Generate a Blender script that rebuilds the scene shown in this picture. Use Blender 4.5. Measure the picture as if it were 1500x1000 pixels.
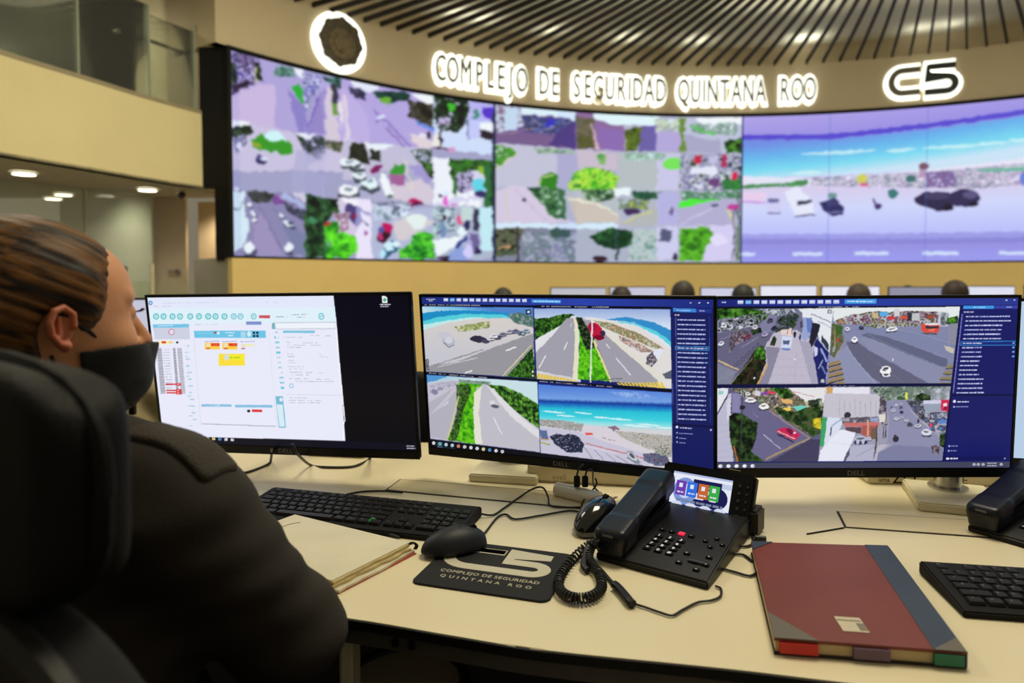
import bpy, bmesh, math, random
import numpy as np
from mathutils import Vector, Matrix, noise as mnoise

for o in list(bpy.data.objects):
    bpy.data.objects.remove(o, do_unlink=True)
SC = bpy.context.scene
C = SC.collection
PI = math.pi
R = math.radians
random.seed(7)
rng = np.random.default_rng(7)

# ------------------------------------------------------------------ camera
FPX = 1000.0            # 24 mm on a 36 mm wide sensor, 1500 px
PITCH = R(2.2)
CZ = 1.19               # camera height
Y0 = 409 + FPX * math.tan(PITCH)
cd = bpy.data.cameras.new('camera')
cam = bpy.data.objects.new('camera', cd)
C.objects.link(cam)
cam.location = (0, 0, CZ)
cam.rotation_euler = (PI / 2 - PITCH, 0, 0)
cd.sensor_width = 36
cd.lens = 24
cd.shift_y = -(500 - Y0) / 1500.0
cd.clip_start = 0.02
cd.dof.use_dof = True
cd.dof.focus_distance = 1.2
cd.dof.aperture_fstop = 3.4
SC.camera = cam

# ------------------------------------------------------------------ world, lights, exposure
SC.view_settings.view_transform = 'Standard'
SC.view_settings.look = 'None'
SC.view_settings.gamma = 1
SC.view_settings.use_curve_mapping = False
SC.view_settings.exposure = 0.0
wd = bpy.data.worlds.new('world')
SC.world = wd
wd.use_nodes = True
wd.node_tree.nodes['Background'].inputs[0].default_value = (1.0, 0.86, 0.60, 1)
wd.node_tree.nodes['Background'].inputs[1].default_value = 0.2


def area(name, loc, size, power, col, aim=(0, 0, -1), sy=None, spread=180):
    l = bpy.data.lights.new(name, 'AREA')
    l.shape = 'RECTANGLE'
    l.size = size
    l.size_y = sy or size
    l.energy = power
    l.color = col
    l.spread = R(spread)
    o = bpy.data.objects.new(name, l)
    C.objects.link(o)
    o.location = loc
    o.rotation_euler = Vector(aim).to_track_quat('-Z', 'Y').to_euler()
    return o


def spot(name, loc, aim, power, col, deg=60, blend=.6, rad=.04):
    l = bpy.data.lights.new(name, 'SPOT')
    l.energy = power
    l.color = col
    l.spot_size = R(deg)
    l.spot_blend = blend
    l.shadow_soft_size = rad
    o = bpy.data.objects.new(name, l)
    C.objects.link(o)
    o.location = loc
    o.rotation_euler = Vector(aim).to_track_quat('-Z', 'Y').to_euler()
    return o


WARM = (1.0, 0.91, 0.68)
area('ceiling_lamp_desk', (0.9, 1.9, 4.0), 1.2, 74, WARM)
area('ceiling_lamp_left', (-2.4, 3.4, 4.0), 1.2, 44, WARM)
area('ceiling_lamp_mid', (1.6, 5.4, 4.0), 1.6, 92, WARM, aim=(0, .5, -1))
area('ceiling_lamp_right', (5.4, 4.8, 4.0), 1.6, 78, WARM, aim=(.1, .5, -1))
area('ceiling_lamp_far', (-1.2, 5.2, 4.0), 1.2, 36, WARM, aim=(-.3, .5, -1))

# ------------------------------------------------------------------ pixel helpers (photo px -> world point on a real surface)
_c, _s = math.cos(PITCH), math.sin(PITCH)


def ray(x, y):
    b = -(y - Y0) / FPX
    return Vector(((x - 750) / FPX, _c + b * _s, -_s + b * _c))


DZ = 0.75               # desk top height


def G(x, y, z=DZ):
    r = ray(x, y)
    t = (z - CZ) / r.z
    return Vector((r.x * t, r.y * t, z))


def D(x, y, d):
    r = ray(x, y)
    t = d / r.y
    return Vector((r.x * t, d, CZ + r.z * t))


# ------------------------------------------------------------------ materials
MATS = {}


def srgb(c):
    return tuple(((v / 255) / 12.92 if v / 255 <= .04045 else ((v / 255 + .055) / 1.055) ** 2.4) for v in c)


def mat(name, col, rough=.5, metal=0.0, var=.06, scale=8.0, bump=0.0, bscale=60.0, spec=.5, emit=None, estr=0.0,
        stretch=None, alpha=1.0, trans=0.0, coat=0.0, sheen=0.0):
    """procedural material: colour (sRGB 0-255) varied by noise, optional bump"""
    if name in MATS:
        return MATS[name]
    m = bpy.data.materials.new(name)
    MATS[name] = m
    m.use_nodes = True
    nt = m.node_tree
    b = nt.nodes['Principled BSDF']
    lin = srgb(col)
    tc = nt.nodes.new('ShaderNodeTexCoord')
    mp = nt.nodes.new('ShaderNodeMapping')
    nt.links.new(tc.outputs['Object'], mp.inputs[0])
    if stretch:
        mp.inputs['Scale'].default_value = stretch
    nz = nt.nodes.new('ShaderNodeTexNoise')
    nz.inputs['Scale'].default_value = scale
    nz.inputs['Detail'].default_value = 4
    nt.links.new(mp.outputs[0], nz.inputs['Vector'])
    rp = nt.nodes.new('ShaderNodeValToRGB')
    rp.color_ramp.elements[0].position = .3
    rp.color_ramp.elements[1].position = .7
    rp.color_ramp.elements[0].color = tuple(max(0, v * (1 - var)) for v in lin) + (1,)
    rp.color_ramp.elements[1].color = tuple(min(1, v * (1 + var)) for v in lin) + (1,)
    nt.links.new(nz.outputs['Fac'], rp.inputs[0])
    nt.links.new(rp.outputs[0], b.inputs['Base Color'])
    b.inputs['Roughness'].default_value = rough
    b.inputs['Metallic'].default_value = metal
    b.inputs['Specular IOR Level'].default_value = spec
    b.inputs['Coat Weight'].default_value = coat
    b.inputs['Sheen Weight'].default_value = sheen
    if trans:
        b.inputs['Transmission Weight'].default_value = trans
    if alpha < 1:
        b.inputs['Alpha'].default_value = alpha
    if emit:
        b.inputs['Emission Color'].default_value = srgb(emit) + (1,)
        b.inputs['Emission Strength'].default_value = estr
    if bump:
        n2 = nt.nodes.new('ShaderNodeTexNoise')
        n2.inputs['Scale'].default_value = bscale
        n2.inputs['Detail'].default_value = 3
        nt.links.new(mp.outputs[0], n2.inputs['Vector'])
        bp = nt.nodes.new('ShaderNodeBump')
        bp.inputs['Strength'].default_value = bump
        bp.inputs['Distance'].default_value = .01
        nt.links.new(n2.outputs['Fac'], bp.inputs['Height'])
        nt.links.new(bp.outputs[0], b.inputs['Normal'])
    return m


def glass_mat(name, tint, opacity=.25, rough=.05):
    """architectural glass: mostly see-through, tinted, with real reflections"""
    m = bpy.data.materials.new(name)
    MATS[name] = m
    m.use_nodes = True
    nt = m.node_tree
    nt.nodes.remove(nt.nodes['Principled BSDF'])
    out = nt.nodes['Material Output']
    tr = nt.nodes.new('ShaderNodeBsdfTransparent')
    tr.inputs[0].default_value = srgb(tint) + (1,)
    gl = nt.nodes.new('ShaderNodeBsdfGlossy')
    gl.inputs['Roughness'].default_value = rough
    df = nt.nodes.new('ShaderNodeBsdfDiffuse')
    df.inputs[0].default_value = srgb(tint) + (1,)
    fr = nt.nodes.new('ShaderNodeFresnel')
    fr.inputs[0].default_value = 1.45
    m1 = nt.nodes.new('ShaderNodeMixShader')
    m1.inputs[0].default_value = opacity
    m2 = nt.nodes.new('ShaderNodeMixShader')
    nt.links.new(tr.outputs[0], m1.inputs[1])
    nt.links.new(df.outputs[0], m1.inputs[2])
    nt.links.new(fr.outputs[0], m2.inputs[0])
    nt.links.new(m1.outputs[0], m2.inputs[1])
    nt.links.new(gl.outputs[0], m2.inputs[2])
    nt.links.new(m2.outputs[0], out.inputs[0])
    return m


def screen_mat(name, strength=1.0):
    """lit display: its picture is stored as colour attribute on the screen mesh and given off as light"""
    m = bpy.data.materials.new(name)
    m.use_nodes = True
    nt = m.node_tree
    b = nt.nodes['Principled BSDF']
    a = nt.nodes.new('ShaderNodeAttribute')
    a.attribute_name = 'picture'
    b.inputs['Base Color'].default_value = (.006, .006, .008, 1)
    b.inputs['Roughness'].default_value = .35
    b.inputs['Specular IOR Level'].default_value = .15
    nt.links.new(a.outputs['Color'], b.inputs['Emission Color'])
    b.inputs['Emission Strength'].default_value = strength
    try:
        m.cycles.emission_sampling = 'NONE'
    except Exception:
        pass
    return m


# ------------------------------------------------------------------ mesh helpers
def mesh_from(name, verts, faces, smooth=False):
    me = bpy.data.meshes.new(name)
    verts = np.asarray(verts, dtype=np.float32)
    me.from_pydata([tuple(map(float, v)) for v in verts], [], [tuple(map(int, f)) for f in faces])
    me.update()
    if smooth:
        me.polygons.foreach_set('use_smooth', [True] * len(me.polygons))
    return me


def smart(o, ang=35):
    for p in o.data.polygons:
        p.use_smooth = True
    try:
        o.data.set_sharp_from_angle(angle=R(ang))
    except Exception:
        pass


def obj(name, bm, m=None, parent=None, world=False, smooth=True, ang=35):
    """link a bmesh (or mesh) as ONE object"""
    if isinstance(bm, bmesh.types.BMesh):
        me = bpy.data.meshes.new(name)
        bm.to_mesh(me)
        bm.free()
    else:
        me = bm
        me.name = name
    o = bpy.data.objects.new(name, me)
    C.objects.link(o)
    if parent is not None:
        top = parent
        M = Matrix.Identity(4)
        while top is not None:
            M = top.matrix_basis @ M
            top = top.parent
        o.parent = parent
        if world:
            me.transform(M.inverted())
    else:
        # origin at the thing's base
        co = np.empty(len(me.vertices) * 3, dtype=np.float32)
        me.vertices.foreach_get('co', co)
        co = co.reshape(-1, 3)
        lo, hi = co.min(0), co.max(0)
        base = Vector((float(lo[0] + hi[0]) / 2, float(lo[1] + hi[1]) / 2, float(lo[2])))
        me.transform(Matrix.Translation(-base))
        o.location = base
    if m is not None:
        for mm in (m if isinstance(m, (list, tuple)) else [m]):
            me.materials.append(mm)
    if smooth:
        smart(o, ang)
    return o


def tag(o, label=None, cat=None, group=None, kind=None):
    if label:
        o['label'] = label
    if cat:
        o['category'] = cat
    if group:
        o['group'] = group
    if kind:
        o['kind'] = kind
    return o


def thing(name, label, cat, loc=(0, 0, 0), rz=0.0, group=None, rot=None):
    o = bpy.data.objects.new(name, None)
    o.empty_display_size = .05
    C.objects.link(o)
    o.location = loc
    o.rotation_euler = rot or (0, 0, rz)
    return tag(o, label, cat, group)


def dup(root, loc=None, rz=None, label=None, group=None):
    def cp(o, par):
        c = o.copy()
        C.objects.link(c)
        c.parent = par
        for ch in [x for x in KIDS.get(o.name, [])]:
            cp(ch, c)
        return c
    KIDS = {}
    for x in bpy.data.objects:
        if x.parent:
            KIDS.setdefault(x.parent.name, []).append(x)
    r = cp(root, None)
    if loc is not None:
        r.location = loc
    if rz is not None:
        r.rotation_euler = (0, 0, rz)
    if label:
        r['label'] = label
    if group:
        r['group'] = group
    return r


def box(bm, c, s, rot=None, bev=0.0, seg=2):
    M = Matrix.Translation(Vector(c))
    if rot is not None:
        M = M @ (rot if isinstance(rot, Matrix) else Matrix.Rotation(rot, 4, 'Z'))
    M = M @ Matrix.Diagonal((s[0], s[1], s[2], 1))
    g = bmesh.ops.create_cube(bm, size=1.0, matrix=M)
    if bev > 0:
        es = list({e for v in g['verts'] for e in v.link_edges})
        bmesh.ops.bevel(bm, geom=es, offset=bev, segments=seg, affect='EDGES', clamp_overlap=True)
    return bm


def newbox(c, s, rot=None, bev=0.0, seg=2):
    return box(bmesh.new(), c, s, rot, bev, seg)


def cyl(bm, p0, p1, r0, r1=None, n=24, cap=True):
    p0, p1 = Vector(p0), Vector(p1)
    d = p1 - p0
    M = Matrix.Translation((p0 + p1) / 2) @ d.to_track_quat('Z', 'Y').to_matrix().to_4x4()
    bmesh.ops.create_cone(bm, cap_ends=cap, segments=n, radius1=r0, radius2=r0 if r1 is None else r1, depth=d.length, matrix=M)
    return bm


def prism(bm, pts, z0, z1, bev=0.0):
    """extrude a 2-D outline (x, y) between two heights"""
    vs = [bm.verts.new((p[0], p[1], z0)) for p in pts]
    f = bm.faces.new(vs)
    bmesh.ops.recalc_face_normals(bm, faces=[f])
    if f.normal.z > 0:
        f.normal_flip()
    r = bmesh.ops.extrude_face_region(bm, geom=[f])
    nv = [g for g in r['geom'] if isinstance(g, bmesh.types.BMVert)]
    for v in nv:
        v.co.z = z1
    if bev > 0:
        es = [e for e in bm.edges if e.verts[0] in nv and e.verts[1] in nv]
        bmesh.ops.bevel(bm, geom=es, offset=bev, segments=2, affect='EDGES')
    bmesh.ops.recalc_face_normals(bm, faces=bm.faces)
    return bm


def rrect(w, h, r, n=6, cx=0, cy=0):
    pts = []
    for (sx, sy, a0) in ((1, 1, 0), (-1, 1, 90), (-1, -1, 180), (1, -1, 270)):
        for k in range(n + 1):
            a = R(a0 + 90 * k / n)
            pts.append((cx + sx * (w / 2 - r) + r * math.cos(a), cy + sy * (h / 2 - r) + r * math.sin(a)))
    return pts


def catmull(P, n=8, closed=False):
    P = [Vector(p) for p in P]
    out = []
    N = len(P)
    for i in range(N if closed else N - 1):
        if closed:
            a, b, c, d = P[(i - 1) % N], P[i], P[(i + 1) % N], P[(i + 2) % N]
        else:
            a, b, c, d = P[max(i - 1, 0)], P[i], P[i + 1], P[min(i + 2, N - 1)]
        for k in range(n):
            t = k / n
            out.append(.5 * ((2 * b) + (c - a) * t + (2 * a - 5 * b + 4 * c - d) * t * t + (3 * b - a - 3 * c + d) * t ** 3))
    if not closed:
        out.append(P[-1])
    return out


def tube(pts, r, n=8, smooth=8, bm=None, radii=None):
    """a cable: sweep a circle along a smooth line"""
    bm = bm or bmesh.new()
    P = catmull(pts, smooth) if smooth else [Vector(p) for p in pts]
    up = Vector((0, 0, 1))
    rings = []
    for i, p in enumerate(P):
        t = (P[min(i + 1, len(P) - 1)] - P[max(i - 1, 0)]).normalized()
        if abs(t.dot(up)) > .95:
            up = Vector((1, 0, 0))
        s = t.cross(up).normalized()
        u = s.cross(t).normalized()
        up = u
        rr = r if radii is None else radii[0] + (radii[1] - radii[0]) * i / (len(P) - 1)
        rings.append([bm.verts.new(p + (s * math.cos(2 * PI * k / n) + u * math.sin(2 * PI * k / n)) * rr) for k in range(n)])
    for a, b in zip(rings[:-1], rings[1:]):
        for k in range(n):
            bm.faces.new((a[k], a[(k + 1) % n], b[(k + 1) % n], b[k]))
    bm.faces.new(rings[0][::-1])
    bm.faces.new(rings[-1])
    bmesh.ops.recalc_face_normals(bm, faces=bm.faces)
    return bm


_TXT = {}


def text_bm(s, size, depth=.0, sx=1.0, offset=0.0, res=2, align='CENTER', space=1.0, bevel=0.0):
    """lettering as real geometry, in the local xy plane, extruded along z"""
    cu = bpy.data.curves.new('lettering', 'FONT')
    cu.body = s
    cu.size = size
    cu.extrude = depth
    cu.offset = offset
    cu.resolution_u = res
    cu.align_x = align
    cu.align_y = 'CENTER'
    cu.space_character = space
    ob = bpy.data.objects.new('lettering', cu)
    C.objects.link(ob)
    dg = bpy.context.evaluated_depsgraph_get()
    me = bpy.data.meshes.new_from_object(ob.evaluated_get(dg))
    bpy.data.objects.remove(ob, do_unlink=True)
    bpy.data.curves.remove(cu)
    bm = bmesh.new()
    bm.from_mesh(me)
    bpy.data.meshes.remove(me)
    if sx != 1.0:
        bmesh.ops.scale(bm, vec=(sx, 1, 1), verts=bm.verts)
    return bm


# ------------------------------------------------------------------ implicit surfaces (for bodies, cushions, soft shapes)
def sm(a, b, k):
    h = np.clip(.5 + .5 * (b - a) / k, 0, 1)
    return b * (1 - h) + a * h - k * h * (1 - h)


def smax(a, b, k):
    return -sm(-a, -b, k)


def s_ell(P, c, r, M=None):
    q = P - np.asarray(c, np.float32)
    if M is not None:
        q = q @ M
    r = np.asarray(r, np.float32)
    k0 = np.linalg.norm(q / r, axis=-1)
    k1 = np.linalg.norm(q / (r * r), axis=-1) + 1e-9
    return k0 * (k0 - 1) / k1


def s_cap(P, a, b, ra, rb):
    a = np.asarray(a, np.float32)
    b = np.asarray(b, np.float32)
    ab = b - a
    t = np.clip(((P - a) @ ab) / (ab @ ab), 0, 1)
    return np.linalg.norm(P - a - t[..., None] * ab, axis=-1) - (ra + (rb - ra) * t)


def s_box(P, c, h, r, M=None):
    q = P - np.asarray(c, np.float32)
    if M is not None:
        q = q @ M
    q = np.abs(q) - (np.asarray(h, np.float32) - r)
    return np.linalg.norm(np.maximum(q, 0), axis=-1) + np.minimum(q.max(-1), 0) - r


def nets(f, lo, hi, step):
    """surface nets: smooth mesh of f(P) = 0"""
    lo = np.asarray(lo, np.float32)
    hi = np.asarray(hi, np.float32)
    n = np.ceil((hi - lo) / step).astype(int) + 1
    ax = [lo[i] + step * np.arange(n[i], dtype=np.float32) for i in range(3)]
    V = np.empty(tuple(n), np.float32)
    gy, gz = np.meshgrid(ax[1], ax[2], indexing='ij')
    for i in range(0, n[0], 16):
        xs = ax[0][i:i + 16]
        P = np.empty((len(xs), n[1], n[2], 3), np.float32)
        P[..., 0] = xs[:, None, None]
        P[..., 1] = gy
        P[..., 2] = gz
        V[i:i + 16] = f(P)
    S = V < 0
    S[0], S[-1] = False, False
    S[:, 0], S[:, -1] = False, False
    S[:, :, 0], S[:, :, -1] = False, False
    V = np.where(S, np.minimum(V, -1e-6), np.maximum(V, 1e-6))
    m = n - 1
    acc = np.zeros(tuple(m) + (3,), np.float32)
    cnt = np.zeros(tuple(m), np.float32)
    for a in range(3):
        b, c = [(1, 2), (0, 2), (0, 1)][a]
        for db in (0, 1):
            for dc in (0, 1):
                s0 = [slice(0, -1)] * 3
                s1 = [slice(0, -1)] * 3
                s1[a] = slice(1, None)
                for (ss, dd) in ((b, db), (c, dc)):
                    sl = slice(1, None) if dd else slice(0, -1)
                    s0[ss] = sl
                    s1[ss] = sl
                v0, v1 = V[tuple(s0)], V[tuple(s1)]
                cr = S[tuple(s0)] != S[tuple(s1)]
                t = np.where(cr, v0 / np.where(cr, v0 - v1, 1), 0)
                pt = np.zeros(tuple(m) + (3,), np.float32)
                pt[..., a] = t
                pt[..., b] = db
                pt[..., c] = dc
                acc += pt * cr[..., None]
                cnt += cr
    act = cnt > 0
    idx = np.full(tuple(m), -1, np.int64)
    idx[act] = np.arange(act.sum())
    base = np.stack(np.nonzero(act), -1).astype(np.float32)
    verts = lo + (base + acc[act] / cnt[act][:, None]) * step
    faces = []
    for a in range(3):
        b, c = [(1, 2), (2, 0), (0, 1)][a]
        s0 = [slice(1, -1)] * 3
        s1 = [slice(1, -1)] * 3
        s0[a] = slice(0, -1)
        s1[a] = slice(1, None)
        A, B = S[tuple(s0)], S[tuple(s1)]
        cr = np.stack(np.nonzero(A != B), -1)
        if len(cr) == 0:
            continue
        flip = A[tuple(cr.T)]
        g = cr.copy()
        g[:, b] += 1
        g[:, c] += 1

        def at(ob, oc):
            h = g.copy()
            h[:, b] -= ob
            h[:, c] -= oc
            return idx[tuple(h.T)]
        q = np.stack([at(0, 0), at(1, 0), at(1, 1), at(0, 1)], -1)
        q[~flip] = q[~flip][:, ::-1]
        faces.append(q)
    faces = np.concatenate(faces)
    me = bpy.data.meshes.new('net')
    nf = len(faces)
    me.vertices.add(len(verts))
    me.vertices.foreach_set('co', verts.astype(np.float32).ravel())
    me.loops.add(nf * 4)
    me.loops.foreach_set('vertex_index', faces.astype(np.int32).ravel())
    me.polygons.add(nf)
    me.polygons.foreach_set('loop_start', np.arange(nf, dtype=np.int32) * 4)
    me.polygons.foreach_set('loop_total', np.full(nf, 4, np.int32))
    me.update(calc_edges=True)
    me.validate()
    me.polygons.foreach_set('use_smooth', np.ones(nf, bool))
    return me
# ------------------------------------------------------------------ painter for display pictures
def homog(src, dst):
    A = []
    for (x, y), (u, v) in zip(src, dst):
        A.append([x, y, 1, 0, 0, 0, -u * x, -u * y, -u])
        A.append([0, 0, 0, x, y, 1, -v * x, -v * y, -v])
    return np.linalg.svd(np.array(A, float))[2][-1].reshape(3, 3)


class Pic:
    """a picture drawn shape by shape on a numpy canvas (sRGB 0-255)"""

    def __init__(s, w, h, quad=None, fn=None, bg=(0, 0, 0)):
        s.w, s.h = w, h
        s.a = np.empty((h, w, 3), np.float32)
        s.a[:] = bg
        s.fn = fn
        if quad:
            s.H = homog(quad, [(0, 0), (w, 0), (w, h), (0, h)])
        s.local = None
        yy, xx = np.mgrid[0:h, 0:w]
        s.X, s.Y = xx + .5, yy + .5

    def frame(s, quad):
        """until frame(None): coordinates 0..100 inside this quad"""
        s.local = homog([(0, 0), (100, 0), (100, 100), (0, 100)], quad) if quad else None

    def m(s, pts):
        p = np.array(pts, float).reshape(-1, 2)
        if s.local is not None:
            q = np.c_[p, np.ones(len(p))] @ s.local.T
            p = q[:, :2] / q[:, 2:]
        if s.fn:
            return s.fn(p)
        q = np.c_[p, np.ones(len(p))] @ s.H.T
        return q[:, :2] / q[:, 2:]

    def mask(s, pts, raw=False):
        p = pts if raw else s.m(pts)
        x0, y0 = np.floor(p.min(0)).astype(int)
        x1, y1 = np.ceil(p.max(0)).astype(int) + 1
        x0, y0 = max(x0, 0), max(y0, 0)
        x1, y1 = min(x1, s.w), min(y1, s.h)
        if x1 <= x0 or y1 <= y0:
            return None
        X = s.X[y0:y1, x0:x1]
        Y = s.Y[y0:y1, x0:x1]
        k = np.zeros(X.shape, bool)
        for (ax, ay), (bx, by) in zip(p, np.roll(p, -1, 0)):
            if ay == by:
                continue
            c = ((ay > Y) != (by > Y)) & (X < (bx - ax) * (Y - ay) / (by - ay) + ax)
            k ^= c
        return (slice(y0, y1), slice(x0, x1)), k

    def poly(s, pts, col, a=1.0, jit=0.0):
        r = s.mask(pts)
        if r is None:
            return
        sl, k = r
        c = np.array(col, np.float32)
        reg = s.a[sl]
        cc = c + (rng.normal(0, jit, k.shape)[..., None] if jit else 0)
        reg[k] = (reg * (1 - a) + cc * a)[k]

    def rect(s, x0, y0, x1, y1, col, a=1.0, jit=0.0):
        s.poly([(x0, y0), (x1, y0), (x1, y1), (x0, y1)], col, a, jit)

    def ell(s, cx, cy, rx, ry, col, a=1.0, rot=0.0, jit=0.0, n=20):
        t = np.linspace(0, 2 * PI, n, endpoint=False)
        c, d = math.cos(R(rot)), math.sin(R(rot))
        s.poly([(cx + rx * math.cos(u) * c - ry * math.sin(u) * d, cy + rx * math.cos(u) * d + ry * math.sin(u) * c) for u in t], col, a, jit)

    def line(s, pts, wd, col, a=1.0):
        for (x0, y0), (x1, y1) in zip(pts[:-1], pts[1:]):
            dx, dy = x1 - x0, y1 - y0
            L = math.hypot(dx, dy) + 1e-9
            nx, ny = -dy / L * wd / 2, dx / L * wd / 2
            s.poly([(x0 + nx, y0 + ny), (x1 + nx, y1 + ny), (x1 - nx, y1 - ny), (x0 - nx, y0 - ny)], col, a)

    def grad(s, pts, stops, p0, p1):
        """colour stops [(t, col)] along p0 -> p1 inside an outline"""
        r = s.mask(pts)
        if r is None:
            return
        sl, k = r
        q = s.m([p0, p1])
        d = q[1] - q[0]
        t = ((s.X[sl] - q[0][0]) * d[0] + (s.Y[sl] - q[0][1]) * d[1]) / (d @ d)
        ts = [u[0] for u in stops]
        im = np.stack([np.interp(t, ts, [u[1][c] for u in stops]) for c in range(3)], -1)
        s.a[sl][k] = im[k]

    def mott(s, pts, cols, cell, a=1.0, thr=None, seed=0):
        """mottled patch: value noise picks among colours (leaves, crowds, rubble)"""
        r = s.mask(pts)
        if r is None:
            return
        sl, k = r
        h, w = k.shape
        g = np.random.default_rng(seed + 11)

        def vn(c):
            gh, gw = int(h / c) + 3, int(w / c) + 3
            q = g.random((gh, gw))
            yy = np.arange(h) / c
            xx = np.arange(w) / c
            yi, xi = yy.astype(int), xx.astype(int)
            fy, fx = (yy - yi)[:, None], (xx - xi)[None]
            fy, fx = fy * fy * (3 - 2 * fy), fx * fx * (3 - 2 * fx)
            return (q[yi][:, xi] * (1 - fy) * (1 - fx) + q[yi + 1][:, xi] * fy * (1 - fx) + q[yi][:, xi + 1] * (1 - fy) * fx + q[yi + 1][:, xi + 1] * fy * fx)
        v = vn(cell) * .55 + vn(max(cell / 2.2, 1)) * .45
        v = np.clip((v - .5) * 1.7 + .5, 0, .999)
        cols = np.array(cols, np.float32)
        t = v * (len(cols) - 1)
        i = t.astype(int)
        f = (t - i)[..., None]
        im = cols[i] * (1 - f) + cols[np.minimum(i + 1, len(cols) - 1)] * f
        if thr is not None:
            k = k & (vn(cell) > thr)
        reg = s.a[sl]
        reg[k] = (reg * (1 - a) + im * a)[k]

    def dash(s, x0, y0, x1, y1, th, col, a=1.0, fill=.75, unit=None, seed=0):
        """a line of unreadably small lettering"""
        g = random.Random(seed * 31 + int(x0 * 7 + y0 * 13))
        L = math.hypot(x1 - x0, y1 - y0)
        unit = unit or th * 2.2
        t = 0
        while t < L:
            w = unit * (.4 + g.random())
            if g.random() < fill:
                u0, u1 = t / L, min(1, (t + w) / L)
                s.line([(x0 + (x1 - x0) * u0, y0 + (y1 - y0) * u0), (x0 + (x1 - x0) * u1, y0 + (y1 - y0) * u1)], th, col, a)
            t += w * 1.25

    def blur(s, n, sl=None):
        b = s.a if sl is None else s.a[sl]
        for _ in range(n):
            p = np.pad(b, ((1, 1), (1, 1), (0, 0)), 'edge')
            b = (p[:-2, 1:-1] + p[2:, 1:-1] + p[1:-1, :-2] + p[1:-1, 2:] + 2 * p[1:-1, 1:-1]) / 6
        if sl is None:
            s.a = b
        else:
            s.a[sl] = b

    def warp(s, pts, amp, cell, seed=0):
        """uneven outlines: shift the drawing by smooth noise inside an outline"""
        r = s.mask(pts)
        if r is None:
            return
        sl, k = r
        h, w = k.shape
        g = np.random.default_rng(seed + 5)
        out = []
        for _ in range(2):
            q = g.random((int(h / cell) + 3, int(w / cell) + 3)) - .5
            yy, xx = np.arange(h) / cell, np.arange(w) / cell
            yi, xi = yy.astype(int), xx.astype(int)
            fy, fx = (yy - yi)[:, None], (xx - xi)[None]
            fy, fx = fy * fy * (3 - 2 * fy), fx * fx * (3 - 2 * fx)
            out.append(((q[yi][:, xi] * (1 - fy) + q[yi + 1][:, xi] * fy) * (1 - fx) + (q[yi][:, xi + 1] * (1 - fy) + q[yi + 1][:, xi + 1] * fy) * fx) * 2 * amp)
        Y, X = np.mgrid[0:h, 0:w]
        Y = np.clip(np.rint(Y + out[0]), 0, h - 1).astype(int)
        X = np.clip(np.rint(X + out[1]), 0, w - 1).astype(int)
        reg = s.a[sl]
        src = reg[Y, X]
        b = src
        p = np.pad(b, ((1, 1), (1, 1), (0, 0)), 'edge')
        b = (p[:-2, 1:-1] + p[2:, 1:-1] + p[1:-1, :-2] + p[1:-1, 2:] + 2 * p[1:-1, 1:-1]) / 6
        ok = k & k[Y, X]
        reg[ok] = b[ok]

    def half(s):
        h, w = s.h // 2, s.w // 2
        return s.a[:h * 2, :w * 2].reshape(h, 2, w, 2, 3).mean((1, 3))


def put_picture(me, img):
    """store the picture per vertex; img rows top to bottom"""
    v = np.clip(img / 255.0, 0, 1)
    lin = np.where(v <= .04045, v / 12.92, ((v + .055) / 1.055) ** 2.4).astype(np.float32)
    at = me.color_attributes.new('picture', 'FLOAT_COLOR', 'POINT')
    rgba = np.ones(img.shape[:2] + (4,), np.float32)
    rgba[..., :3] = lin
    at.data.foreach_set('color', rgba.ravel())


def grid_mesh(name, P):
    """P: (rows, cols, 3) grid of points -> mesh"""
    h, w = P.shape[:2]
    me = bpy.data.meshes.new(name)
    me.vertices.add(h * w)
    me.vertices.foreach_set('co', P.astype(np.float32).ravel())
    i = np.arange(h * w).reshape(h, w)
    q = np.stack([i[1:, :-1], i[1:, 1:], i[:-1, 1:], i[:-1, :-1]], -1).reshape(-1, 4)
    n = len(q)
    me.loops.add(n * 4)
    me.loops.foreach_set('vertex_index', q.astype(np.int32).ravel())
    me.polygons.add(n)
    me.polygons.foreach_set('loop_start', np.arange(n, dtype=np.int32) * 4)
    me.polygons.foreach_set('loop_total', np.full(n, 4, np.int32))
    me.update(calc_edges=True)
    return me


# ---- colours used in the street-camera pictures
GRN = [(14, 30, 16), (28, 62, 22), (52, 104, 30), (92, 146, 52)]
DKG = [(10, 16, 14), (24, 36, 24), (44, 66, 36), (78, 98, 58)]
BRG = [(40, 120, 20), (80, 180, 20), (120, 210, 40)]
ROAD = [(150, 148, 160), (168, 165, 176), (184, 182, 190)]


def carpaint(p, x, y, w, h, col, rot=0, roof=None):
    p.ell(x, y + h * .3, w * .5, h * .24, (50, 50, 64), .8, rot)
    p.ell(x, y, w * .5, h * .36, col, 1, rot)
    p.ell(x - w * .02, y - h * .22, w * .3, h * .24, col, 1, rot)
    p.ell(x - w * .02, y - h * .1, w * .28, h * .10, roof or tuple(c * .45 for c in col), 1, rot)


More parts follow.
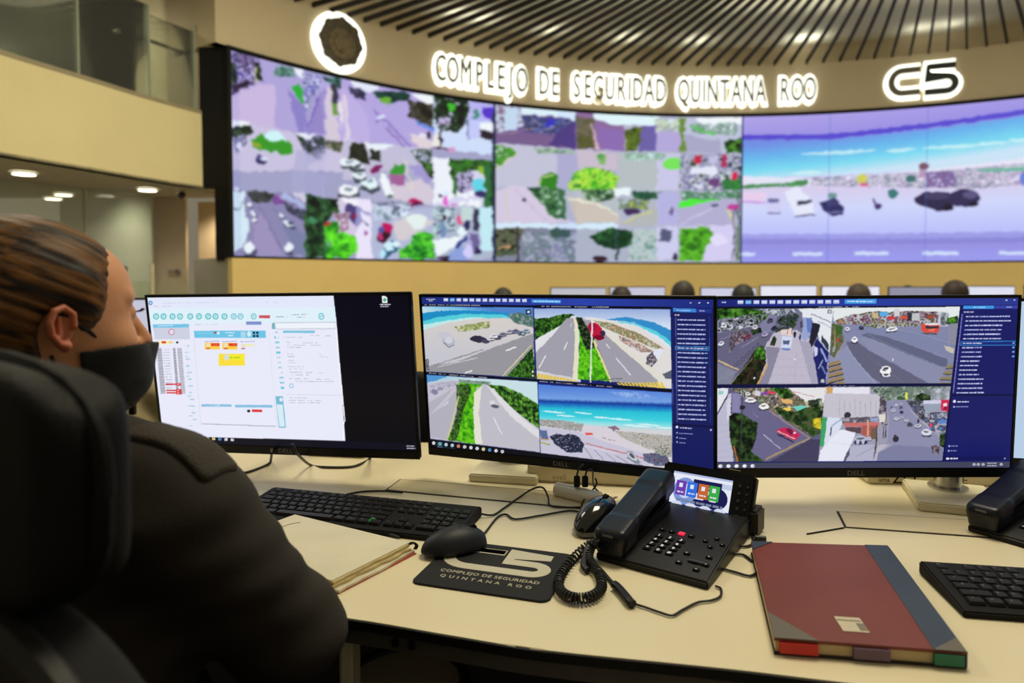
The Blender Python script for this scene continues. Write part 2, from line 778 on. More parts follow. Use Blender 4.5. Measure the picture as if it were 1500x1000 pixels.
# ================= picture 1: white web form with dark desktop at the right
def pic_form():
    p = Pic(1060, 600, quad=[(55, 57), (1440, 40), (1472, 872), (138, 838)], bg=(12, 12, 22))
    # desktop
    p.grad([(1040, 40), (1450, 30), (1480, 900), (1100, 900)], [(0, (8, 8, 22)), (1, (12, 12, 16))], (1050, 60), (1100, 820))
    p.poly([(50, 50), (1045, 45), (1060, 190), (1097, 822), (1098, 822), (120, 812)], (232, 234, 250))
    p.poly([(50, 50), (1046, 45), (1052, 128), (60, 140)], (226, 232, 250))
    p.poly([(60, 118), (1052, 108), (1054, 190), (66, 200)], (224, 240, 250))
    p.ell(73, 87, 11, 12, (60, 140, 190))
    p.ell(73, 87, 5, 6, (225, 235, 250))
    p.dash(140, 88, 430, 84, 3, (190, 195, 215))
    p.dash(690, 82, 760, 82, 3, (190, 195, 215))
    p.dash(90, 106, 180, 105, 3, (200, 190, 205))
    for k, x in enumerate((102, 142, 190, 230, 284, 331, 380, 419, 467, 516, 552, 622, 980)):
        y = 160 - (x - 100) * .003
        ry = 17 if x < 900 else 19
        p.ell(x, y, 16, ry, (70, 188, 196) if k < 9 else (120, 196, 214))
        p.ell(x, y, 10, ry - 6, (214, 240, 244))
        p.line([(x - 5, y + 4), (x + 4, y - 6)], 4, (80, 180, 188))
    p.rect(650, 152, 709, 168, (206, 84, 92))
    p.dash(740, 160, 800, 160, 4, (130, 135, 150))
    p.dash(815, 150, 905, 146, 3, (120, 125, 140))
    p.dash(845, 162, 890, 161, 3, (120, 125, 140))
    p.rect(581, 186, 663, 203, (126, 146, 206))
    # left panel
    p.poly([(84, 203), (277, 200), (279, 219), (86, 221)], (112, 196, 232))
    p.dash(110, 211, 190, 209, 4, (235, 245, 250))
    p.poly([(86, 221), (279, 219), (282, 283), (94, 284)], (205, 208, 226))
    p.ell(184, 244, 16, 17, (200, 80, 100))
    p.ell(184, 244, 13, 14, (224, 222, 236))
    p.rect(112, 290, 168, 312, (250, 240, 190))
    p.rect(130, 294, 155, 305, (206, 70, 40))
    p.rect(168, 294, 190, 305, (236, 214, 120))
    p.ell(214, 300, 7, 6, (60, 24, 30))
    p.poly([(104, 330), (130, 330), (150, 574), (124, 578)], (172, 172, 186))
    p.poly([(190, 330), (204, 330), (222, 575), (208, 578)], (158, 160, 176))
    p.poly([(213, 330), (238, 330), (256, 575), (232, 578)], (184, 184, 198))
    for k in range(17):
        y = 334 + k * 14.6
        dx = k * 1.2
        p.line([(104 + dx, y), (240 + dx, y - 1)], 1.6, (226, 226, 240))
        p.dash(138 + dx, y + 6, 172 + dx, y + 6, 3, (150, 152, 178), fill=.95)
        if k % 2 == 0:
            p.dash(255 + dx * .9, y - 12 + k * 12, 275 + dx * .9, y - 13 + k * 12, 4, (130, 200, 214))
    for y in (524, 557, 570):
        p.rect(150 + (y - 524) * .1, y - 3, 206, y + 5, (216, 52, 60))
        p.rect(206, y - 6, 232 + (y - 524) * .1, y + 9, (214, 60, 66))
        p.rect(212, y - 1, 222, y + 4, (240, 200, 200))
    p.line([(303, 280), (336, 740)], 2, (204, 208, 222))
    p.line([(262, 310), (300, 720)], 1.5, (206, 222, 236))
    for k in range(12):
        p.dash(252 + k * 3.4, 318 + k * 36, 276 + k * 3.4, 317 + k * 36, 6, (150, 196, 208), unit=5)
    # middle panel
    p.dash(310, 203, 440, 201, 3, (160, 206, 230))
    p.poly([(302, 237), (684, 234), (686, 274), (306, 275)], (110, 196, 230))
    p.dash(320, 250, 410, 249, 4, (150, 215, 235))
    p.rect(409, 242, 424, 251, (150, 60, 90))
    p.rect(426, 242, 440, 256, (225, 240, 250))
    p.dash(470, 247, 520, 247, 5, (235, 246, 250))
    p.dash(485, 262, 515, 262, 5, (235, 246, 250))
    p.rect(552, 240, 578, 272, (170, 215, 235))
    p.ell(597, 253, 11, 15, (214, 236, 244))
    for x in (622, 640):
        for y in (246, 264):
            p.rect(x - 6, y - 6, x + 7, y + 6, (20, 40, 70))
    for x in (360, 454, 548):
        p.dash(x, 294, x + 78, 293, 4, (160, 150, 200), fill=.95)
        if x < 500:
            p.rect(x, 302, x + 80, 336, (250, 206, 70))
            p.rect(x + 34, 303, x + 79, 319, (224, 62, 40))
            p.dash(x + 44, 311, x + 70, 311, 3, (245, 160, 120))
            p.rect(x + 8, 328, x + 28, 335, (216, 60, 44))
        else:
            p.dash(x + 32, 314, x + 74, 312, 8, (240, 236, 110), fill=1)
            p.rect(x + 6, 328, x + 26, 335, (206, 80, 120))
        p.rect(x + 8, 306, x + 28, 324, (236, 224, 190))
    p.rect(434, 360, 572, 424, (250, 222, 60))
    p.rect(490, 366, 572, 394, (244, 236, 50))
    p.poly([(462, 368), (490, 364), (486, 394), (464, 396)], (214, 220, 220))
    p.dash(492, 381, 546, 380, 6, (150, 190, 30), fill=1)
    p.rect(340, 631, 500, 644, (136, 192, 224))
    p.rect(518, 633, 716, 647, (136, 192, 224))
    p.dash(370, 638, 440, 638, 4, (220, 236, 246))
    p.rect(607, 658, 662, 671, (220, 46, 52))
    p.ell(590, 666, 9, 8, (30, 34, 60))
    p.line([(340, 736), (735, 747)], 4, (160, 166, 180))
    # right panel
    p.poly([(722, 190), (1058, 186), (1060, 226), (728, 228)], (196, 204, 214))
    p.poly([(736, 195), (1048, 191), (1050, 221), (740, 223)], (238, 242, 252))
    p.rect(718, 194, 732, 226, (110, 176, 190))
    p.line([(700, 240), (735, 740)], 2, (212, 218, 230))
    for k, (c, h) in enumerate(((150, 14), (110, 22), (100, 18), (120, 12), (90, 20), (150, 8), (160, 8), (140, 14), (170, 8), (110, 14), (90, 16), (80, 22))):
        p.dash(728 + k * 3, 244 + k * 27, 750 + k * 3, 244 + k * 27, h * .6, (c, 196, 214), unit=7)
    p.rect(776, 234, 944, 247, (126, 196, 222))
    for (x0, y, x1) in ((778, 258, 800), (778, 270, 880), (920, 260, 970), (986, 262, 1026), (796, 298, 815), (880, 300, 960), (798, 312, 976),
                        (800, 324, 870), (796, 360, 838), (966, 362, 1000), (800, 373, 860), (966, 374, 1012), (800, 394, 830), (804, 406, 840),
                        (800, 428, 886), (806, 440, 880), (806, 458, 876), (894, 459, 930), (962, 460, 986), (808, 472, 880), (896, 472, 912),
                        (806, 492, 916), (950, 494, 1020), (840, 506, 1040), (800, 594, 900), (802, 608, 984), (806, 620, 968)):
        p.dash(x0, y, x1, y, 3.4, (150, 154, 172), a=.75)
    p.ell(817, 530, 12, 13, (150, 200, 222))
    p.ell(817, 530, 7, 8, (232, 238, 250))
    p.poly([(732, 586), (772, 586), (786, 754), (748, 754)], (122, 186, 214))
    p.poly([(738, 630), (770, 630), (780, 748), (752, 748)], (214, 236, 246))
    p.ell(762, 604, 9, 10, (230, 240, 250))
    p.line([(790, 576), (1080, 580)], 2, (206, 212, 226))
    p.line([(1054, 190), (1096, 716), (1090, 722), (1090, 812)], 5, (250, 252, 255))
    # taskbar and icons
    p.poly([(120, 800), (340, 805), (1097, 822), (1480, 832), (1480, 900), (120, 880)], (16, 16, 30))
    for x, c in ((341, (60, 70, 110)), (370, (235, 235, 240)), (403, (240, 220, 150)), (436, (90, 150, 210)), (469, (240, 240, 245)), (502, (225, 225, 240))):
        y = 811 + (x - 340) * .05
        p.rect(x - 8, y - 6, x + 8, y + 8, c)
        if x > 345:
            p.rect(x - 3, y - 2, x + 4, y + 3, tuple(v * .7 for v in c))
    p.dash(1416, 846, 1458, 847, 5, (230, 230, 240), fill=1)
    p.dash(1418, 858, 1462, 859, 4.5, (230, 230, 240), fill=1)
    p.poly([(1301, 48), (1320, 48), (1328, 56), (1330, 84), (1302, 84)], (240, 244, 244))
    p.ell(1315, 68, 9, 10, (90, 170, 140))
    p.dash(1288, 93, 1345, 93, 5, (215, 220, 235), fill=1)
    p.dash(1292, 104, 1336, 104, 4, (215, 220, 235), fill=1)
    return p.half()


def app_frame(p, quad, tiles_x, tile_w, bar_h, menu0, menu1):
    pass


# ================= picture 2: four road and beach cameras
def pic_beach():
    p = Pic(1060, 600, quad=[(54, 42), (1457, 62), (1451, 882), (106, 780)], bg=(22, 32, 104))
    p.grad([(50, 40), (1460, 60), (1460, 102), (55, 80)], [(0, (30, 44, 120)), (.6, (44, 66, 170)), (1, (30, 42, 120))], (54, 60), (1450, 80))
    p.dash(80, 54, 124, 55, 4, (215, 220, 240), fill=1)
    p.dash(92, 62, 114, 63, 4, (215, 220, 240), fill=1)
    for k in range(13):
        x = 178 + k * 32.4
        y = 57 + k * .55
        c = (120, 190, 235) if k == 1 else (214, 222, 244)
        p.rect(x - 11, y - 7, x + 11, y + 7, c)
        p.rect(x - 11, y + 2, x + 11, y + 4, (150, 160, 200))
    p.poly([(601, 58), (742, 61), (743, 77), (602, 74)], (66, 150, 222))
    p.dash(612, 67, 738, 69, 5, (200, 230, 250), fill=1)
    for x in (1350, 1390, 1430):
        p.rect(x - 3, 76, x + 5, 81, (210, 215, 240))
    # black strips above the pictures
    p.poly([(55, 78), (1262, 97), (1262, 107), (56, 88)], (10, 12, 24))
    p.dash(70, 82, 350, 86, 3, (190, 190, 200))
    p.dash(630, 92, 970, 97, 3, (190, 190, 200))
    # --- camera A: beach road, top left
    A = [(58, 90), (608, 98), (616, 440), (78, 412)]
    p.frame(A)
    p.rect(0, 0, 100, 100, (198, 198, 204))
    p.grad([(0, 0), (100, 0), (100, 40), (0, 60)], [(0, (80, 130, 200)), (.25, (120, 190, 230)), (.6, (190, 220, 230)), (1, (214, 208, 200))], (50, -2), (44, 42))
    p.poly([(0, 10), (20, 6), (50, 5), (80, 8), (78, 14), (40, 14), (15, 22), (0, 30)], (30, 140, 196))
    p.poly([(0, 22), (15, 16), (40, 10), (75, 10), (80, 15), (45, 16), (18, 24), (0, 36)], (86, 204, 218))
    p.poly([(0, 28), (18, 22), (45, 15), (60, 15), (30, 24), (0, 40)], (190, 230, 232))
    p.grad([(0, 36), (25, 24), (50, 17), (78, 15), (100, 20), (100, 60), (10, 92), (0, 95)], [(0, (214, 206, 200)), (1, (196, 196, 206))], (40, 10), (40, 80))
    p.mott([(30, 30), (45, 25), (62, 20), (62, 30), (44, 35), (34, 37)], [(214, 206, 190), (160, 170, 110), (110, 130, 70)], 9, seed=1)
    p.mott([(78, 10), (88, 7), (100, 12), (100, 28), (84, 22)], [(150, 160, 170), (90, 120, 110), (60, 100, 90)], 8, seed=2)
    p.poly([(0, 92), (30, 83), (60, 62), (85, 45), (100, 36), (100, 58), (76, 100), (0, 100)], (150, 149, 156), jit=2)
    p.line([(8, 90), (56, 62)], 1.2, (140, 128, 128))
    p.line([(12, 92), (50, 75)], .8, (226, 226, 226))
    for (a, b, c, d) in ((38, 99, 45, 94), (76, 62, 85, 56)):
        p.line([(a, b), (c, d)], 1.4, (240, 240, 240))
    p.line([(72, 100), (98, 53)], 1.0, (222, 214, 150))
    p.mott([(76, 100), (99, 56), (101, 101)], GRN, 7, seed=3)
    p.ell(20, 43, 7, 5, (196, 196, 208)); p.ell(24, 52, 6, 7, (176, 180, 196)); p.ell(24, 50, 4, 5, (206, 208, 216)); p.line([(19, 54), (24, 61), (29, 57)], 1, (110, 114, 130))
    p.ell(52, 47, 8, 5, (50, 44, 66), rot=10); p.ell(58, 50, 4, 3, (70, 66, 90))
    for (x, y, c) in ((63, 46, (220, 220, 230)), (69, 43, (80, 80, 104)), (74, 39, (130, 126, 150)), (80, 35, (176, 174, 190)), (85, 34, (120, 120, 150)), (90, 36, (96, 110, 130)), (66, 42, (230, 230, 236)), (94, 33, (170, 180, 200))):
        carpaint(p, x, y, 7, 7, c, -12)
    p.ell(91, 37, 2.4, 3.2, (60, 80, 100)); p.ell(91, 37, 1.4, 2, (160, 180, 190))
    p.rect(94, 3, 98, 9, (20, 24, 30)); p.rect(95.2, 4.6, 97, 7.4, (230, 230, 230))
    for y in (83, 89, 95):
        p.rect(1, y - 2.4, 3.6, y + 2.4, (20, 24, 30)); p.rect(1.7, y - 1, 2.9, y + 1, (210, 210, 215))
    for y in (91, 97):
        p.rect(97, y - 2.4, 100, y + 2.4, (20, 24, 30)); p.ell(98.4, y, 1, 1.5, (230, 230, 210))
    p.warp([(0, 0), (100, 0), (100, 100), (0, 100)], 1.8, 9, 1)
    # --- camera B: divided coastal road, top right
    p.frame([(612, 102), (1258, 108), (1262, 484), (627, 444)])
    p.grad([(0, 0), (100, 0), (100, 60), (0, 40)], [(0, (150, 172, 218)), (.5, (206, 220, 240)), (1, (220, 226, 236))], (50, 0), (50, 40))
    p.poly([(55, 14), (75, 17), (92, 30), (100, 42), (100, 26), (88, 16), (70, 10)], (50, 140, 200))
    p.poly([(58, 16), (76, 20), (92, 34), (100, 47), (100, 40), (90, 27), (74, 17)], (90, 206, 220))
    p.poly([(40, 10), (60, 15), (80, 24), (100, 50), (100, 100), (84, 100), (44, 24)], (222, 218, 216))
    p.mott([(44, 15), (58, 18), (80, 32), (96, 50), (90, 50), (72, 38), (54, 25)], [(200, 190, 180), (120, 140, 90), (160, 120, 90), (206, 200, 190)], 8, seed=4)
    p.mott([(64, 34), (82, 46), (88, 54), (80, 56), (66, 42)], [(210, 204, 204), (120, 100, 90), (206, 170, 160), (220, 216, 216)], 6, seed=5)
    p.mott([(0, 14), (12, 13), (22, 8), (30, 7), (36, 12), (28, 20), (10, 36), (0, 44)], GRN, 9, seed=6)
    p.grad([(0, 44), (24, 20), (30, 10), (34, 9), (35, 100), (0, 100)], [(0, (226, 226, 230)), (1, (206, 206, 212))], (10, 30), (30, 60))
    p.poly([(26, 13), (32, 13), (33, 40), (31, 95), (0, 88), (0, 62), (14, 38)], (160, 158, 170), jit=2)
    p.poly([(31.6, 12), (33.6, 14), (35, 40), (32.8, 98), (29, 98), (32, 40)], (226, 222, 196))
    p.line([(23, 56), (26, 46)], .8, (230, 230, 230)); p.line([(2, 84), (8, 66)], .9, (235, 235, 235)); p.line([(29, 25), (30, 19)], .5, (230, 230, 230))
    p.mott([(34, 14), (38, 18), (46, 36), (57, 96), (33, 96), (35.5, 40)], BRG, 10, seed=7)
    p.mott([(33, 12), (38, 12), (46, 34), (47, 52), (40, 56), (37, 40)], DKG, 6, seed=8)
    p.poly([(38, 14), (46, 16), (90, 86), (92, 98), (58, 96), (47, 40)], (158, 156, 168), jit=2)
    p.poly([(44, 17), (47, 16), (94, 84), (92, 92)], (222, 218, 206))
    p.line([(46, 42), (58, 97)], 1.5, (226, 216, 150))
    p.line([(62, 64), (72, 86)], .9, (235, 235, 235)); p.line([(55, 46), (58, 52)], .7, (235, 235, 235))
    p.ell(48, 30, 5, 12, (190, 24, 60), rot=-10); p.ell(45, 24, 3, 6, (160, 20, 60)); p.ell(50, 38, 4, 3, (120, 10, 40)); p.ell(53, 32, 2, 4, (60, 40, 70))
    for k in range(12):
        p.poly([(1 + k * 2.6, 92 + k * .5), (3 + k * 2.6, 92 + k * .5), (2 + k * 2.6, 99), (0 + k * 2.6, 99)], (224, 190, 60))
    for k in range(13):
        x = 62 + k * 2.5
        p.poly([(x, 97 - k * .4), (x + 1.4, 97 - k * .4), (x + 4, 100), (x + 1.8, 100)], (228, 196, 60))
    p.line([(45.6, 12), (42.6, 99)], 1.2, (226, 226, 228)); p.line([(43, 97), (66, 91)], .9, (70, 80, 80))
    p.mott([(84, 60), (88, 54), (91, 66), (87, 74), (83, 70)], [(60, 50, 70), (110, 100, 110), (214, 214, 216)], 4, seed=9)
    p.poly([(88, 56), (93, 48), (95, 52), (91, 64)], (222, 226, 240))
    p.poly([(94, 82), (100, 76), (100, 88), (96, 88)], (90, 96, 110))
    p.warp([(0, 0), (100, 0), (100, 100), (0, 100)], 1.6, 9, 2)
    # --- black strip
    p.frame(None)
    p.poly([(80, 414), (627, 446), (1262, 488), (1262, 500), (628, 456), (82, 426)], (10, 12, 24))
    p.dash(95, 420, 390, 440, 3, (180, 180, 190)); p.dash(640, 455, 985, 478, 3, (180, 180, 190))
    # --- camera C: curving road, bottom left
    p.frame([(84, 428), (629, 458), (642, 796), (103, 742)])
    p.grad([(0, 0), (100, 0), (100, 40), (0, 40)], [(0, (140, 190, 220)), (.5, (206, 224, 226)), (1, (206, 208, 214))], (10, 0), (14, 30))
    p.poly([(0, 0), (20, 0), (10, 8), (0, 12)], (80, 150, 210))
    p.poly([(40, 0), (100, 0), (100, 36), (60, 10)], (198, 222, 228))
    p.poly([(0, 14), (20, 6), (44, 4), (60, 6), (100, 62), (100, 100), (0, 100)], (196, 194, 206), jit=1)
    p.mott([(2, 16), (20, 8), (34, 8), (24, 18), (8, 26), (2, 30)], [(206, 206, 218), (140, 136, 160), (214, 214, 226), (170, 160, 180)], 6, seed=10)
    p.ell(7, 26, 3.4, 4, (130, 130, 160)); p.ell(13, 20, 3, 3, (150, 146, 170))
    p.poly([(0, 44), (26, 17), (36, 12), (30, 50), (17, 98), (0, 98)], (178, 176, 188), jit=2)
    p.poly([(1, 62), (26, 18), (30, 16), (12, 50)], (196, 192, 204))
    p.mott([(30, 9), (46, 9), (52, 8), (46, 50), (44, 100), (17, 99), (30, 50)], BRG, 12, seed=11)
    p.mott([(28, 12), (40, 10), (42, 22), (34, 50), (26, 99), (18, 99), (28, 50)], DKG + [(70, 130, 40)], 7, a=.8, seed=12)
    p.line([(30, 30), (17, 98)], 1, (210, 206, 130))
    p.poly([(47, 14), (54, 10), (60, 12), (72, 34), (100, 76), (100, 100), (44, 100), (44, 52)], (190, 188, 198), jit=1)
    p.poly([(45, 22), (52, 11), (48, 50), (50, 99), (43, 99), (43, 50)], (226, 224, 210))
    p.mott([(57, 8), (70, 9), (86, 18), (100, 32), (100, 66), (84, 48), (68, 26)], GRN + [(110, 170, 60)], 10, seed=13)
    p.poly([(56, 10), (62, 14), (84, 50), (100, 70), (100, 82), (76, 52)], (220, 218, 222))
    p.ell(62, 36, 4, 5, (196, 194, 204)); p.ell(63, 40, 4, 2.4, (90, 90, 110)); p.ell(61, 35, 2.4, 2.6, (216, 214, 222))
    p.line([(61, 56), (68, 80)], .9, (232, 232, 236)); p.line([(15, 46), (20, 38)], .9, (226, 226, 232))
    p.mott([(30, 4), (60, 4), (58, 9), (32, 9)], [(150, 170, 160), (90, 120, 100)], 6, seed=14)
    p.warp([(0, 0), (100, 0), (100, 100), (0, 100)], 2, 10, 3)
    p.warp([(0, 0), (100, 0), (100, 100), (0, 100)], 1, 20, 4)
    # --- camera D: beach, bottom right
    p.frame([(632, 470), (1262, 502), (1262, 862), (645, 800)])
    p.grad([(0, 0), (100, 0), (100, 100), (0, 100)], [(0, (84, 128, 214)), (.16, (116, 160, 226)), (.2, (20, 60, 150)), (.235, (30, 110, 190)), (.3, (40, 190, 214)), (.4, (60, 206, 220)),
                                                      (.48, (150, 224, 230)), (.54, (208, 210, 214)), (1, (212, 206, 210))], (50, 0), (52, 101))
    p.mott([(55, 4), (80, 2), (90, 8), (70, 12)], [(96, 140, 218), (170, 196, 236)], 12, a=.7, seed=15)
    for (x, y, w) in ((12, 38, 10), (36, 36, 7), (50, 40, 6), (64, 40, 9), (84, 44, 8), (95, 46, 6), (22, 42, 8), (76, 47, 10)):
        p.ell(x, y, w, 1.1, (226, 244, 246), .85)
    p.mott([(0, 50), (20, 49), (36, 51), (36, 62), (0, 60)], [(216, 214, 216), (120, 116, 110), (206, 206, 206), (90, 96, 90)], 4, seed=16)
    p.mott([(50, 52), (62, 56), (100, 56), (100, 80), (82, 76), (64, 64)], [(216, 214, 214), (150, 146, 138), (214, 206, 200), (96, 100, 90)], 4, seed=17)
    p.poly([(36, 52), (58, 53), (66, 68), (84, 80), (44, 74), (34, 62)], (214, 206, 216))
    p.poly([(54, 52), (60, 49), (64, 54), (58, 55)], (140, 110, 130)); p.rect(58, 53, 59, 57, (90, 90, 90))
    p.rect(37, 63, 43, 66, (220, 90, 80)); p.dash(50, 68, 60, 70, 1, (140, 110, 110))
    p.poly([(0, 62), (30, 62), (50, 72), (84, 84), (84, 100), (0, 100)], (198, 194, 214), jit=2)
    p.line([(37, 78), (82, 90)], 1.4, (190, 110, 110)); p.line([(37, 82), (60, 87)], .8, (230, 220, 220))
    for k in range(5):
        p.line([(36 + k * 8, 84 + k * 2), (42 + k * 9, 99)], .6, (110, 120, 130))
    p.poly([(0, 66), (6, 66), (7, 78), (1, 78)], (90, 110, 150)); p.rect(1, 78, 8, 80, (200, 160, 110)); p.line([(0, 84), (8, 86)], 2, (150, 170, 70))
    p.mott([(8, 74), (14, 68), (20, 70), (25, 66), (32, 70), (36, 80), (34, 92), (22, 94), (16, 88), (12, 84)], [(16, 24, 40), (40, 50, 80), (24, 30, 50), (190, 180, 200)], 4, seed=18)
    p.poly([(68, 82), (72, 82), (78, 96), (74, 99), (69, 92)], (130, 140, 150)); p.ell(72, 89, 2.6, 6, (200, 206, 214), rot=-25); p.ell(72, 88, 1.4, 3.4, (70, 80, 100), rot=-25)
    p.mott([(80, 84), (90, 80), (97, 84), (99, 96), (88, 98), (80, 92)], [(150, 160, 190), (60, 66, 90), (120, 130, 160), (90, 40, 60)], 5, seed=19)
    p.mott([(86, 72), (98, 72), (100, 84), (90, 82)], [(40, 50, 40), (206, 200, 200), (80, 96, 70)], 4, seed=20)
    p.warp([(0, 0), (100, 0), (100, 100), (0, 100)], 1.6, 8, 5)
    p.frame(None)
    # --- side panel
    p.poly([(1262, 100), (1455, 108), (1452, 882), (1262, 866)], (24, 30, 92))
    p.poly([(1270, 102), (1376, 106), (1376, 124), (1270, 120)], (60, 130, 210)); p.dash(1288, 113, 1350, 115, 4, (190, 215, 245), fill=1)
    p.poly([(1376, 106), (1446, 109), (1446, 127), (1376, 124)], (36, 52, 140)); p.dash(1392, 116, 1416, 117, 4, (190, 200, 235), fill=1)
    p.dash(1278, 135, 1302, 136, 5, (225, 200, 190), fill=1)
    for k in range(22):
        y = 158 + k * 22.2
        if k == 6:
            p.poly([(1280, y - 9), (1434, y - 7), (1434, y + 13), (1280, y + 10)], (60, 150, 210)); p.poly([(1283, y - 6), (1431, y - 4), (1431, y + 10), (1283, y + 7)], (26, 36, 104))
        p.dash(1290, y, 1408 if k in (6, 7, 8, 9) else 1418, y + 3, 6, (168, 176, 226), fill=1, seed=k)
        p.dash(1290, y, 1418, y + 3, 3, (206, 210, 240), fill=.6, seed=k + 40)
        if k in (6, 7, 8, 9):
            p.rect(1417, y, 1427, y + 5, (120, 190, 235))
    p.line([(1282, 146), (1286, 640)], 2.4, (110, 120, 180))
    p.line([(1436, 146), (1438, 640)], 2, (60, 80, 160))
    p.poly([(1262, 646), (1453, 656), (1453, 664), (1262, 654)], (14, 18, 60))
    p.ell(1285, 663, 6, 6, (240, 240, 250)); p.dash(1298, 666, 1352, 669, 5, (216, 220, 240), fill=1)
    for y, w in ((690, 62), (712, 32), (733, 28)):
        p.ell(1285, y, 3, 4, (200, 205, 235)); p.dash(1294, y + 2, 1294 + w, y + 4, 4, (150, 160, 210), fill=1)
    p.rect(1436, 670, 1443, 678, (190, 200, 235)); p.rect(1434, 862, 1443, 870, (190, 200, 235))
    p.line([(1266, 460), (1267, 560)], 2.5, (90, 110, 190))
    # --- taskbar
    p.poly([(100, 744), (640, 798), (640, 840), (100, 800)], (12, 14, 22)); p.poly([(640, 798), (1262, 860), (1262, 890), (640, 840)], (14, 14, 24))
    for k, c in enumerate(((235, 235, 240), (120, 190, 190), (200, 225, 240), (190, 225, 235), (225, 140, 120), (225, 220, 220), (235, 235, 240), (230, 235, 240), (235, 225, 170), (80, 150, 200), (235, 235, 240), (215, 215, 235))):
        x = 121 + k * 30.8
        y = 763 + k * 3.05
        if k == 1:
            p.rect(x - 15, y - 10, x + 15, y + 18, (40, 60, 76))
        p.ell(x, y, 8, 8, c); p.ell(x, y, 3.4, 3.6, tuple(v * .75 for v in c))
        if 0 < k < 4 or k > 8:
            p.line([(x - 13, y + 15), (x + 13, y + 17)], 2, (120, 170, 220))
    return p.half()
def crop(p, x0, y0, x1, W):
    """until the next call: coordinates are pixels of an enlarged detail of the picture"""
    k = (x1 - x0) / W
    p.local = np.array([[k, 0, x0], [0, k, y0], [0, 0, 1.0]])


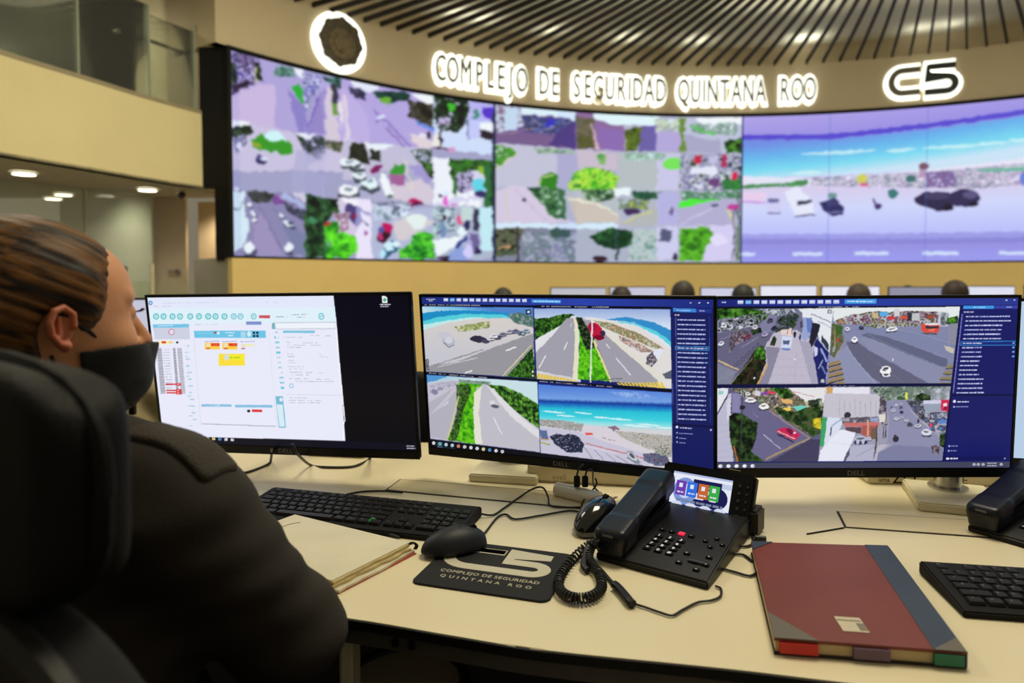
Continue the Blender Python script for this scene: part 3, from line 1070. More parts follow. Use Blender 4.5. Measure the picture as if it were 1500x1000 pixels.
# ================= picture 3: four city street cameras
def pic_city():
    p = Pic(1060, 600, quad=[(1026, 432.5), (1498.2, 433.5), (1482.7, 687.7), (1032.3, 686.7)], bg=(26, 30, 100))
    crop(p, 1040, 400, 1500, 1484)
    p.grad([(-60, 100), (1490, 100), (1490, 150), (-60, 150)], [(0, (26, 34, 110)), (.5, (40, 60, 160)), (1, (44, 56, 140))], (0, 100), (1400, 104))
    p.poly([(-60, 142), (1200, 144), (1200, 154), (-60, 152)], (10, 12, 30))
    p.dash(40, 121, 62, 121, 5, (215, 220, 240), fill=1)
    for k in range(13):
        x = 131 + k * 38.8
        p.rect(x - 14, 113, x + 14, 130, (120, 190, 235) if k == 1 else (216, 222, 246))
        p.rect(x - 14, 124, x + 14, 126, (150, 160, 200))
    p.rect(637, 110, 791, 132, (66, 150, 222)); p.dash(650, 121, 780, 122, 6, (200, 230, 250), fill=1)
    for x in (1420, 1458):
        p.rect(x - 4, 117, x + 4, 123, (200, 205, 240))
    p.dash(510, 147, 725, 148, 3, (190, 190, 205))
    # camera 1
    crop(p, 1045, 440, 1230, 1370)
    o = [(-220, 52), (1302, 56), (1240, 915), (-160, 912)]
    p.poly(o, (112, 112, 140))
    p.poly([(-220, 380), (240, 300), (560, 200), (720, 110), (760, 300), (540, 480), (160, 912), (-160, 912)], (100, 98, 126), jit=5)
    p.poly([(520, 130), (680, 120), (640, 330), (470, 320)], (126, 124, 156), jit=4)
    p.mott([(-220, 52), (460, 56), (600, 90), (560, 170), (430, 250), (250, 300), (-220, 300)], [(20, 30, 26), (36, 62, 30), (60, 100, 36), (150, 156, 160), (70, 74, 84), (30, 50, 28)], 16, seed=30)
    p.mott([(-220, 52), (440, 56), (500, 100), (300, 130), (100, 190), (-220, 200)], GRN, 18, seed=31)
    p.mott([(-220, 190), (200, 150), (460, 180), (420, 260), (100, 320), (-220, 330)], [(26, 26, 36), (226, 228, 238), (60, 64, 76), (150, 152, 170), (30, 40, 30)], 15, seed=32)
    p.mott([(420, 60), (700, 60), (860, 60), (900, 120), (680, 140), (520, 90)], [(190, 196, 214), (70, 80, 90), (214, 216, 230), (110, 120, 130)], 14, seed=33)
    p.mott([(160, 330), (360, 300), (380, 400), (240, 460), (160, 560)], [(70, 50, 60), (160, 140, 160), (60, 56, 64), (120, 100, 110)], 14, seed=34)
    p.mott([(690, 180), (830, 80), (930, 140), (880, 260), (740, 340), (660, 340)], [(24, 34, 28), (50, 90, 36), (40, 40, 60), (120, 120, 136), (30, 46, 30)], 15, seed=35)
    p.mott([(390, 300), (500, 270), (510, 320), (410, 360)], DKG, 10, seed=36)
    for (x, y, c) in ((70, 450, (226, 230, 240)), (440, 265, (206, 204, 214)), (550, 350, (170, 160, 200)), (600, 190, (70, 70, 90)), (650, 280, (44, 44, 74)), (90, 250, (214, 220, 226)), (360, 370, (130, 60, 80))):
        carpaint(p, x, y, 70, 60, c, -15)
    p.line([(290, 500), (470, 380)], 6, (170, 168, 186)); p.line([(45, 400), (200, 350)], 5, (150, 150, 170))
    p.line([(40, 640), (270, 745)], 20, (196, 172, 140))
    p.poly([(-100, 700), (40, 670), (250, 760), (180, 912), (-160, 912)], (126, 128, 150), jit=4)
    for k in range(4):
        p.line([(40 + k * 40, 880 - k * 20), (160 + k * 30, 740 + k * 10)], 4, (150, 150, 172))
    p.poly([(560, 470), (640, 340), (760, 290), (900, 300), (1080, 420), (1140, 912), (600, 912), (560, 912), (480, 912), (560, 700), (540, 540)], (188, 182, 200), jit=4)
    p.poly([(560, 490), (720, 500), (600, 912), (480, 912), (590, 700)], (136, 132, 154), jit=4)
    p.poly([(930, 420), (1060, 440), (1110, 700), (1130, 912), (1080, 912)], (166, 162, 184), jit=3)
    for k in range(4):
        p.line([(660 - k * 15, 620 + k * 90), (1110, 640 + k * 90)], 2.5, (160, 156, 176))
    p.line([(900, 560), (890, 912)], 2.5, (160, 156, 176))
    p.mott([(400, 600), (440, 530), (500, 480), (560, 520), (570, 670), (470, 912), (190, 912)], [(12, 16, 14), (24, 34, 18), (60, 40, 34), (30, 56, 20)], 16, seed=37)
    p.mott([(430, 520), (540, 470), (570, 620), (440, 640)], GRN, 14, seed=38)
    p.line([(565, 680), (585, 710), (478, 912)], 16, (206, 160, 84)); p.line([(420, 615), (185, 905)], 7, (150, 146, 110))
    for k in range(7):
        p.ell(230 + k * 42, 700 - k * 38, 24, 22, (70, 66, 90), .8); p.ell(230 + k * 42, 700 - k * 38, 15, 14, (104, 100, 128), .9)
    p.poly([(740, 370), (860, 380), (830, 530), (728, 520)], (206, 214, 240)); p.poly([(752, 415), (826, 420), (820, 466), (750, 462)], (80, 94, 120)); p.poly([(735, 500), (830, 510), (828, 535), (730, 525)], (110, 130, 190))
    p.poly([(728, 300), (840, 280), (870, 330), (850, 372), (730, 350)], (226, 206, 200)); p.line([(800, 290), (795, 350)], 8, (110, 80, 90)); p.line([(850, 270), (850, 350)], 7, (60, 60, 80))
    p.mott([(610, 440), (650, 360), (680, 400), (660, 480), (610, 470)], [(20, 30, 24), (40, 60, 30), (70, 50, 50)], 10, seed=39)
    p.ell(880, 355, 16, 36, (40, 40, 54)); p.ell(945, 240, 12, 40, (60, 56, 90)); p.ell(938, 380, 10, 40, (40, 50, 110))
    p.poly([(900, 58), (1300, 56), (1270, 600), (1200, 560), (1130, 340), (1060, 160), (960, 180), (960, 110)], (226, 230, 236))
    p.poly([(960, 150), (1070, 180), (1060, 340), (1000, 430), (950, 390), (975, 230)], (150, 164, 206)); p.poly([(1000, 160), (1070, 190), (1060, 330), (1020, 330)], (100, 120, 190))
    p.poly([(1070, 220), (1160, 240), (1120, 400), (1070, 500), (1040, 440)], (36, 34, 50)); p.poly([(1180, 360), (1262, 470), (1250, 540), (1170, 420)], (50, 56, 74))
    p.line([(1050, 120), (1280, 220)], 10, (130, 130, 150)); p.line([(1130, 200), (1280, 280)], 8, (150, 150, 170))
    p.poly([(1130, 390), (1258, 560), (1240, 912), (1160, 912), (1090, 600), (1090, 500)], (30, 36, 100)); p.poly([(1090, 480), (1140, 500), (1130, 590), (1100, 610)], (206, 206, 232))
    p.line([(1170, 510), (1240, 660)], 22, (150, 160, 214)); p.line([(1200, 640), (1150, 740)], 14, (150, 160, 190)); p.line([(1180, 700), (1230, 800)], 20, (110, 120, 170)); p.line([(1130, 390), (1262, 560), (1236, 905)], 7, (190, 196, 226))
    p.rect(1240, 78, 1280, 112, (110, 112, 126)); p.rect(1250, 88, 1270, 104, (230, 230, 235)); p.rect(1180, 850, 1218, 892, (190, 190, 180))
    p.ell(445, 840, 10, 12, (226, 226, 236)); p.ell(890, 630, 14, 12, (220, 214, 236))
    p.warp(o, 1.8, 8, 6)
    # camera 2
    crop(p, 1210, 440, 1420, 1500)
    p.poly([(75, 52), (1432, 48), (1352, 876), (20, 878)], (130, 134, 168), jit=3)
    p.poly([(75, 52), (1432, 48), (1425, 170), (80, 200)], (226, 232, 232))
    p.mott([(90, 190), (260, 130), (520, 90), (700, 100), (870, 90), (1200, 100), (1300, 150), (1300, 250), (1010, 230), (800, 230), (540, 240), (90, 230)],
           [(40, 50, 46), (170, 150, 170), (90, 50, 66), (206, 206, 214), (70, 80, 60), (180, 130, 110)], 22, seed=41)
    p.poly([(565, 100), (660, 100), (664, 146), (575, 150)], (90, 170, 230)); p.rect(660, 150, 740, 185, (200, 60, 70)); p.rect(800, 150, 870, 180, (214, 80, 60)); p.poly([(490, 110), (560, 105), (556, 170), (500, 170)], (200, 176, 130))
    p.rect(870, 108, 915, 200, (50, 50, 60)); p.rect(730, 70, 790, 150, (206, 204, 214)); p.rect(915, 120, 1000, 195, (190, 194, 196)); p.mott([(1080, 130), (1150, 130), (1150, 180), (1080, 180)], [(60, 80, 50), (190, 70, 60)], 12, seed=42)
    p.rect(1200, 100, 1300, 260, (200, 206, 214)); p.mott([(1220, 110), (1310, 110), (1300, 250), (1220, 250)], [(206, 210, 220), (60, 66, 76)], 12, seed=43)
    p.mott([(1290, 170), (1410, 150), (1410, 230), (1300, 240)], GRN, 14, seed=44)
    p.mott([(380, 220), (560, 215), (1010, 225), (1000, 255), (560, 275), (390, 250)], [(130, 110, 120), (70, 90, 50), (206, 196, 196), (60, 60, 70)], 12, seed=45)
    p.poly([(380, 260), (560, 280), (720, 300), (1010, 330), (1390, 420), (1380, 620), (700, 380), (420, 330), (260, 300)], (126, 132, 166), jit=3)
    p.poly([(440, 330), (640, 370), (920, 470), (1300, 620), (1290, 700), (1230, 700), (900, 570), (560, 420), (380, 350)], (96, 100, 128), jit=3)
    p.poly([(340, 380), (520, 400), (900, 570), (1270, 720), (1220, 876), (1080, 876), (760, 670), (480, 520)], (136, 140, 170), jit=3)
    p.poly([(220, 420), (330, 420), (480, 530), (760, 680), (1100, 876), (600, 876), (430, 760), (300, 600)], (98, 98, 124), jit=4)
    p.poly([(60, 560), (230, 470), (330, 620), (560, 876), (20, 876)], (140, 144, 176), jit=3)
    p.line([(230, 480), (320, 620), (540, 870)], 4, (170, 172, 196)); p.line([(440, 340), (900, 560), (1240, 700)], 3, (160, 160, 186))
    p.line([(700, 280), (1000, 340), (1390, 460)], 3, (160, 164, 190)); p.line([(480, 600), (830, 860)], 3, (130, 130, 156))
    for k in range(5):
        p.poly([(40 - k * 2, 650 + k * 62), (150 + k * 12, 620 + k * 56), (170 + k * 14, 650 + k * 58), (40 - k * 2, 690 + k * 62)], (150, 128, 96)); p.line([(40, 694 + k * 60), (170 + k * 14, 660 + k * 56)], 12, (50, 44, 50))
    for k in range(4):
        p.poly([(1290 - k * 30, 690 + k * 60), (1370, 670 + k * 66), (1360, 710 + k * 66), (1280 - k * 32, 716 + k * 66)], (140, 128, 96)); p.line([(1280 - k * 30, 722 + k * 60), (1360, 716 + k * 64)], 10, (60, 56, 60))
    p.mott([(60, 220), (160, 240), (200, 420), (100, 600), (50, 560)], [(150, 150, 150), (60, 90, 40), (110, 100, 90), (100, 110, 80)], 14, seed=46); p.rect(100, 250, 180, 340, (60, 96, 40)); p.line([(100, 300), (100, 470)], 8, (200, 160, 80)); p.line([(210, 400), (100, 590)], 7, (180, 150, 110)); p.rect(118, 380, 142, 420, (190, 60, 50))
    p.line([(635, 170), (635, 270)], 8, (206, 206, 214)); p.line([(1310, 280), (1315, 470)], 6, (150, 156, 150))
    p.poly([(1260, 470), (1370, 500), (1360, 560), (1290, 530)], (200, 190, 176)); p.rect(1330, 230, 1410, 460, (140, 140, 150), .7)
    for (x, y, w, h, c) in ((705, 292, 130, 62, (236, 236, 240)), (310, 402, 66, 84, (240, 240, 244)), (645, 742, 120, 120, (240, 240, 240)), (230, 285, 54, 60, (220, 220, 230)), (378, 272, 50, 44, (40, 44, 84))):
        carpaint(p, x, y, w, h, c, -8 if w > 100 else 0, roof=(90, 90, 110))
    p.poly([(600, 700), (650, 684), (705, 712), (660, 750)], (244, 244, 244)); p.ell(648, 714, 26, 14, (70, 72, 90)); p.ell(650, 785, 46, 22, (230, 230, 234)); p.ell(650, 780, 26, 10, (50, 50, 60))
    p.poly([(1020, 235), (1215, 240), (1205, 320), (1190, 335), (1060, 330), (1020, 300)], (214, 80, 66)); p.rect(1060, 225, 1215, 246, (226, 226, 230)); p.rect(1065, 256, 1200, 284, (60, 50, 60)); p.line([(1030, 336), (1190, 345)], 10, (50, 50, 70)); p.ell(1130, 300, 36, 14, (230, 120, 100))
    p.ell(720, 622, 8, 16, (220, 226, 240)); p.rect(15, 74, 58, 114, (110, 112, 126)); p.rect(26, 86, 48, 104, (230, 230, 235))
    p.warp([(75, 52), (1432, 48), (1352, 876), (20, 878)], 1.5, 8, 7)
    # strip
    crop(p, 1040, 400, 1500, 1484)
    p.poly([(-60, 524), (1170, 524), (1170, 541), (-60, 541)], (14, 18, 60)); p.dash(560, 534, 700, 534, 3, (170, 170, 200))
    # camera 3
    crop(p, 1045, 560, 1230, 1370)
    p.poly([(-160, 58), (1228, 58), (1172, 868), (-120, 868)], (92, 90, 122), jit=4)
    p.poly([(-160, 58), (160, 60), (160, 130), (40, 380), (-160, 600)], (226, 228, 236)); p.rect(60, 90, 110, 130, (150, 200, 196))
    p.poly([(-120, 868), (-160, 560), (40, 400), (160, 130), (200, 110), (200, 400), (250, 868)], (186, 184, 206), jit=3); p.line([(40, 372), (160, 132)], 12, (60, 56, 76)); p.poly([(150, 180), (195, 160), (205, 400), (160, 420)], (210, 208, 222))
    for k in range(6):
        p.line([(40, 480 + k * 70), (205, 450 + k * 72)], 2.5, (160, 158, 186))
    p.poly([(205, 110), (300, 90), (520, 200), (900, 480), (1075, 610), (600, 868), (330, 868), (340, 420), (215, 330)], (104, 100, 136), jit=4); p.poly([(205, 120), (300, 110), (300, 330), (215, 320)], (134, 130, 170))
    p.mott([(190, 62), (820, 58), (1040, 110), (1228, 200), (1228, 500), (1100, 600), (900, 480), (520, 230), (340, 160)],
           [(30, 44, 30), (206, 200, 206), (70, 90, 60), (160, 130, 120), (50, 60, 40), (190, 176, 150)], 22, seed=50)
    p.poly([(820, 58), (1228, 58), (1224, 230), (1020, 210), (900, 130)], (226, 226, 228)); p.line([(880, 100), (1120, 165)], 7, (200, 130, 130)); p.mott([(1040, 200), (1200, 180), (1200, 290), (1060, 290)], [(226, 226, 228), (60, 80, 50), (40, 44, 44)], 16, seed=51)
    p.rect(530, 105, 605, 135, (130, 70, 170)); p.rect(600, 98, 690, 128, (206, 70, 90)); p.rect(460, 90, 520, 150, (206, 206, 226)); p.mott([(620, 58), (800, 62), (890, 150), (800, 190), (700, 120)], GRN, 14, seed=52)
    p.poly([(740, 180), (860, 190), (880, 240), (780, 230)], (226, 176, 110)); p.poly([(760, 290), (850, 265), (860, 310), (800, 325)], (236, 200, 90)); p.poly([(880, 270), (980, 250), (1100, 300), (1060, 330), (940, 325)], (110, 206, 190)); p.mott([(620, 150), (700, 140), (700, 260), (620, 270)], [(220, 214, 210), (60, 50, 50)], 10, seed=53)
    p.mott([(670, 270), (880, 330), (1150, 240), (1210, 330), (1180, 560), (1100, 600), (960, 480), (780, 400)], [(14, 24, 16), (30, 56, 24), (54, 84, 40), (90, 80, 60)], 16, seed=54); p.mott([(1090, 400), (1190, 390), (1190, 520), (1090, 480)], [(226, 206, 50), (190, 170, 40), (60, 80, 30)], 14, seed=55)
    p.line([(620, 310), (760, 410), (1070, 610)], 12, (170, 140, 130)); p.line([(1075, 612), (600, 840)], 22, (160, 140, 110)); p.poly([(1085, 625), (1190, 632), (1172, 868), (640, 868)], (66, 62, 92), jit=3)
    p.line([(560, 570), (755, 725)], 7, (206, 206, 226)); p.line([(430, 320), (500, 380)], 4, (160, 156, 190))
    carpaint(p, 415, 196, 120, 70, (236, 236, 240)); carpaint(p, 560, 265, 110, 84, (240, 240, 236)); carpaint(p, 380, 125, 60, 50, (230, 230, 236))
    p.poly([(700, 540), (760, 492), (880, 510), (965, 580), (920, 640), (800, 590)], (196, 40, 84)); p.line([(715, 536), (915, 622)], 9, (240, 200, 190)); p.poly([(800, 520), (850, 505), (910, 560), (860, 575)], (120, 20, 60)); p.ell(905, 556, 14, 12, (240, 210, 226)); p.line([(710, 565), (900, 655)], 14, (50, 36, 60))
    p.mott([(180, 370), (240, 330), (320, 340), (420, 400), (500, 450), (490, 600), (440, 760), (600, 868), (280, 868), (210, 660)], [(8, 14, 12), (20, 36, 20), (40, 66, 30), (60, 90, 44)], 17, seed=56)
    p.line([(320, 60), (328, 760)], 11, (60, 60, 60)); p.ell(328, 275, 28, 26, (36, 36, 44)); p.line([(250, 690), (290, 868)], 18, (176, 110, 70)); p.line([(262, 700), (300, 850)], 8, (60, 30, 30))
    p.warp([(-160, 58), (1228, 58), (1172, 868), (-120, 868)], 1.8, 8, 8)
    # camera 4
    crop(p, 1200, 560, 1410, 1500)
    p.poly([(80, 50), (1405, 50), (1322, 835), (20, 835)], (156, 154, 176), jit=3)
    p.poly([(80, 50), (550, 52), (555, 130), (660, 130), (660, 380), (280, 400), (60, 360)], (196, 192, 204), jit=3); p.poly([(80, 60), (540, 56), (545, 125), (80, 120)], (226, 226, 236)); p.rect(90, 56, 160, 120, (206, 160, 100))
    for k in range(8):
        p.line([(230 + k * 55, 180 + (k % 3) * 20), (235 + k * 55, 360)], 6, (170, 164, 176))
    p.mott([(550, 50), (1400, 50), (1395, 190), (1040, 190), (720, 200), (600, 110)], [(70, 90, 80), (120, 136, 126), (90, 110, 90), (170, 176, 180), (60, 90, 60)], 20, seed=60)
    p.mott([(1100, 90), (1400, 60), (1390, 190), (1120, 190)], [(206, 206, 220), (150, 156, 166), (110, 120, 120)], 18, seed=61); p.mott([(1030, 150), (1100, 120), (1190, 150), (1190, 200), (1090, 280), (1040, 250)], DKG, 14, seed=62); p.rect(925, 115, 950, 190, (226, 226, 90))
    p.poly([(1110, 200), (1300, 196), (1290, 260), (1220, 330), (1110, 320)], (150, 160, 180)); p.rect(1120, 200, 1300, 236, (206, 206, 226)); p.poly([(1300, 195), (1385, 190), (1378, 330), (1300, 300)], (206, 40, 80)); p.poly([(1320, 240), (1360, 225), (1365, 280), (1330, 300)], (236, 220, 226)); p.rect(1330, 262, 1370, 300, (140, 20, 60))
    p.mott([(930, 200), (1100, 200), (1190, 480), (1000, 330)], [(50, 56, 90), (110, 110, 140), (40, 50, 50), (160, 150, 170)], 13, seed=63); p.mott([(1110, 320), (1370, 330), (1350, 560), (1200, 520)], [(90, 110, 130), (190, 190, 206), (60, 50, 60), (90, 130, 190)], 15, seed=64); p.poly([(1270, 410), (1370, 405), (1365, 440), (1290, 450)], (90, 130, 200))
    p.poly([(720, 200), (930, 200), (1100, 430), (1290, 600), (1322, 835), (610, 835), (740, 640), (760, 400)], (140, 140, 172), jit=4); p.poly([(640, 740), (790, 670), (1322, 700), (1322, 835), (640, 835)], (124, 126, 160), jit=3)
    p.mott([(660, 130), (720, 180), (740, 460), (680, 470), (650, 330)], [(90, 86, 96), (60, 56, 66), (170, 166, 180), (120, 100, 100)], 12, seed=65)
    p.mott([(260, 380), (640, 370), (650, 420), (270, 440)], [(110, 106, 120), (80, 74, 86), (170, 166, 180)], 11, seed=66); p.poly([(280, 432), (650, 430), (650, 470), (285, 475)], (200, 110, 110)); p.poly([(470, 465), (640, 465), (630, 600), (470, 560)], (170, 90, 84)); p.rect(300, 480, 465, 545, (90, 70, 80)); p.rect(570, 490, 630, 610, (110, 90, 80)); p.rect(525, 400, 545, 570, (206, 160, 130))
    p.ell(320, 352, 36, 34, (50, 50, 60)); p.rect(296, 380, 340, 420, (160, 156, 166)); p.rect(560, 380, 640, 420, (150, 160, 200)); p.rect(655, 340, 715, 430, (220, 216, 206))
    p.poly([(50, 376), (105, 374), (75, 680), (35, 680)], (60, 160, 100)); p.poly([(105, 370), (240, 380), (270, 430), (230, 520), (140, 650), (75, 680)], (214, 220, 236)); p.line([(150, 480), (145, 570)], 12, (50, 50, 70)); p.line([(150, 470), (260, 390)], 14, (150, 170, 200))
    p.poly([(150, 600), (250, 500), (410, 535), (360, 660), (280, 835), (20, 835), (40, 730)], (228, 230, 244)); p.line([(150, 640), (360, 665)], 3, (200, 204, 220)); p.poly([(350, 680), (610, 660), (590, 835), (290, 835)], (176, 176, 200), jit=3); p.line([(410, 790), (600, 690)], 4, (130, 130, 150)); p.poly([(350, 690), (345, 770), (300, 835), (280, 835)], (90, 84, 110))
    carpaint(p, 460, 610, 150, 100, (180, 184, 206)); 
    for k in range(5):
        p.ell(405 + k * 27, 640, 12, 22, (40, 44, 90) if k % 2 == 0 else (190, 190, 210))
    carpaint(p, 550, 600, 50, 50, (206, 206, 226))
    for (x, y, w, h, c) in ((1150, 540, 104, 90, (214, 216, 230)), (1065, 470, 70, 50, (200, 200, 214)), (975, 455, 60, 50, (80, 80, 100)), (938, 412, 46, 36, (206, 206, 220)), (835, 395, 56, 46, (206, 206, 220)), (887, 385, 44, 36, (180, 180, 200)),
                            (888, 325, 42, 34, (60, 56, 76)), (800, 305, 44, 40, (206, 206, 220)), (880, 272, 40, 30, (90, 90, 110)), (830, 250, 36, 30, (214, 214, 226)), (880, 240, 30, 22, (200, 200, 214)), (780, 270, 24, 22, (90, 100, 140))):
        carpaint(p, x, y, w, h, c)
    p.ell(830, 605, 30, 34, (50, 44, 60)); p.ell(820, 575, 12, 16, (70, 50, 60)); p.line([(630, 460), (625, 640), (608, 835)], 12, (70, 66, 60)); p.line([(700, 470), (700, 600)], 8, (60, 56, 80)); p.line([(722, 470), (722, 600)], 8, (60, 56, 80))
    p.poly([(640, 670), (780, 660), (650, 735), (630, 835), (600, 835)], (186, 180, 196)); p.line([(795, 672), (645, 740)], 4, (214, 210, 200)); p.line([(980, 300), (1080, 400), (1180, 490)], 8, (186, 176, 186)); p.ell(1065, 420, 10, 24, (60, 50, 70)); p.ell(1195, 460, 14, 24, (226, 70, 110))
    p.mott([(1290, 560), (1350, 540), (1340, 700), (1290, 680)], DKG, 13, seed=67); p.mott([(1200, 680), (1290, 660), (1280, 780), (1210, 750)], [(60, 50, 70), (110, 90, 100), (150, 150, 170)], 12, seed=68)
    p.warp([(80, 50), (1405, 50), (1322, 835), (20, 835)], 1.5, 8, 9)
    # side panel
    crop(p, 1040, 400, 1500, 1484)
    p.poly([(1196, 142), (1480, 144), (1440, 905), (1112, 905), (1150, 560)], (24, 28, 98)); p.poly([(1196, 150), (1204, 150), (1160, 560), (1118, 898), (1110, 898), (1150, 545)], (14, 18, 66))
    p.poly([(1212, 146), (1360, 146), (1358, 162), (1210, 162)], (60, 150, 226)); p.dash(1260, 154, 1316, 155, 5, (170, 215, 245), fill=1); p.poly([(1362, 146), (1480, 147), (1479, 162), (1360, 162)], (54, 66, 160)); p.dash(1420, 154, 1446, 154, 4, (180, 190, 230), fill=1)
    p.dash(1214, 178, 1260, 178, 6, (214, 216, 240), fill=1)
    for k, w in enumerate((212, 218, 180, 178, 176, 182, 92, 94, 92, 100, 90, 88, 86, 96, 120, 120, 122, 132)):
        y = 200 + k * 21.8; x = 1224 - k * 2.7
        if k == 6:
            p.poly([(1198, y - 10), (1468, y - 10), (1466, y + 12), (1196, y + 12)], (50, 140, 214)); p.poly([(1202, y - 7), (1465, y - 7), (1463, y + 9), (1200, y + 9)], (26, 40, 116))
        p.dash(x, y, x + w, y, 6, (176, 184, 232), fill=1, seed=k); p.dash(x, y, x + w, y, 3, (225, 228, 250), fill=.6, seed=k + 40)
        if k in (6, 7, 8, 9):
            p.ell(1458 - k, y, 6, 4, (110, 190, 240))
    p.line([(1206, 186), (1162, 572)], 5, (120, 120, 200)); p.line([(1474, 186), (1452, 572)], 3, (50, 60, 140))
    p.poly([(1156, 578), (1456, 578), (1455, 586), (1155, 586)], (14, 16, 60)); p.ell(1168, 612, 7, 7, (235, 235, 250)); p.dash(1182, 614, 1236, 614, 6, (214, 218, 240), fill=1)
    for y, w in ((638, 62), (825, 34), (847, 30)):
        x = 1166 - (y - 638) * .12; p.ell(x, y, 4, 4, (200, 205, 235)); p.dash(x + 8, y, x + 8 + w, y, 4, (150, 160, 210), fill=1)
    p.poly([(1122, 874), (1412, 874), (1411, 892), (1120, 892)], (20, 24, 84)); p.ell(1136, 884, 8, 5, (240, 240, 250)); p.dash(1148, 884, 1184, 884, 6, (230, 230, 245), fill=1); p.rect(1402, 881, 1408, 887, (200, 205, 240))
    # taskbar
    p.poly([(-60, 899), (1435, 899), (1432, 940), (-60, 940)], (66, 68, 92)); p.rect(34, 903, 46, 928, (120, 120, 130))
    for k in range(5):
        x = 64 + k * 38
        p.ell(x, 914, 10, 8, (240, 240, 246)); p.ell(x + 4, 914, 3, 3, (120, 120, 150) if k in (0, 4) else (230, 230, 240))
    for x in (1260, 1280, 1303, 1388):
        p.ell(x, 912, 7, 6, (210, 212, 226)); p.ell(x, 912, 3, 2.6, (90, 92, 110))
    p.dash(1322, 906, 1366, 906, 4, (210, 212, 226), fill=1); p.dash(1322, 918, 1366, 918, 4.5, (210, 212, 226), fill=1)
    return p.half()


# ================= the video wall: authored over its columns (x in photo px) and height 0..1
WT = [(300, 66), (338, 74), (447, 102.5), (503, 118), (632, 142), (723, 154), (842, 165), (995, 172), (1085, 172), (1208, 166.5), (1356, 158), (1500, 147), (1560, 141)]
WB = [(300, 375), (338, 375.5), (723, 379.5), (900, 382.5), (1080, 385), (1300, 385.5), (1500, 384), (1560, 383)]
WX0, WX1 = 338.0, 1560.0


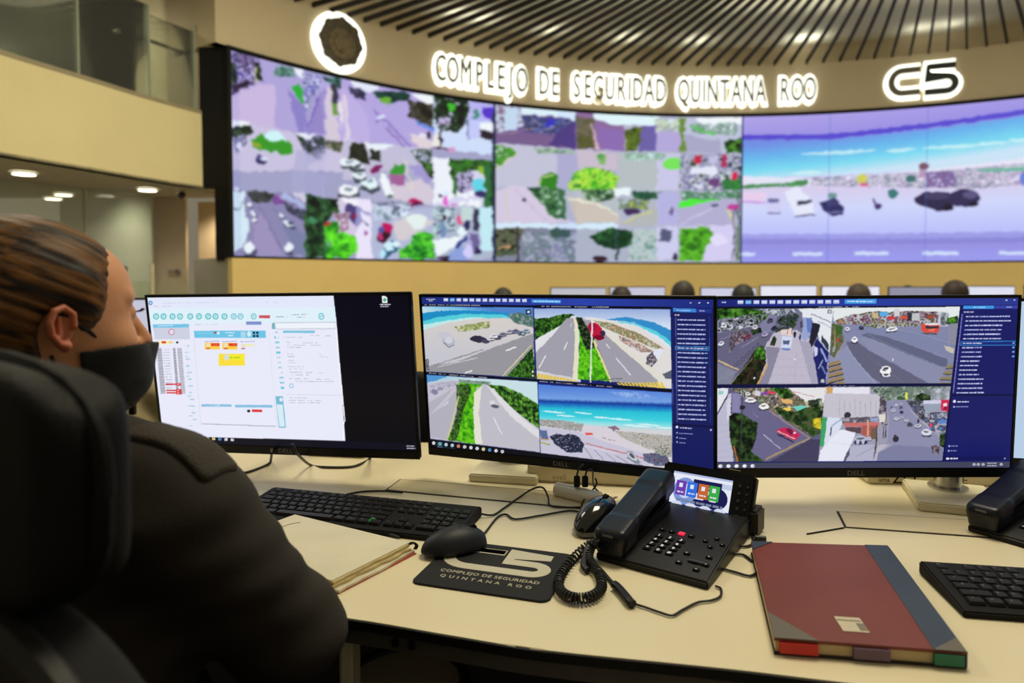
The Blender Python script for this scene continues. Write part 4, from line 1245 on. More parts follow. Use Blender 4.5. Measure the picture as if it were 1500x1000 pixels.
def pic_wall():
    W, H = 2400, 560

    def fn(p):
        t = np.interp(p[:, 0], *zip(*WT))
        b = np.interp(p[:, 0], *zip(*WB))
        return np.c_[(p[:, 0] - WX0) / (WX1 - WX0) * W, (p[:, 1] - t) / (b - t) * H]
    p = Pic(W, H, fn=fn, bg=(160, 160, 190))
    L = (188, 176, 214)
    # ---- segment 1, three rows of street cameras
    crop(p, 335, 70, 530, 1083)
    p.poly([(15, 20), (620, 180), (640, 690), (15, 590)], (172, 162, 206)); p.poly([(20, 390), (280, 290), (380, 300), (360, 660), (15, 600)], (196, 180, 212)); p.poly([(480, 330), (620, 470), (640, 690), (560, 680)], (140, 130, 190))
    p.mott([(15, 30), (250, 70), (270, 260), (200, 300), (15, 380)], [(80, 70, 130), (200, 190, 235), (50, 40, 70), (150, 130, 180), (30, 40, 30)], 15, seed=70); p.poly([(25, 300), (170, 270), (190, 310), (30, 370)], (50, 34, 50)); p.mott([(15, 130), (60, 130), (70, 280), (15, 300)], DKG, 12, seed=71); p.mott([(210, 120), (245, 120), (270, 260), (230, 275)], DKG, 10, seed=72); p.line([(210, 150), (218, 290)], 14, (190, 190, 130))
    p.mott([(370, 140), (520, 170), (540, 240), (470, 240), (380, 215)], [(50, 90, 80), (90, 130, 110), (160, 180, 200)], 12, seed=73); p.poly([(505, 160), (610, 185), (610, 250), (560, 230)], (226, 232, 246)); p.poly([(515, 320), (560, 290), (610, 380), (590, 440)], (50, 170, 60))
    p.mott([(600, 200), (760, 230), (750, 290), (620, 480), (590, 380)], [(60, 60, 100), (214, 220, 245), (100, 90, 150), (170, 180, 230)], 13, seed=74); p.ell(620, 455, 16, 16, (220, 226, 250))
    p.poly([(760, 230), (1083, 300), (1083, 800), (640, 690), (610, 660), (740, 320)], (180, 166, 214)); p.poly([(620, 640), (720, 420), (780, 320), (770, 700), (640, 690)], (150, 136, 190)); p.line([(630, 650), (740, 400)], 16, (120, 104, 170)); p.poly([(790, 350), (830, 320), (880, 550), (900, 750), (780, 730)], (206, 196, 206)); p.poly([(880, 470), (910, 420), (1000, 770), (930, 760)], (224, 214, 220))
    p.mott([(760, 240), (960, 270), (970, 380), (860, 330), (800, 290)], [(30, 60, 60), (50, 90, 70), (150, 170, 200)], 12, seed=75); p.rect(840, 300, 880, 480, (60, 60, 70)); p.rect(836, 460, 880, 545, (110, 150, 70)); p.poly([(970, 270), (1083, 290), (1083, 340), (980, 320)], (220, 224, 246)); p.mott([(985, 310), (1083, 330), (1083, 420), (1010, 370)], [(40, 50, 70), (90, 90, 130)], 10, seed=76)
    p.poly([(15, 590), (620, 690), (1083, 800), (1083, 1000), (15, 1000)], (196, 190, 212)); p.mott([(15, 640), (170, 640), (200, 680), (90, 740), (15, 720)], DKG, 12, seed=77); p.poly([(15, 590), (170, 605), (165, 640), (15, 650)], (230, 235, 246))
    p.poly([(180, 750), (260, 700), (480, 740), (530, 820), (500, 865), (300, 830), (190, 800)], (60, 150, 40)); p.poly([(270, 710), (340, 670), (430, 690), (470, 750), (380, 765)], (200, 235, 240)); p.mott([(180, 760), (260, 770), (250, 810), (190, 795)], [(60, 150, 40), (190, 170, 60)], 9, seed=78)
    p.mott([(15, 740), (150, 700), (130, 790), (40, 850)], [(190, 190, 220), (90, 90, 120), (220, 220, 240)], 12, seed=79); p.ell(80, 800, 26, 30, (214, 214, 236)); p.mott([(540, 690), (780, 720), (770, 860), (720, 890), (610, 840)], [(30, 40, 36), (50, 66, 50), (90, 90, 110), (190, 190, 220)], 13, seed=80); p.poly([(530, 680), (700, 705), (700, 725), (610, 740)], (226, 230, 246))
    p.mott([(780, 740), (930, 760), (900, 850), (780, 810)], [(60, 70, 40), (110, 110, 90), (180, 180, 180)], 12, seed=81); p.poly([(930, 740), (1020, 750), (1020, 790), (930, 780)], (226, 230, 240)); p.mott([(1000, 780), (1083, 770), (1083, 930), (980, 900)], [(24, 26, 20), (50, 54, 36)], 12, seed=82)
    p.ell(262, 915, 50, 36, (60, 54, 100), rot=25); p.ell(285, 905, 34, 24, (214, 220, 240), rot=15); p.ell(240, 890, 20, 16, (90, 84, 130))
    crop(p, 500, 110, 730, 1500)
    p.poly([(0, 40), (880, 190), (870, 700), (0, 610)], (176, 164, 212)); p.poly([(0, 100), (260, 400), (250, 640), (0, 610)], (186, 172, 216)); p.line([(20, 200), (60, 610)], 40, (214, 204, 214)); p.poly([(60, 60), (360, 110), (350, 150), (260, 180), (150, 140)], (220, 226, 246)); p.mott([(60, 110), (180, 140), (240, 240), (120, 230)], [(40, 44, 60), (90, 80, 110)], 12, seed=83)
    p.mott([(310, 160), (640, 170), (650, 250), (440, 280), (320, 220)], [(16, 40, 44), (40, 80, 60), (20, 50, 40)], 16, seed=84); p.poly([(340, 215), (480, 225), (460, 290), (380, 270)], (110, 170, 60)); p.poly([(650, 175), (880, 205), (880, 320), (760, 260)], (232, 238, 250)); p.mott([(640, 240), (880, 300), (940, 540), (720, 450), (640, 400)], [(30, 26, 20), (60, 56, 40), (100, 100, 90)], 15, seed=85)
    p.line([(700, 450), (880, 530)], 34, (110, 140, 220)); p.line([(300, 330), (660, 680)], 26, (150, 130, 190)); p.line([(420, 500), (600, 680)], 20, (140, 120, 180)); p.poly([(640, 560), (880, 640), (870, 700), (720, 690)], (216, 204, 206)); p.ell(370, 400, 40, 26, (206, 214, 245)); p.line([(330, 460), (400, 425)], 12, (110, 96, 150)); p.ell(780, 585, 50, 26, (220, 216, 226)); p.rect(810, 545, 850, 610, (50, 44, 50))
    p.poly([(880, 190), (1460, 270), (1460, 760), (880, 700)], (200, 214, 236)); p.mott([(880, 195), (1210, 240), (1200, 440), (1100, 540), (1020, 530), (940, 560), (890, 420)], [(16, 24, 18), (30, 50, 26), (40, 60, 36), (190, 190, 214)], 16, seed=86); p.ell(1045, 325, 40, 36, (70, 180, 50)); p.mott([(930, 400), (1040, 400), (1030, 480), (930, 480)], [(206, 196, 236), (60, 50, 60)], 12, seed=87)
    p.line([(940, 540), (940, 700)], 20, (50, 34, 40)); p.poly([(880, 570), (930, 560), (940, 690), (870, 680)], (226, 226, 216)); p.line([(880, 695), (1060, 710)], 18, (80, 50, 60)); p.poly([(1000, 690), (1090, 690), (1070, 740), (1010, 730)], (206, 150, 190)); p.rect(1210, 260, 1460, 450, (180, 176, 230)); p.poly([(1350, 310), (1460, 320), (1460, 440), (1340, 400)], (90, 60, 190)); p.rect(1250, 340, 1300, 430, (70, 140, 110)); p.poly([(1340, 460), (1460, 470), (1460, 540), (1330, 520)], (232, 238, 250)); p.poly([(1320, 520), (1460, 550), (1455, 620), (1310, 590)], (46, 34, 44)); p.poly([(1210, 460), (1330, 450), (1300, 600), (1210, 600)], (190, 196, 236)); p.line([(1205, 430), (1210, 620)], 12, (100, 100, 140))
    # rows 2-3 of segment 1
    crop(p, 500, 110, 730, 1500)
    p.poly([(0, 620), (870, 700), (860, 1000), (0, 1000)], (190, 186, 206)); p.poly([(200, 640), (500, 670), (400, 720), (260, 740)], (224, 232, 250)); p.mott([(90, 650), (200, 640), (270, 840), (60, 830)], [(24, 26, 18), (50, 54, 36)], 16, seed=88); p.mott([(270, 710), (370, 720), (360, 820), (270, 800)], [(30, 32, 26), (50, 60, 46)], 14, seed=89); p.mott([(640, 700), (870, 710), (860, 900), (720, 820)], [(60, 80, 60), (190, 190, 220), (40, 60, 40), (220, 226, 240)], 16, seed=90)
    crop(p, 520, 240, 730, 1448)
    p.poly([(150, 100), (520, 0), (780, 100), (780, 420), (0, 340), (0, 180)], (170, 170, 196)); p.poly([(340, 210), (640, 150), (780, 250), (770, 410), (360, 340)], (206, 196, 206)); p.poly([(380, 0), (480, 0), (500, 110), (350, 90)], (60, 150, 50)); p.poly([(340, 90), (490, 110), (500, 215), (340, 190)], (160, 100, 146)); p.line([(500, -60), (560, 260)], 22, (214, 206, 190)); p.poly([(530, 0), (640, 0), (780, 170), (700, 180)], (160, 150, 200))
    p.poly([(240, 90), (290, 90), (370, 280), (330, 330), (290, 300)], (232, 240, 250)); p.ell(330, 315, 30, 18, (90, 110, 90)); p.mott([(640, -40), (780, 0), (780, 150), (700, 80)], DKG + [(60, 140, 40)], 14, seed=91)
    for (x, y, w, h, c) in ((30, 110, 120, 110, (226, 236, 245)), (140, 190, 170, 130, (220, 236, 242)), (0, 30, 160, 60, (226, 236, 245)), (10, 220, 60, 60, (214, 220, 240)), (-90, 260, 200, 140, (236, 244, 250)), (-60, -10, 200, 90, (226, 236, 246))):
        p.ell(x + 10, y + h * .34, w * .55, h * .42, (50, 60, 60), .8); p.ell(x, y, w * .5, h * .42, c); p.ell(x + 5, y - h * .1, w * .2, h * .15, (90, 110, 120), .7)
    p.ell(205, 40, 70, 30, (120, 30, 90), rot=-25); p.ell(595, 380, 76, 30, (180, 30, 90)); p.ell(620, 395, 60, 16, (60, 20, 50), .8); p.mott([(170, 370), (560, 370), (560, 440), (170, 420)], [(80, 76, 100), (170, 176, 196), (110, 120, 130)], 12, seed=92)
    # rect third col row 2/3 pieces
    p.poly([(780, -70), (1390, -20), (1390, 420), (780, 420)], (206, 206, 226)); p.poly([(790, -60), (960, -60), (1000, 330), (790, 400)], (228, 232, 242)); p.mott([(940, -60), (1390, -40), (1390, 60), (1100, 80), (1000, 340)], [(20, 40, 20), (60, 130, 40), (30, 50, 30)], 18, seed=93); p.mott([(1230, 0), (1310, 0), (1310, 120), (1240, 80)], [(190, 206, 60), (110, 160, 50)], 12, seed=94); p.rect(1300, 0, 1395, 430, (50, 110, 60), jit=9); p.line([(1370, 0), (1380, 430)], 22, (20, 50, 30))
    p.mott([(1020, 80), (1180, 60), (1200, 260), (1020, 300)], [(60, 60, 80), (206, 200, 230), (110, 100, 140), (40, 36, 50)], 15, seed=95); p.ell(1235, 205, 66, 70, (100, 206, 220)); p.poly([(1200, 260), (1300, 270), (1300, 330), (1220, 320)], (60, 50, 100)); 
    for (x, y, r_) in ((1165, 290, 36), (1170, 390, 40), (1100, 320, 26), (1240, 390, 36), (1050, 300, 30), (1075, 390, 24)):
        p.ell(x, y, r_, r_, (232, 236, 250))
    p.ell(905, 360, 30, 56, (220, 110, 200)); p.ell(910, 280, 30, 26, (200, 230, 240)); p.ell(855, 305, 14, 16, (50, 60, 70)); p.ell(990, 400, 50, 16, (200, 150, 200))
    # bottom row
    crop(p, 335, 220, 540, 1281)
    p.poly([(680, 410), (870, 430), (870, 250), (700, 150), (870, 60), (860, 0), (600, 0), (560, 400)], (168, 168, 200), .6)
    p.poly([(20, 360), (690, 400), (680, 970), (20, 970)], (140, 136, 170)); p.poly([(20, 380), (130, 380), (150, 600), (170, 720), (100, 900), (20, 940)], (206, 226, 232)); p.poly([(200, 640), (300, 560), (470, 960), (220, 960)], (156, 146, 180)); p.poly([(380, 500), (680, 760), (680, 970), (620, 970)], (124, 130, 160)); p.mott([(150, 370), (390, 380), (380, 460), (260, 480), (160, 430)], [(50, 50, 50), (90, 96, 90)], 14, seed=96); p.mott([(380, 400), (500, 410), (500, 500), (400, 480)], [(190, 120, 200), (110, 70, 130), (150, 120, 180)], 12, seed=97)
    p.line([(480, 400), (680, 510)], 44, (170, 180, 214)); p.mott([(480, 450), (690, 560), (680, 650), (500, 540)], [(50, 50, 70), (90, 96, 110)], 13, seed=98); p.line([(270, 520), (470, 900)], 10, (110, 108, 140)); p.poly([(560, 380), (690, 390), (690, 470), (600, 430)], (200, 196, 214))
    for (x, y, w, h) in ((175, 500, 40, 60), (210, 575, 44, 40), (222, 625, 50, 40), (460, 590, 60, 50), (530, 670, 110, 60), (530, 880, 80, 110), (170, 890, 110, 130), (60, 350, 50, 40)):
        p.ell(x + 8, y + h * .3, w * .55, h * .4, (70, 70, 96), .8, rot=30); p.ell(x, y, w * .46, h * .42, (226, 234, 244), rot=20)
    p.line([(30, 540), (90, 540), (125, 460)], 10, (90, 110, 120)); p.ell(555, 668, 24, 16, (70, 90, 110))
    p.mott([(690, 400), (1000, 440), (990, 540), (900, 620), (860, 980), (680, 970)], [(14, 20, 12), (28, 50, 20), (40, 80, 36), (70, 110, 60)], 22, seed=99); p.mott([(870, 680), (960, 640), (1050, 740), (1150, 760), (1160, 880), (1090, 980), (860, 980)], [(40, 120, 30), (80, 190, 40), (120, 240, 50)], 20, seed=100); p.ell(895, 660, 22, 22, (190, 50, 50)); p.ell(760, 640, 40, 30, (70, 140, 90)); p.ell(900, 850, 20, 40, (110, 150, 140), .7)
    p.poly([(1000, 430), (1281, 440), (1281, 990), (1160, 990), (1150, 780), (1040, 740), (950, 640), (990, 540)], (206, 196, 216)); p.poly([(1010, 440), (1281, 460), (1281, 540), (1060, 480)], (236, 240, 250)); p.poly([(1060, 480), (1200, 520), (1160, 700), (1060, 560)], (80, 70, 120)); p.mott([(950, 560), (1100, 560), (1080, 720), (990, 740)], [(206, 190, 206), (130, 90, 110), (220, 220, 230)], 14, seed=101); p.line([(1190, 620), (1281, 680)], 12, (100, 96, 130)); p.ell(1240, 745, 14, 24, (140, 80, 110)); p.ell(1140, 600, 30, 20, (150, 30, 60), .8)
    crop(p, 520, 240, 730, 1448)
    p.poly([(0, 340), (155, 350), (155, 945), (0, 945)], (226, 220, 236)); p.poly([(0, 420), (150, 490), (150, 520), (60, 470), (40, 600), (0, 640)], (150, 150, 190)); p.line([(40, 550), (120, 610)], 14, (90, 90, 120)); p.ell(95, 690, 16, 30, (160, 90, 150)); p.ell(0, 830, 20, 60, (110, 220, 60))
    p.poly([(155, 410), (780, 440), (780, 945), (155, 945)], (176, 182, 206)); p.poly([(360, 560), (560, 520), (780, 560), (540, 740), (430, 760)], (206, 200, 200)); p.mott([(170, 400), (560, 400), (560, 520), (330, 540), (180, 560)], [(90, 100, 120), (210, 220, 236), (120, 140, 150)], 18, seed=102); p.ell(610, 560, 90, 80, (220, 232, 226)); p.ell(480, 500, 40, 26, (214, 226, 245))
    p.ell(290, 690, 60, 104, (60, 20, 36), rot=35); p.ell(320, 630, 56, 46, (190, 20, 90), rot=35); p.ell(245, 715, 24, 32, (200, 60, 120)); p.ell(250, 660, 30, 40, (90, 90, 150), rot=30); p.poly([(260, 850), (360, 760), (440, 800), (420, 850), (300, 935), (250, 920)], (50, 90, 120)); p.ell(325, 815, 54, 44, (200, 232, 240)); p.ell(270, 890, 30, 40, (180, 226, 240)); p.ell(405, 800, 34, 30, (214, 236, 244))
    p.mott([(430, 945), (430, 870), (540, 780), (620, 680), (780, 680), (780, 945)], [(30, 110, 40), (60, 160, 40), (110, 220, 60), (40, 130, 60)], 18, seed=103)
    p.poly([(780, 420), (1390, 420), (1390, 945), (780, 945)], (170, 180, 196)); p.mott([(780, 420), (1000, 420), (1000, 640), (880, 720), (780, 700)], [(110, 150, 150), (206, 226, 226), (80, 90, 110), (190, 200, 210)], 18, seed=104); p.rect(870, 500, 900, 600, (60, 30, 40)); p.ell(885, 650, 30, 90, (120, 140, 180)); p.rect(1060, 430, 1180, 560, (190, 210, 206)); p.rect(1190, 440, 1240, 660, (60, 60, 80)); p.poly([(1240, 430), (1390, 430), (1370, 850), (1270, 860)], (190, 226, 232)); p.ell(1045, 550, 22, 40, (220, 90, 130)); p.ell(1120, 600, 40, 50, (50, 46, 90)); p.ell(1075, 660, 46, 50, (220, 236, 246)); p.poly([(1150, 690), (1230, 700), (1260, 880), (1180, 880)], (50, 44, 80)); p.ell(1180, 760, 70, 100, (170, 160, 210), .5)
    p.poly([(780, 740), (940, 730), (1060, 700), (1040, 780), (800, 930)], (228, 236, 250)); p.line([(1010, 830), (1120, 720)], 40, (60, 70, 140)); p.poly([(920, 890), (1080, 820), (1150, 945), (920, 945)], (140, 160, 210)); p.ell(1130, 860, 40, 70, (206, 200, 245)); p.rect(1380, 560, 1448, 945, (60, 70, 90)); p.poly([(820, 910), (930, 900), (920, 945), (780, 945)], (60, 40, 60))
    # ---- segment 2
    crop(p, 700, 130, 1110, 1500)
    p.rect(84, 80, 1412, 930, (176, 180, 196))
    p.poly([(88, 90), (525, 125), (525, 320), (88, 290)], (110, 90, 140)); p.mott([(88, 90), (230, 100), (250, 200), (90, 240)], [(120, 90, 110), (206, 220, 236), (90, 70, 90)], 20, seed=110); p.rect(140, 110, 210, 220, (190, 210, 226)); p.poly([(220, 95), (520, 120), (520, 170), (400, 150), (240, 140)], (214, 232, 245)); p.mott([(230, 140), (520, 170), (500, 240), (380, 240), (240, 230)], [(90, 110, 170), (60, 60, 90), (150, 150, 190)], 16, seed=111); p.poly([(90, 240), (300, 240), (520, 250), (520, 318), (90, 288)], (120, 96, 136)); p.poly([(420, 230), (520, 180), (520, 318), (380, 300)], (80, 60, 120)); p.rect(360, 160, 410, 200, (60, 60, 180)); p.line([(110, 250), (300, 210)], 6, (160, 130, 130))
    p.poly([(525, 125), (780, 140), (780, 330), (525, 320)], (140, 110, 150)); p.poly([(610, 130), (960, 150), (960, 200), (700, 190), (620, 160)], (216, 236, 246)); p.mott([(525, 150), (620, 160), (620, 250), (530, 270)], [(120, 110, 90), (90, 90, 60)], 14, seed=112); p.mott([(525, 260), (620, 250), (630, 320), (525, 318)], [(110, 100, 60), (70, 80, 40)], 12, seed=113); p.line([(600, 190), (640, 320)], 14, (206, 176, 190)); p.poly([(640, 200), (780, 230), (770, 330), (650, 325)], (140, 110, 170)); p.mott([(780, 220), (880, 200), (880, 270), (840, 330), (790, 330)], [(50, 60, 30), (110, 130, 40), (70, 90, 40)], 12, seed=114); p.poly([(870, 200), (960, 190), (960, 335), (860, 332)], (110, 100, 160)); p.poly([(940, 160), (1080, 170), (1080, 340), (960, 335)], (176, 166, 206)); p.mott([(930, 160), (1080, 170), (1080, 230), (960, 230)], [(206, 226, 236), (190, 200, 160), (150, 160, 180)], 14, seed=115); p.poly([(1080, 160), (1105, 160), (1105, 340), (1080, 340)], (110, 140, 60))
    p.poly([(1105, 155), (1412, 155), (1412, 345), (1105, 340)], (186, 190, 210)); p.poly([(1160, 155), (1412, 155), (1412, 200), (1180, 190)], (232, 240, 250)); p.mott([(1130, 190), (1380, 190), (1390, 250), (1140, 240)], [(206, 216, 226), (110, 140, 120), (220, 226, 236)], 12, seed=116); p.line([(1130, 200), (1260, 250)], 10, (80, 190, 70)); p.mott([(1320, 280), (1410, 270), (1410, 345), (1330, 340)], GRN, 12, seed=117); p.poly([(1110, 250), (1300, 280), (1300, 345), (1105, 340)], (166, 166, 190))
    p.poly([(88, 295), (440, 320), (415, 520), (88, 520)], (190, 190, 206)); p.mott([(88, 300), (160, 310), (210, 350), (88, 420)], [(90, 170, 50), (60, 130, 40), (190, 200, 190)], 14, seed=118); p.line([(90, 425), (210, 345)], 8, (214, 206, 170)); p.ell(380, 490, 62, 44, (50, 130, 30)); p.line([(320, 500), (340, 465), (400, 455)], 8, (206, 206, 140)); p.mott([(300, 315), (520, 325), (510, 350), (310, 345)], [(190, 210, 190), (90, 120, 90)], 10, seed=119)
    p.poly([(420, 350), (740, 330), (745, 540), (420, 525)], (176, 172, 200)); p.poly([(520, 325), (740, 340), (740, 430), (540, 420)], (196, 184, 196)); p.mott([(485, 520), (500, 450), (570, 420), (700, 430), (745, 470), (740, 545), (500, 540)], [(60, 150, 30), (110, 200, 50), (190, 230, 80), (50, 130, 30)], 18, seed=120); p.mott([(640, 345), (690, 350), (680, 400), (650, 400)], [(150, 200, 110), (90, 150, 80)], 8, seed=121)
    p.poly([(745, 340), (1075, 345), (1075, 545), (745, 540)], (178, 186, 186)); p.poly([(960, 345), (1075, 350), (1075, 540), (960, 540)], (196, 194, 220)); p.mott([(770, 340), (1000, 345), (980, 380), (800, 380)], [(196, 214, 206), (120, 160, 130), (206, 226, 230)], 12, seed=122); p.ell(1040, 400, 50, 34, (120, 220, 90))
    p.mott([(1080, 350), (1412, 350), (1412, 545), (1080, 545)], [(50, 60, 70), (206, 206, 226), (110, 110, 140), (228, 232, 242), (60, 80, 60)], 20, seed=123); p.rect(1160, 355, 1200, 400, (190, 40, 70)); p.rect(1230, 360, 1280, 400, (190, 186, 214)); p.rect(1300, 350, 1330, 420, (170, 50, 90)); p.ell(1375, 466, 18, 18, (206, 30, 70)); p.mott([(1300, 490), (1412, 480), (1412, 545), (1320, 540)], [(60, 140, 60), (50, 110, 60)], 12, seed=124); p.rect(1140, 420, 1280, 460, (220, 222, 235)); p.ell(1265, 500, 30, 24, (110, 70, 120))
    p.poly([(88, 540), (190, 510), (260, 520), (400, 660), (520, 710), (84, 710)], (206, 196, 214)); p.poly([(260, 520), (460, 530), (470, 700), (400, 680)], (60, 110, 60)); p.mott([(260, 520), (420, 525), (460, 700), (390, 660)], [(30, 60, 40), (70, 120, 70), (190, 206, 190)], 15, seed=125); p.line([(140, 530), (160, 700)], 8, (206, 200, 170)); p.line([(200, 530), (360, 700)], 6, (190, 180, 196)); p.ell(245, 585, 10, 12, (60, 60, 70))
    p.poly([(470, 545), (760, 545), (755, 712), (520, 712)], (180, 186, 190)); p.mott([(540, 535), (710, 530), (730, 590), (600, 600)], [(40, 66, 50), (80, 120, 70), (190, 206, 196)], 14, seed=126); p.poly([(480, 570), (640, 600), (760, 680), (755, 712), (520, 712)], (200, 190, 176)); p.line([(470, 580), (640, 610), (750, 670)], 8, (226, 230, 206)); p.poly([(710, 530), (820, 530), (800, 570), (740, 570)], (226, 240, 248)); p.mott([(820, 550), (980, 545), (980, 590), (840, 590)], [(30, 70, 60), (60, 110, 70)], 12, seed=127); p.mott([(750, 590), (920, 590), (900, 640), (760, 640)], [(206, 220, 214), (90, 110, 100), (190, 200, 80)], 12, seed=128); p.ell(820, 650, 44, 20, (70, 50, 90)); p.poly([(770, 720), (950, 610), (960, 725), (780, 730)], (176, 180, 176)); p.line([(770, 715), (930, 650)], 8, (206, 200, 120)); p.poly([(960, 550), (1070, 545), (1070, 725), (960, 725)], (178, 176, 214)); p.ell(1035, 655, 12, 26, (110, 100, 130))
    p.poly([(1075, 555), (1412, 545), (1412, 730), (1075, 730)], (176, 172, 200)); p.poly([(1075, 600), (1290, 570), (1300, 590), (1080, 640)], (80, 230, 60)); p.mott([(1080, 550), (1412, 550), (1412, 590), (1090, 590)], [(206, 220, 226), (60, 120, 70), (150, 160, 170)], 12, seed=129); p.line([(1090, 720), (1300, 620)], 8, (200, 196, 220)); p.line([(1340, 640), (1380, 730)], 14, (206, 206, 150)); p.ell(1370, 635, 30, 18, (190, 70, 150)); p.ell(1270, 625, 20, 10, (90, 90, 120)); p.line([(1395, 560), (1400, 730)], 12, (80, 110, 90))
    p.poly([(84, 710), (745, 715), (740, 750), (430, 740), (84, 735)], (206, 226, 240)); p.poly([(84, 735), (520, 740), (520, 915), (84, 915)], (130, 134, 150)); p.mott([(84, 735), (240, 740), (200, 880), (84, 890)], [(50, 44, 30), (90, 110, 80), (110, 100, 80), (60, 80, 60)], 16, seed=130); p.mott([(230, 760), (520, 760), (520, 915), (240, 915)], [(130, 130, 160), (170, 176, 190), (100, 120, 120), (150, 146, 176)], 24, seed=131); p.rect(390, 745, 490, 790, (60, 90, 80)); p.line([(205, 740), (212, 915)], 12, (60, 60, 70)); p.line([(100, 850), (180, 830)], 10, (190, 150, 110))
    p.poly([(520, 745), (960, 745), (960, 915), (520, 915)], (170, 176, 190)); p.mott([(600, 780), (700, 740), (830, 760), (840, 820), (750, 860), (640, 830)], [(20, 44, 30), (30, 70, 40), (60, 110, 60)], 14, seed=132); p.mott([(840, 750), (960, 750), (960, 915), (800, 915)], [(160, 186, 186), (190, 200, 196), (110, 150, 140)], 18, seed=133); p.rect(735, 745, 750, 915, (60, 80, 80)); p.ell(650, 905, 40, 18, (60, 40, 50)); p.poly([(960, 745), (1070, 725), (1070, 915), (960, 915)], (200, 200, 226)); p.poly([(980, 750), (1050, 760), (1020, 820), (970, 810)], (90, 96, 120)); p.ell(1055, 900, 14, 20, (60, 50, 70))
    p.poly([(1080, 735), (1412, 730), (1412, 920), (1080, 920)], (206, 200, 230)); p.mott([(1080, 745), (1240, 740), (1260, 780), (1200, 920), (1080, 920)], [(50, 110, 30), (90, 170, 40), (110, 190, 60)], 16, seed=134); p.ell(1290, 810, 50, 30, (220, 214, 240)); p.rect(1385, 735, 1412, 920, (110, 130, 110)); p.line([(1375, 640), (1375, 920)], 6, (90, 90, 100))
    p.line([(84, 85), (84, 925)], 10, (50, 60, 90))
    # faint brightness steps between the panels
    crop(p, 0, 0, 1500, 1500)
    for x0, x1, a in ((338, 350, .12), (445, 476, .06), (476, 507, .0), (814, 843, .08), (960, 992, .0)):
        p.rect(x0, 60, x1, 390, (110, 120, 190), a)
    for x in (472, 842, 963):
        p.rect(x, 60, x + 1.2, 390, (220, 220, 230), .18)
    # blue-white haze of the lit panels
    for sl in ((slice(None), slice(0, int((1086 - WX0) / (WX1 - WX0) * W))),):
        p.a[sl] = np.clip((p.a[sl] - 150) * 1.18 + 148, 0, 250)
        crop(p, 0, 0, 1500, 1500)
        for q_ in ([(336, 60), (724, 60), (724, 390), (336, 390)], [(725, 60), (1085, 60), (1085, 390), (725, 390)]):
            p.warp(q_, 5, 16, 10)
            p.warp(q_, 2.5, 7, 11)
        p.blur(11, sl)
        p.a[sl] = p.a[sl] * .93 + np.array((170, 170, 240)) * .07
    # ---- segment 3, one beach road picture
    crop(p, 1060, 60, 1500, 1189)
    X1 = 1360
    p.poly([(68, 200), (X1, 150), (X1, 900), (68, 900)], (200, 200, 240))
    p.grad([(68, 280), (X1, 180), (X1, 330), (800, 380), (410, 400), (68, 400)], [(0, (172, 160, 230)), (1, (150, 140, 226))], (400, 280), (410, 390))
    p.line([(68, 383), (400, 378), (800, 338), (1189, 290), (X1, 262)], 20, (84, 72, 206))
    p.poly([(68, 394), (400, 390), (800, 352), (1189, 305), (X1, 280), (X1, 470), (1000, 500), (68, 545)], (110, 190, 236))
    p.grad([(68, 394), (400, 390), (800, 352), (1189, 305), (X1, 280), (X1, 470), (1000, 500), (68, 545)], [(0, (110, 140, 226)), (.35, (100, 180, 236)), (.7, (120, 216, 240)), (1, (200, 226, 245))], (400, 380), (420, 530))
    for (x, y, w) in ((450, 440, 150), (700, 432, 60), (900, 422, 120), (1060, 410, 60), (1180, 400, 60), (330, 520, 60)):
        p.ell(x, y, w, 7, (206, 240, 246), .8, rot=-3)
    p.poly([(68, 536), (400, 545), (1000, 490), (X1, 450), (X1, 560), (68, 570)], (226, 226, 245))
    p.mott([(340, 540), (800, 520), (1190, 490), (X1, 480), (X1, 560), (1000, 590), (340, 570)], [(226, 226, 245), (170, 150, 190), (210, 214, 226), (130, 130, 160), (222, 214, 235)], 20, seed=140)
    p.mott([(70, 570), (250, 560), (330, 545), (330, 565), (230, 590), (70, 590)], [(90, 170, 90), (60, 120, 80), (170, 200, 190)], 14, seed=141)
    p.poly([(1000, 510), (1190, 505), (1190, 520), (1010, 522)], (110, 180, 160)); p.rect(770, 490, 800, 545, (180, 150, 180)); p.mott([(800, 520), (920, 520), (910, 580), (800, 580)], [(206, 196, 226), (110, 90, 150), (150, 110, 160)], 12, seed=142); p.ell(545, 545, 20, 20, (206, 206, 90)); p.ell(555, 570, 16, 10, (220, 100, 140)); p.ell(740, 548, 20, 14, (60, 110, 110)); p.ell(790, 500, 20, 14, (120, 80, 100))
    p.grad([(68, 585), (340, 570), (1000, 590), (X1, 560), (X1, 760), (68, 770)], [(0, (214, 204, 236)), (.4, (206, 214, 250)), (1, (186, 190, 250))], (600, 580), (600, 770))
    p.poly([(68, 600), (170, 600), (160, 640), (68, 640)], (230, 206, 236)); p.line([(68, 636), (170, 640)], 7, (200, 160, 226))
    p.grad([(68, 765), (X1, 755), (X1, 880), (68, 880)], [(0, (160, 160, 232)), (.4, (150, 146, 226)), (1, (156, 156, 240))], (600, 765), (600, 880)); p.poly([(68, 785), (X1, 780), (X1, 800), (68, 805)], (130, 126, 206), .6)
    for x, w in ((95, 62), (335, 120), (590, 134), (864, 142), (1160, 130)):
        p.rect(x - w / 2, 838, x + w / 2, 852, (206, 220, 250))
    p.poly([(160, 625), (215, 620), (232, 660), (225, 682), (172, 684)], (206, 206, 245)); p.rect(175, 624, 215, 640, (110, 110, 160)); p.line([(172, 684), (225, 682)], 6, (90, 90, 140))
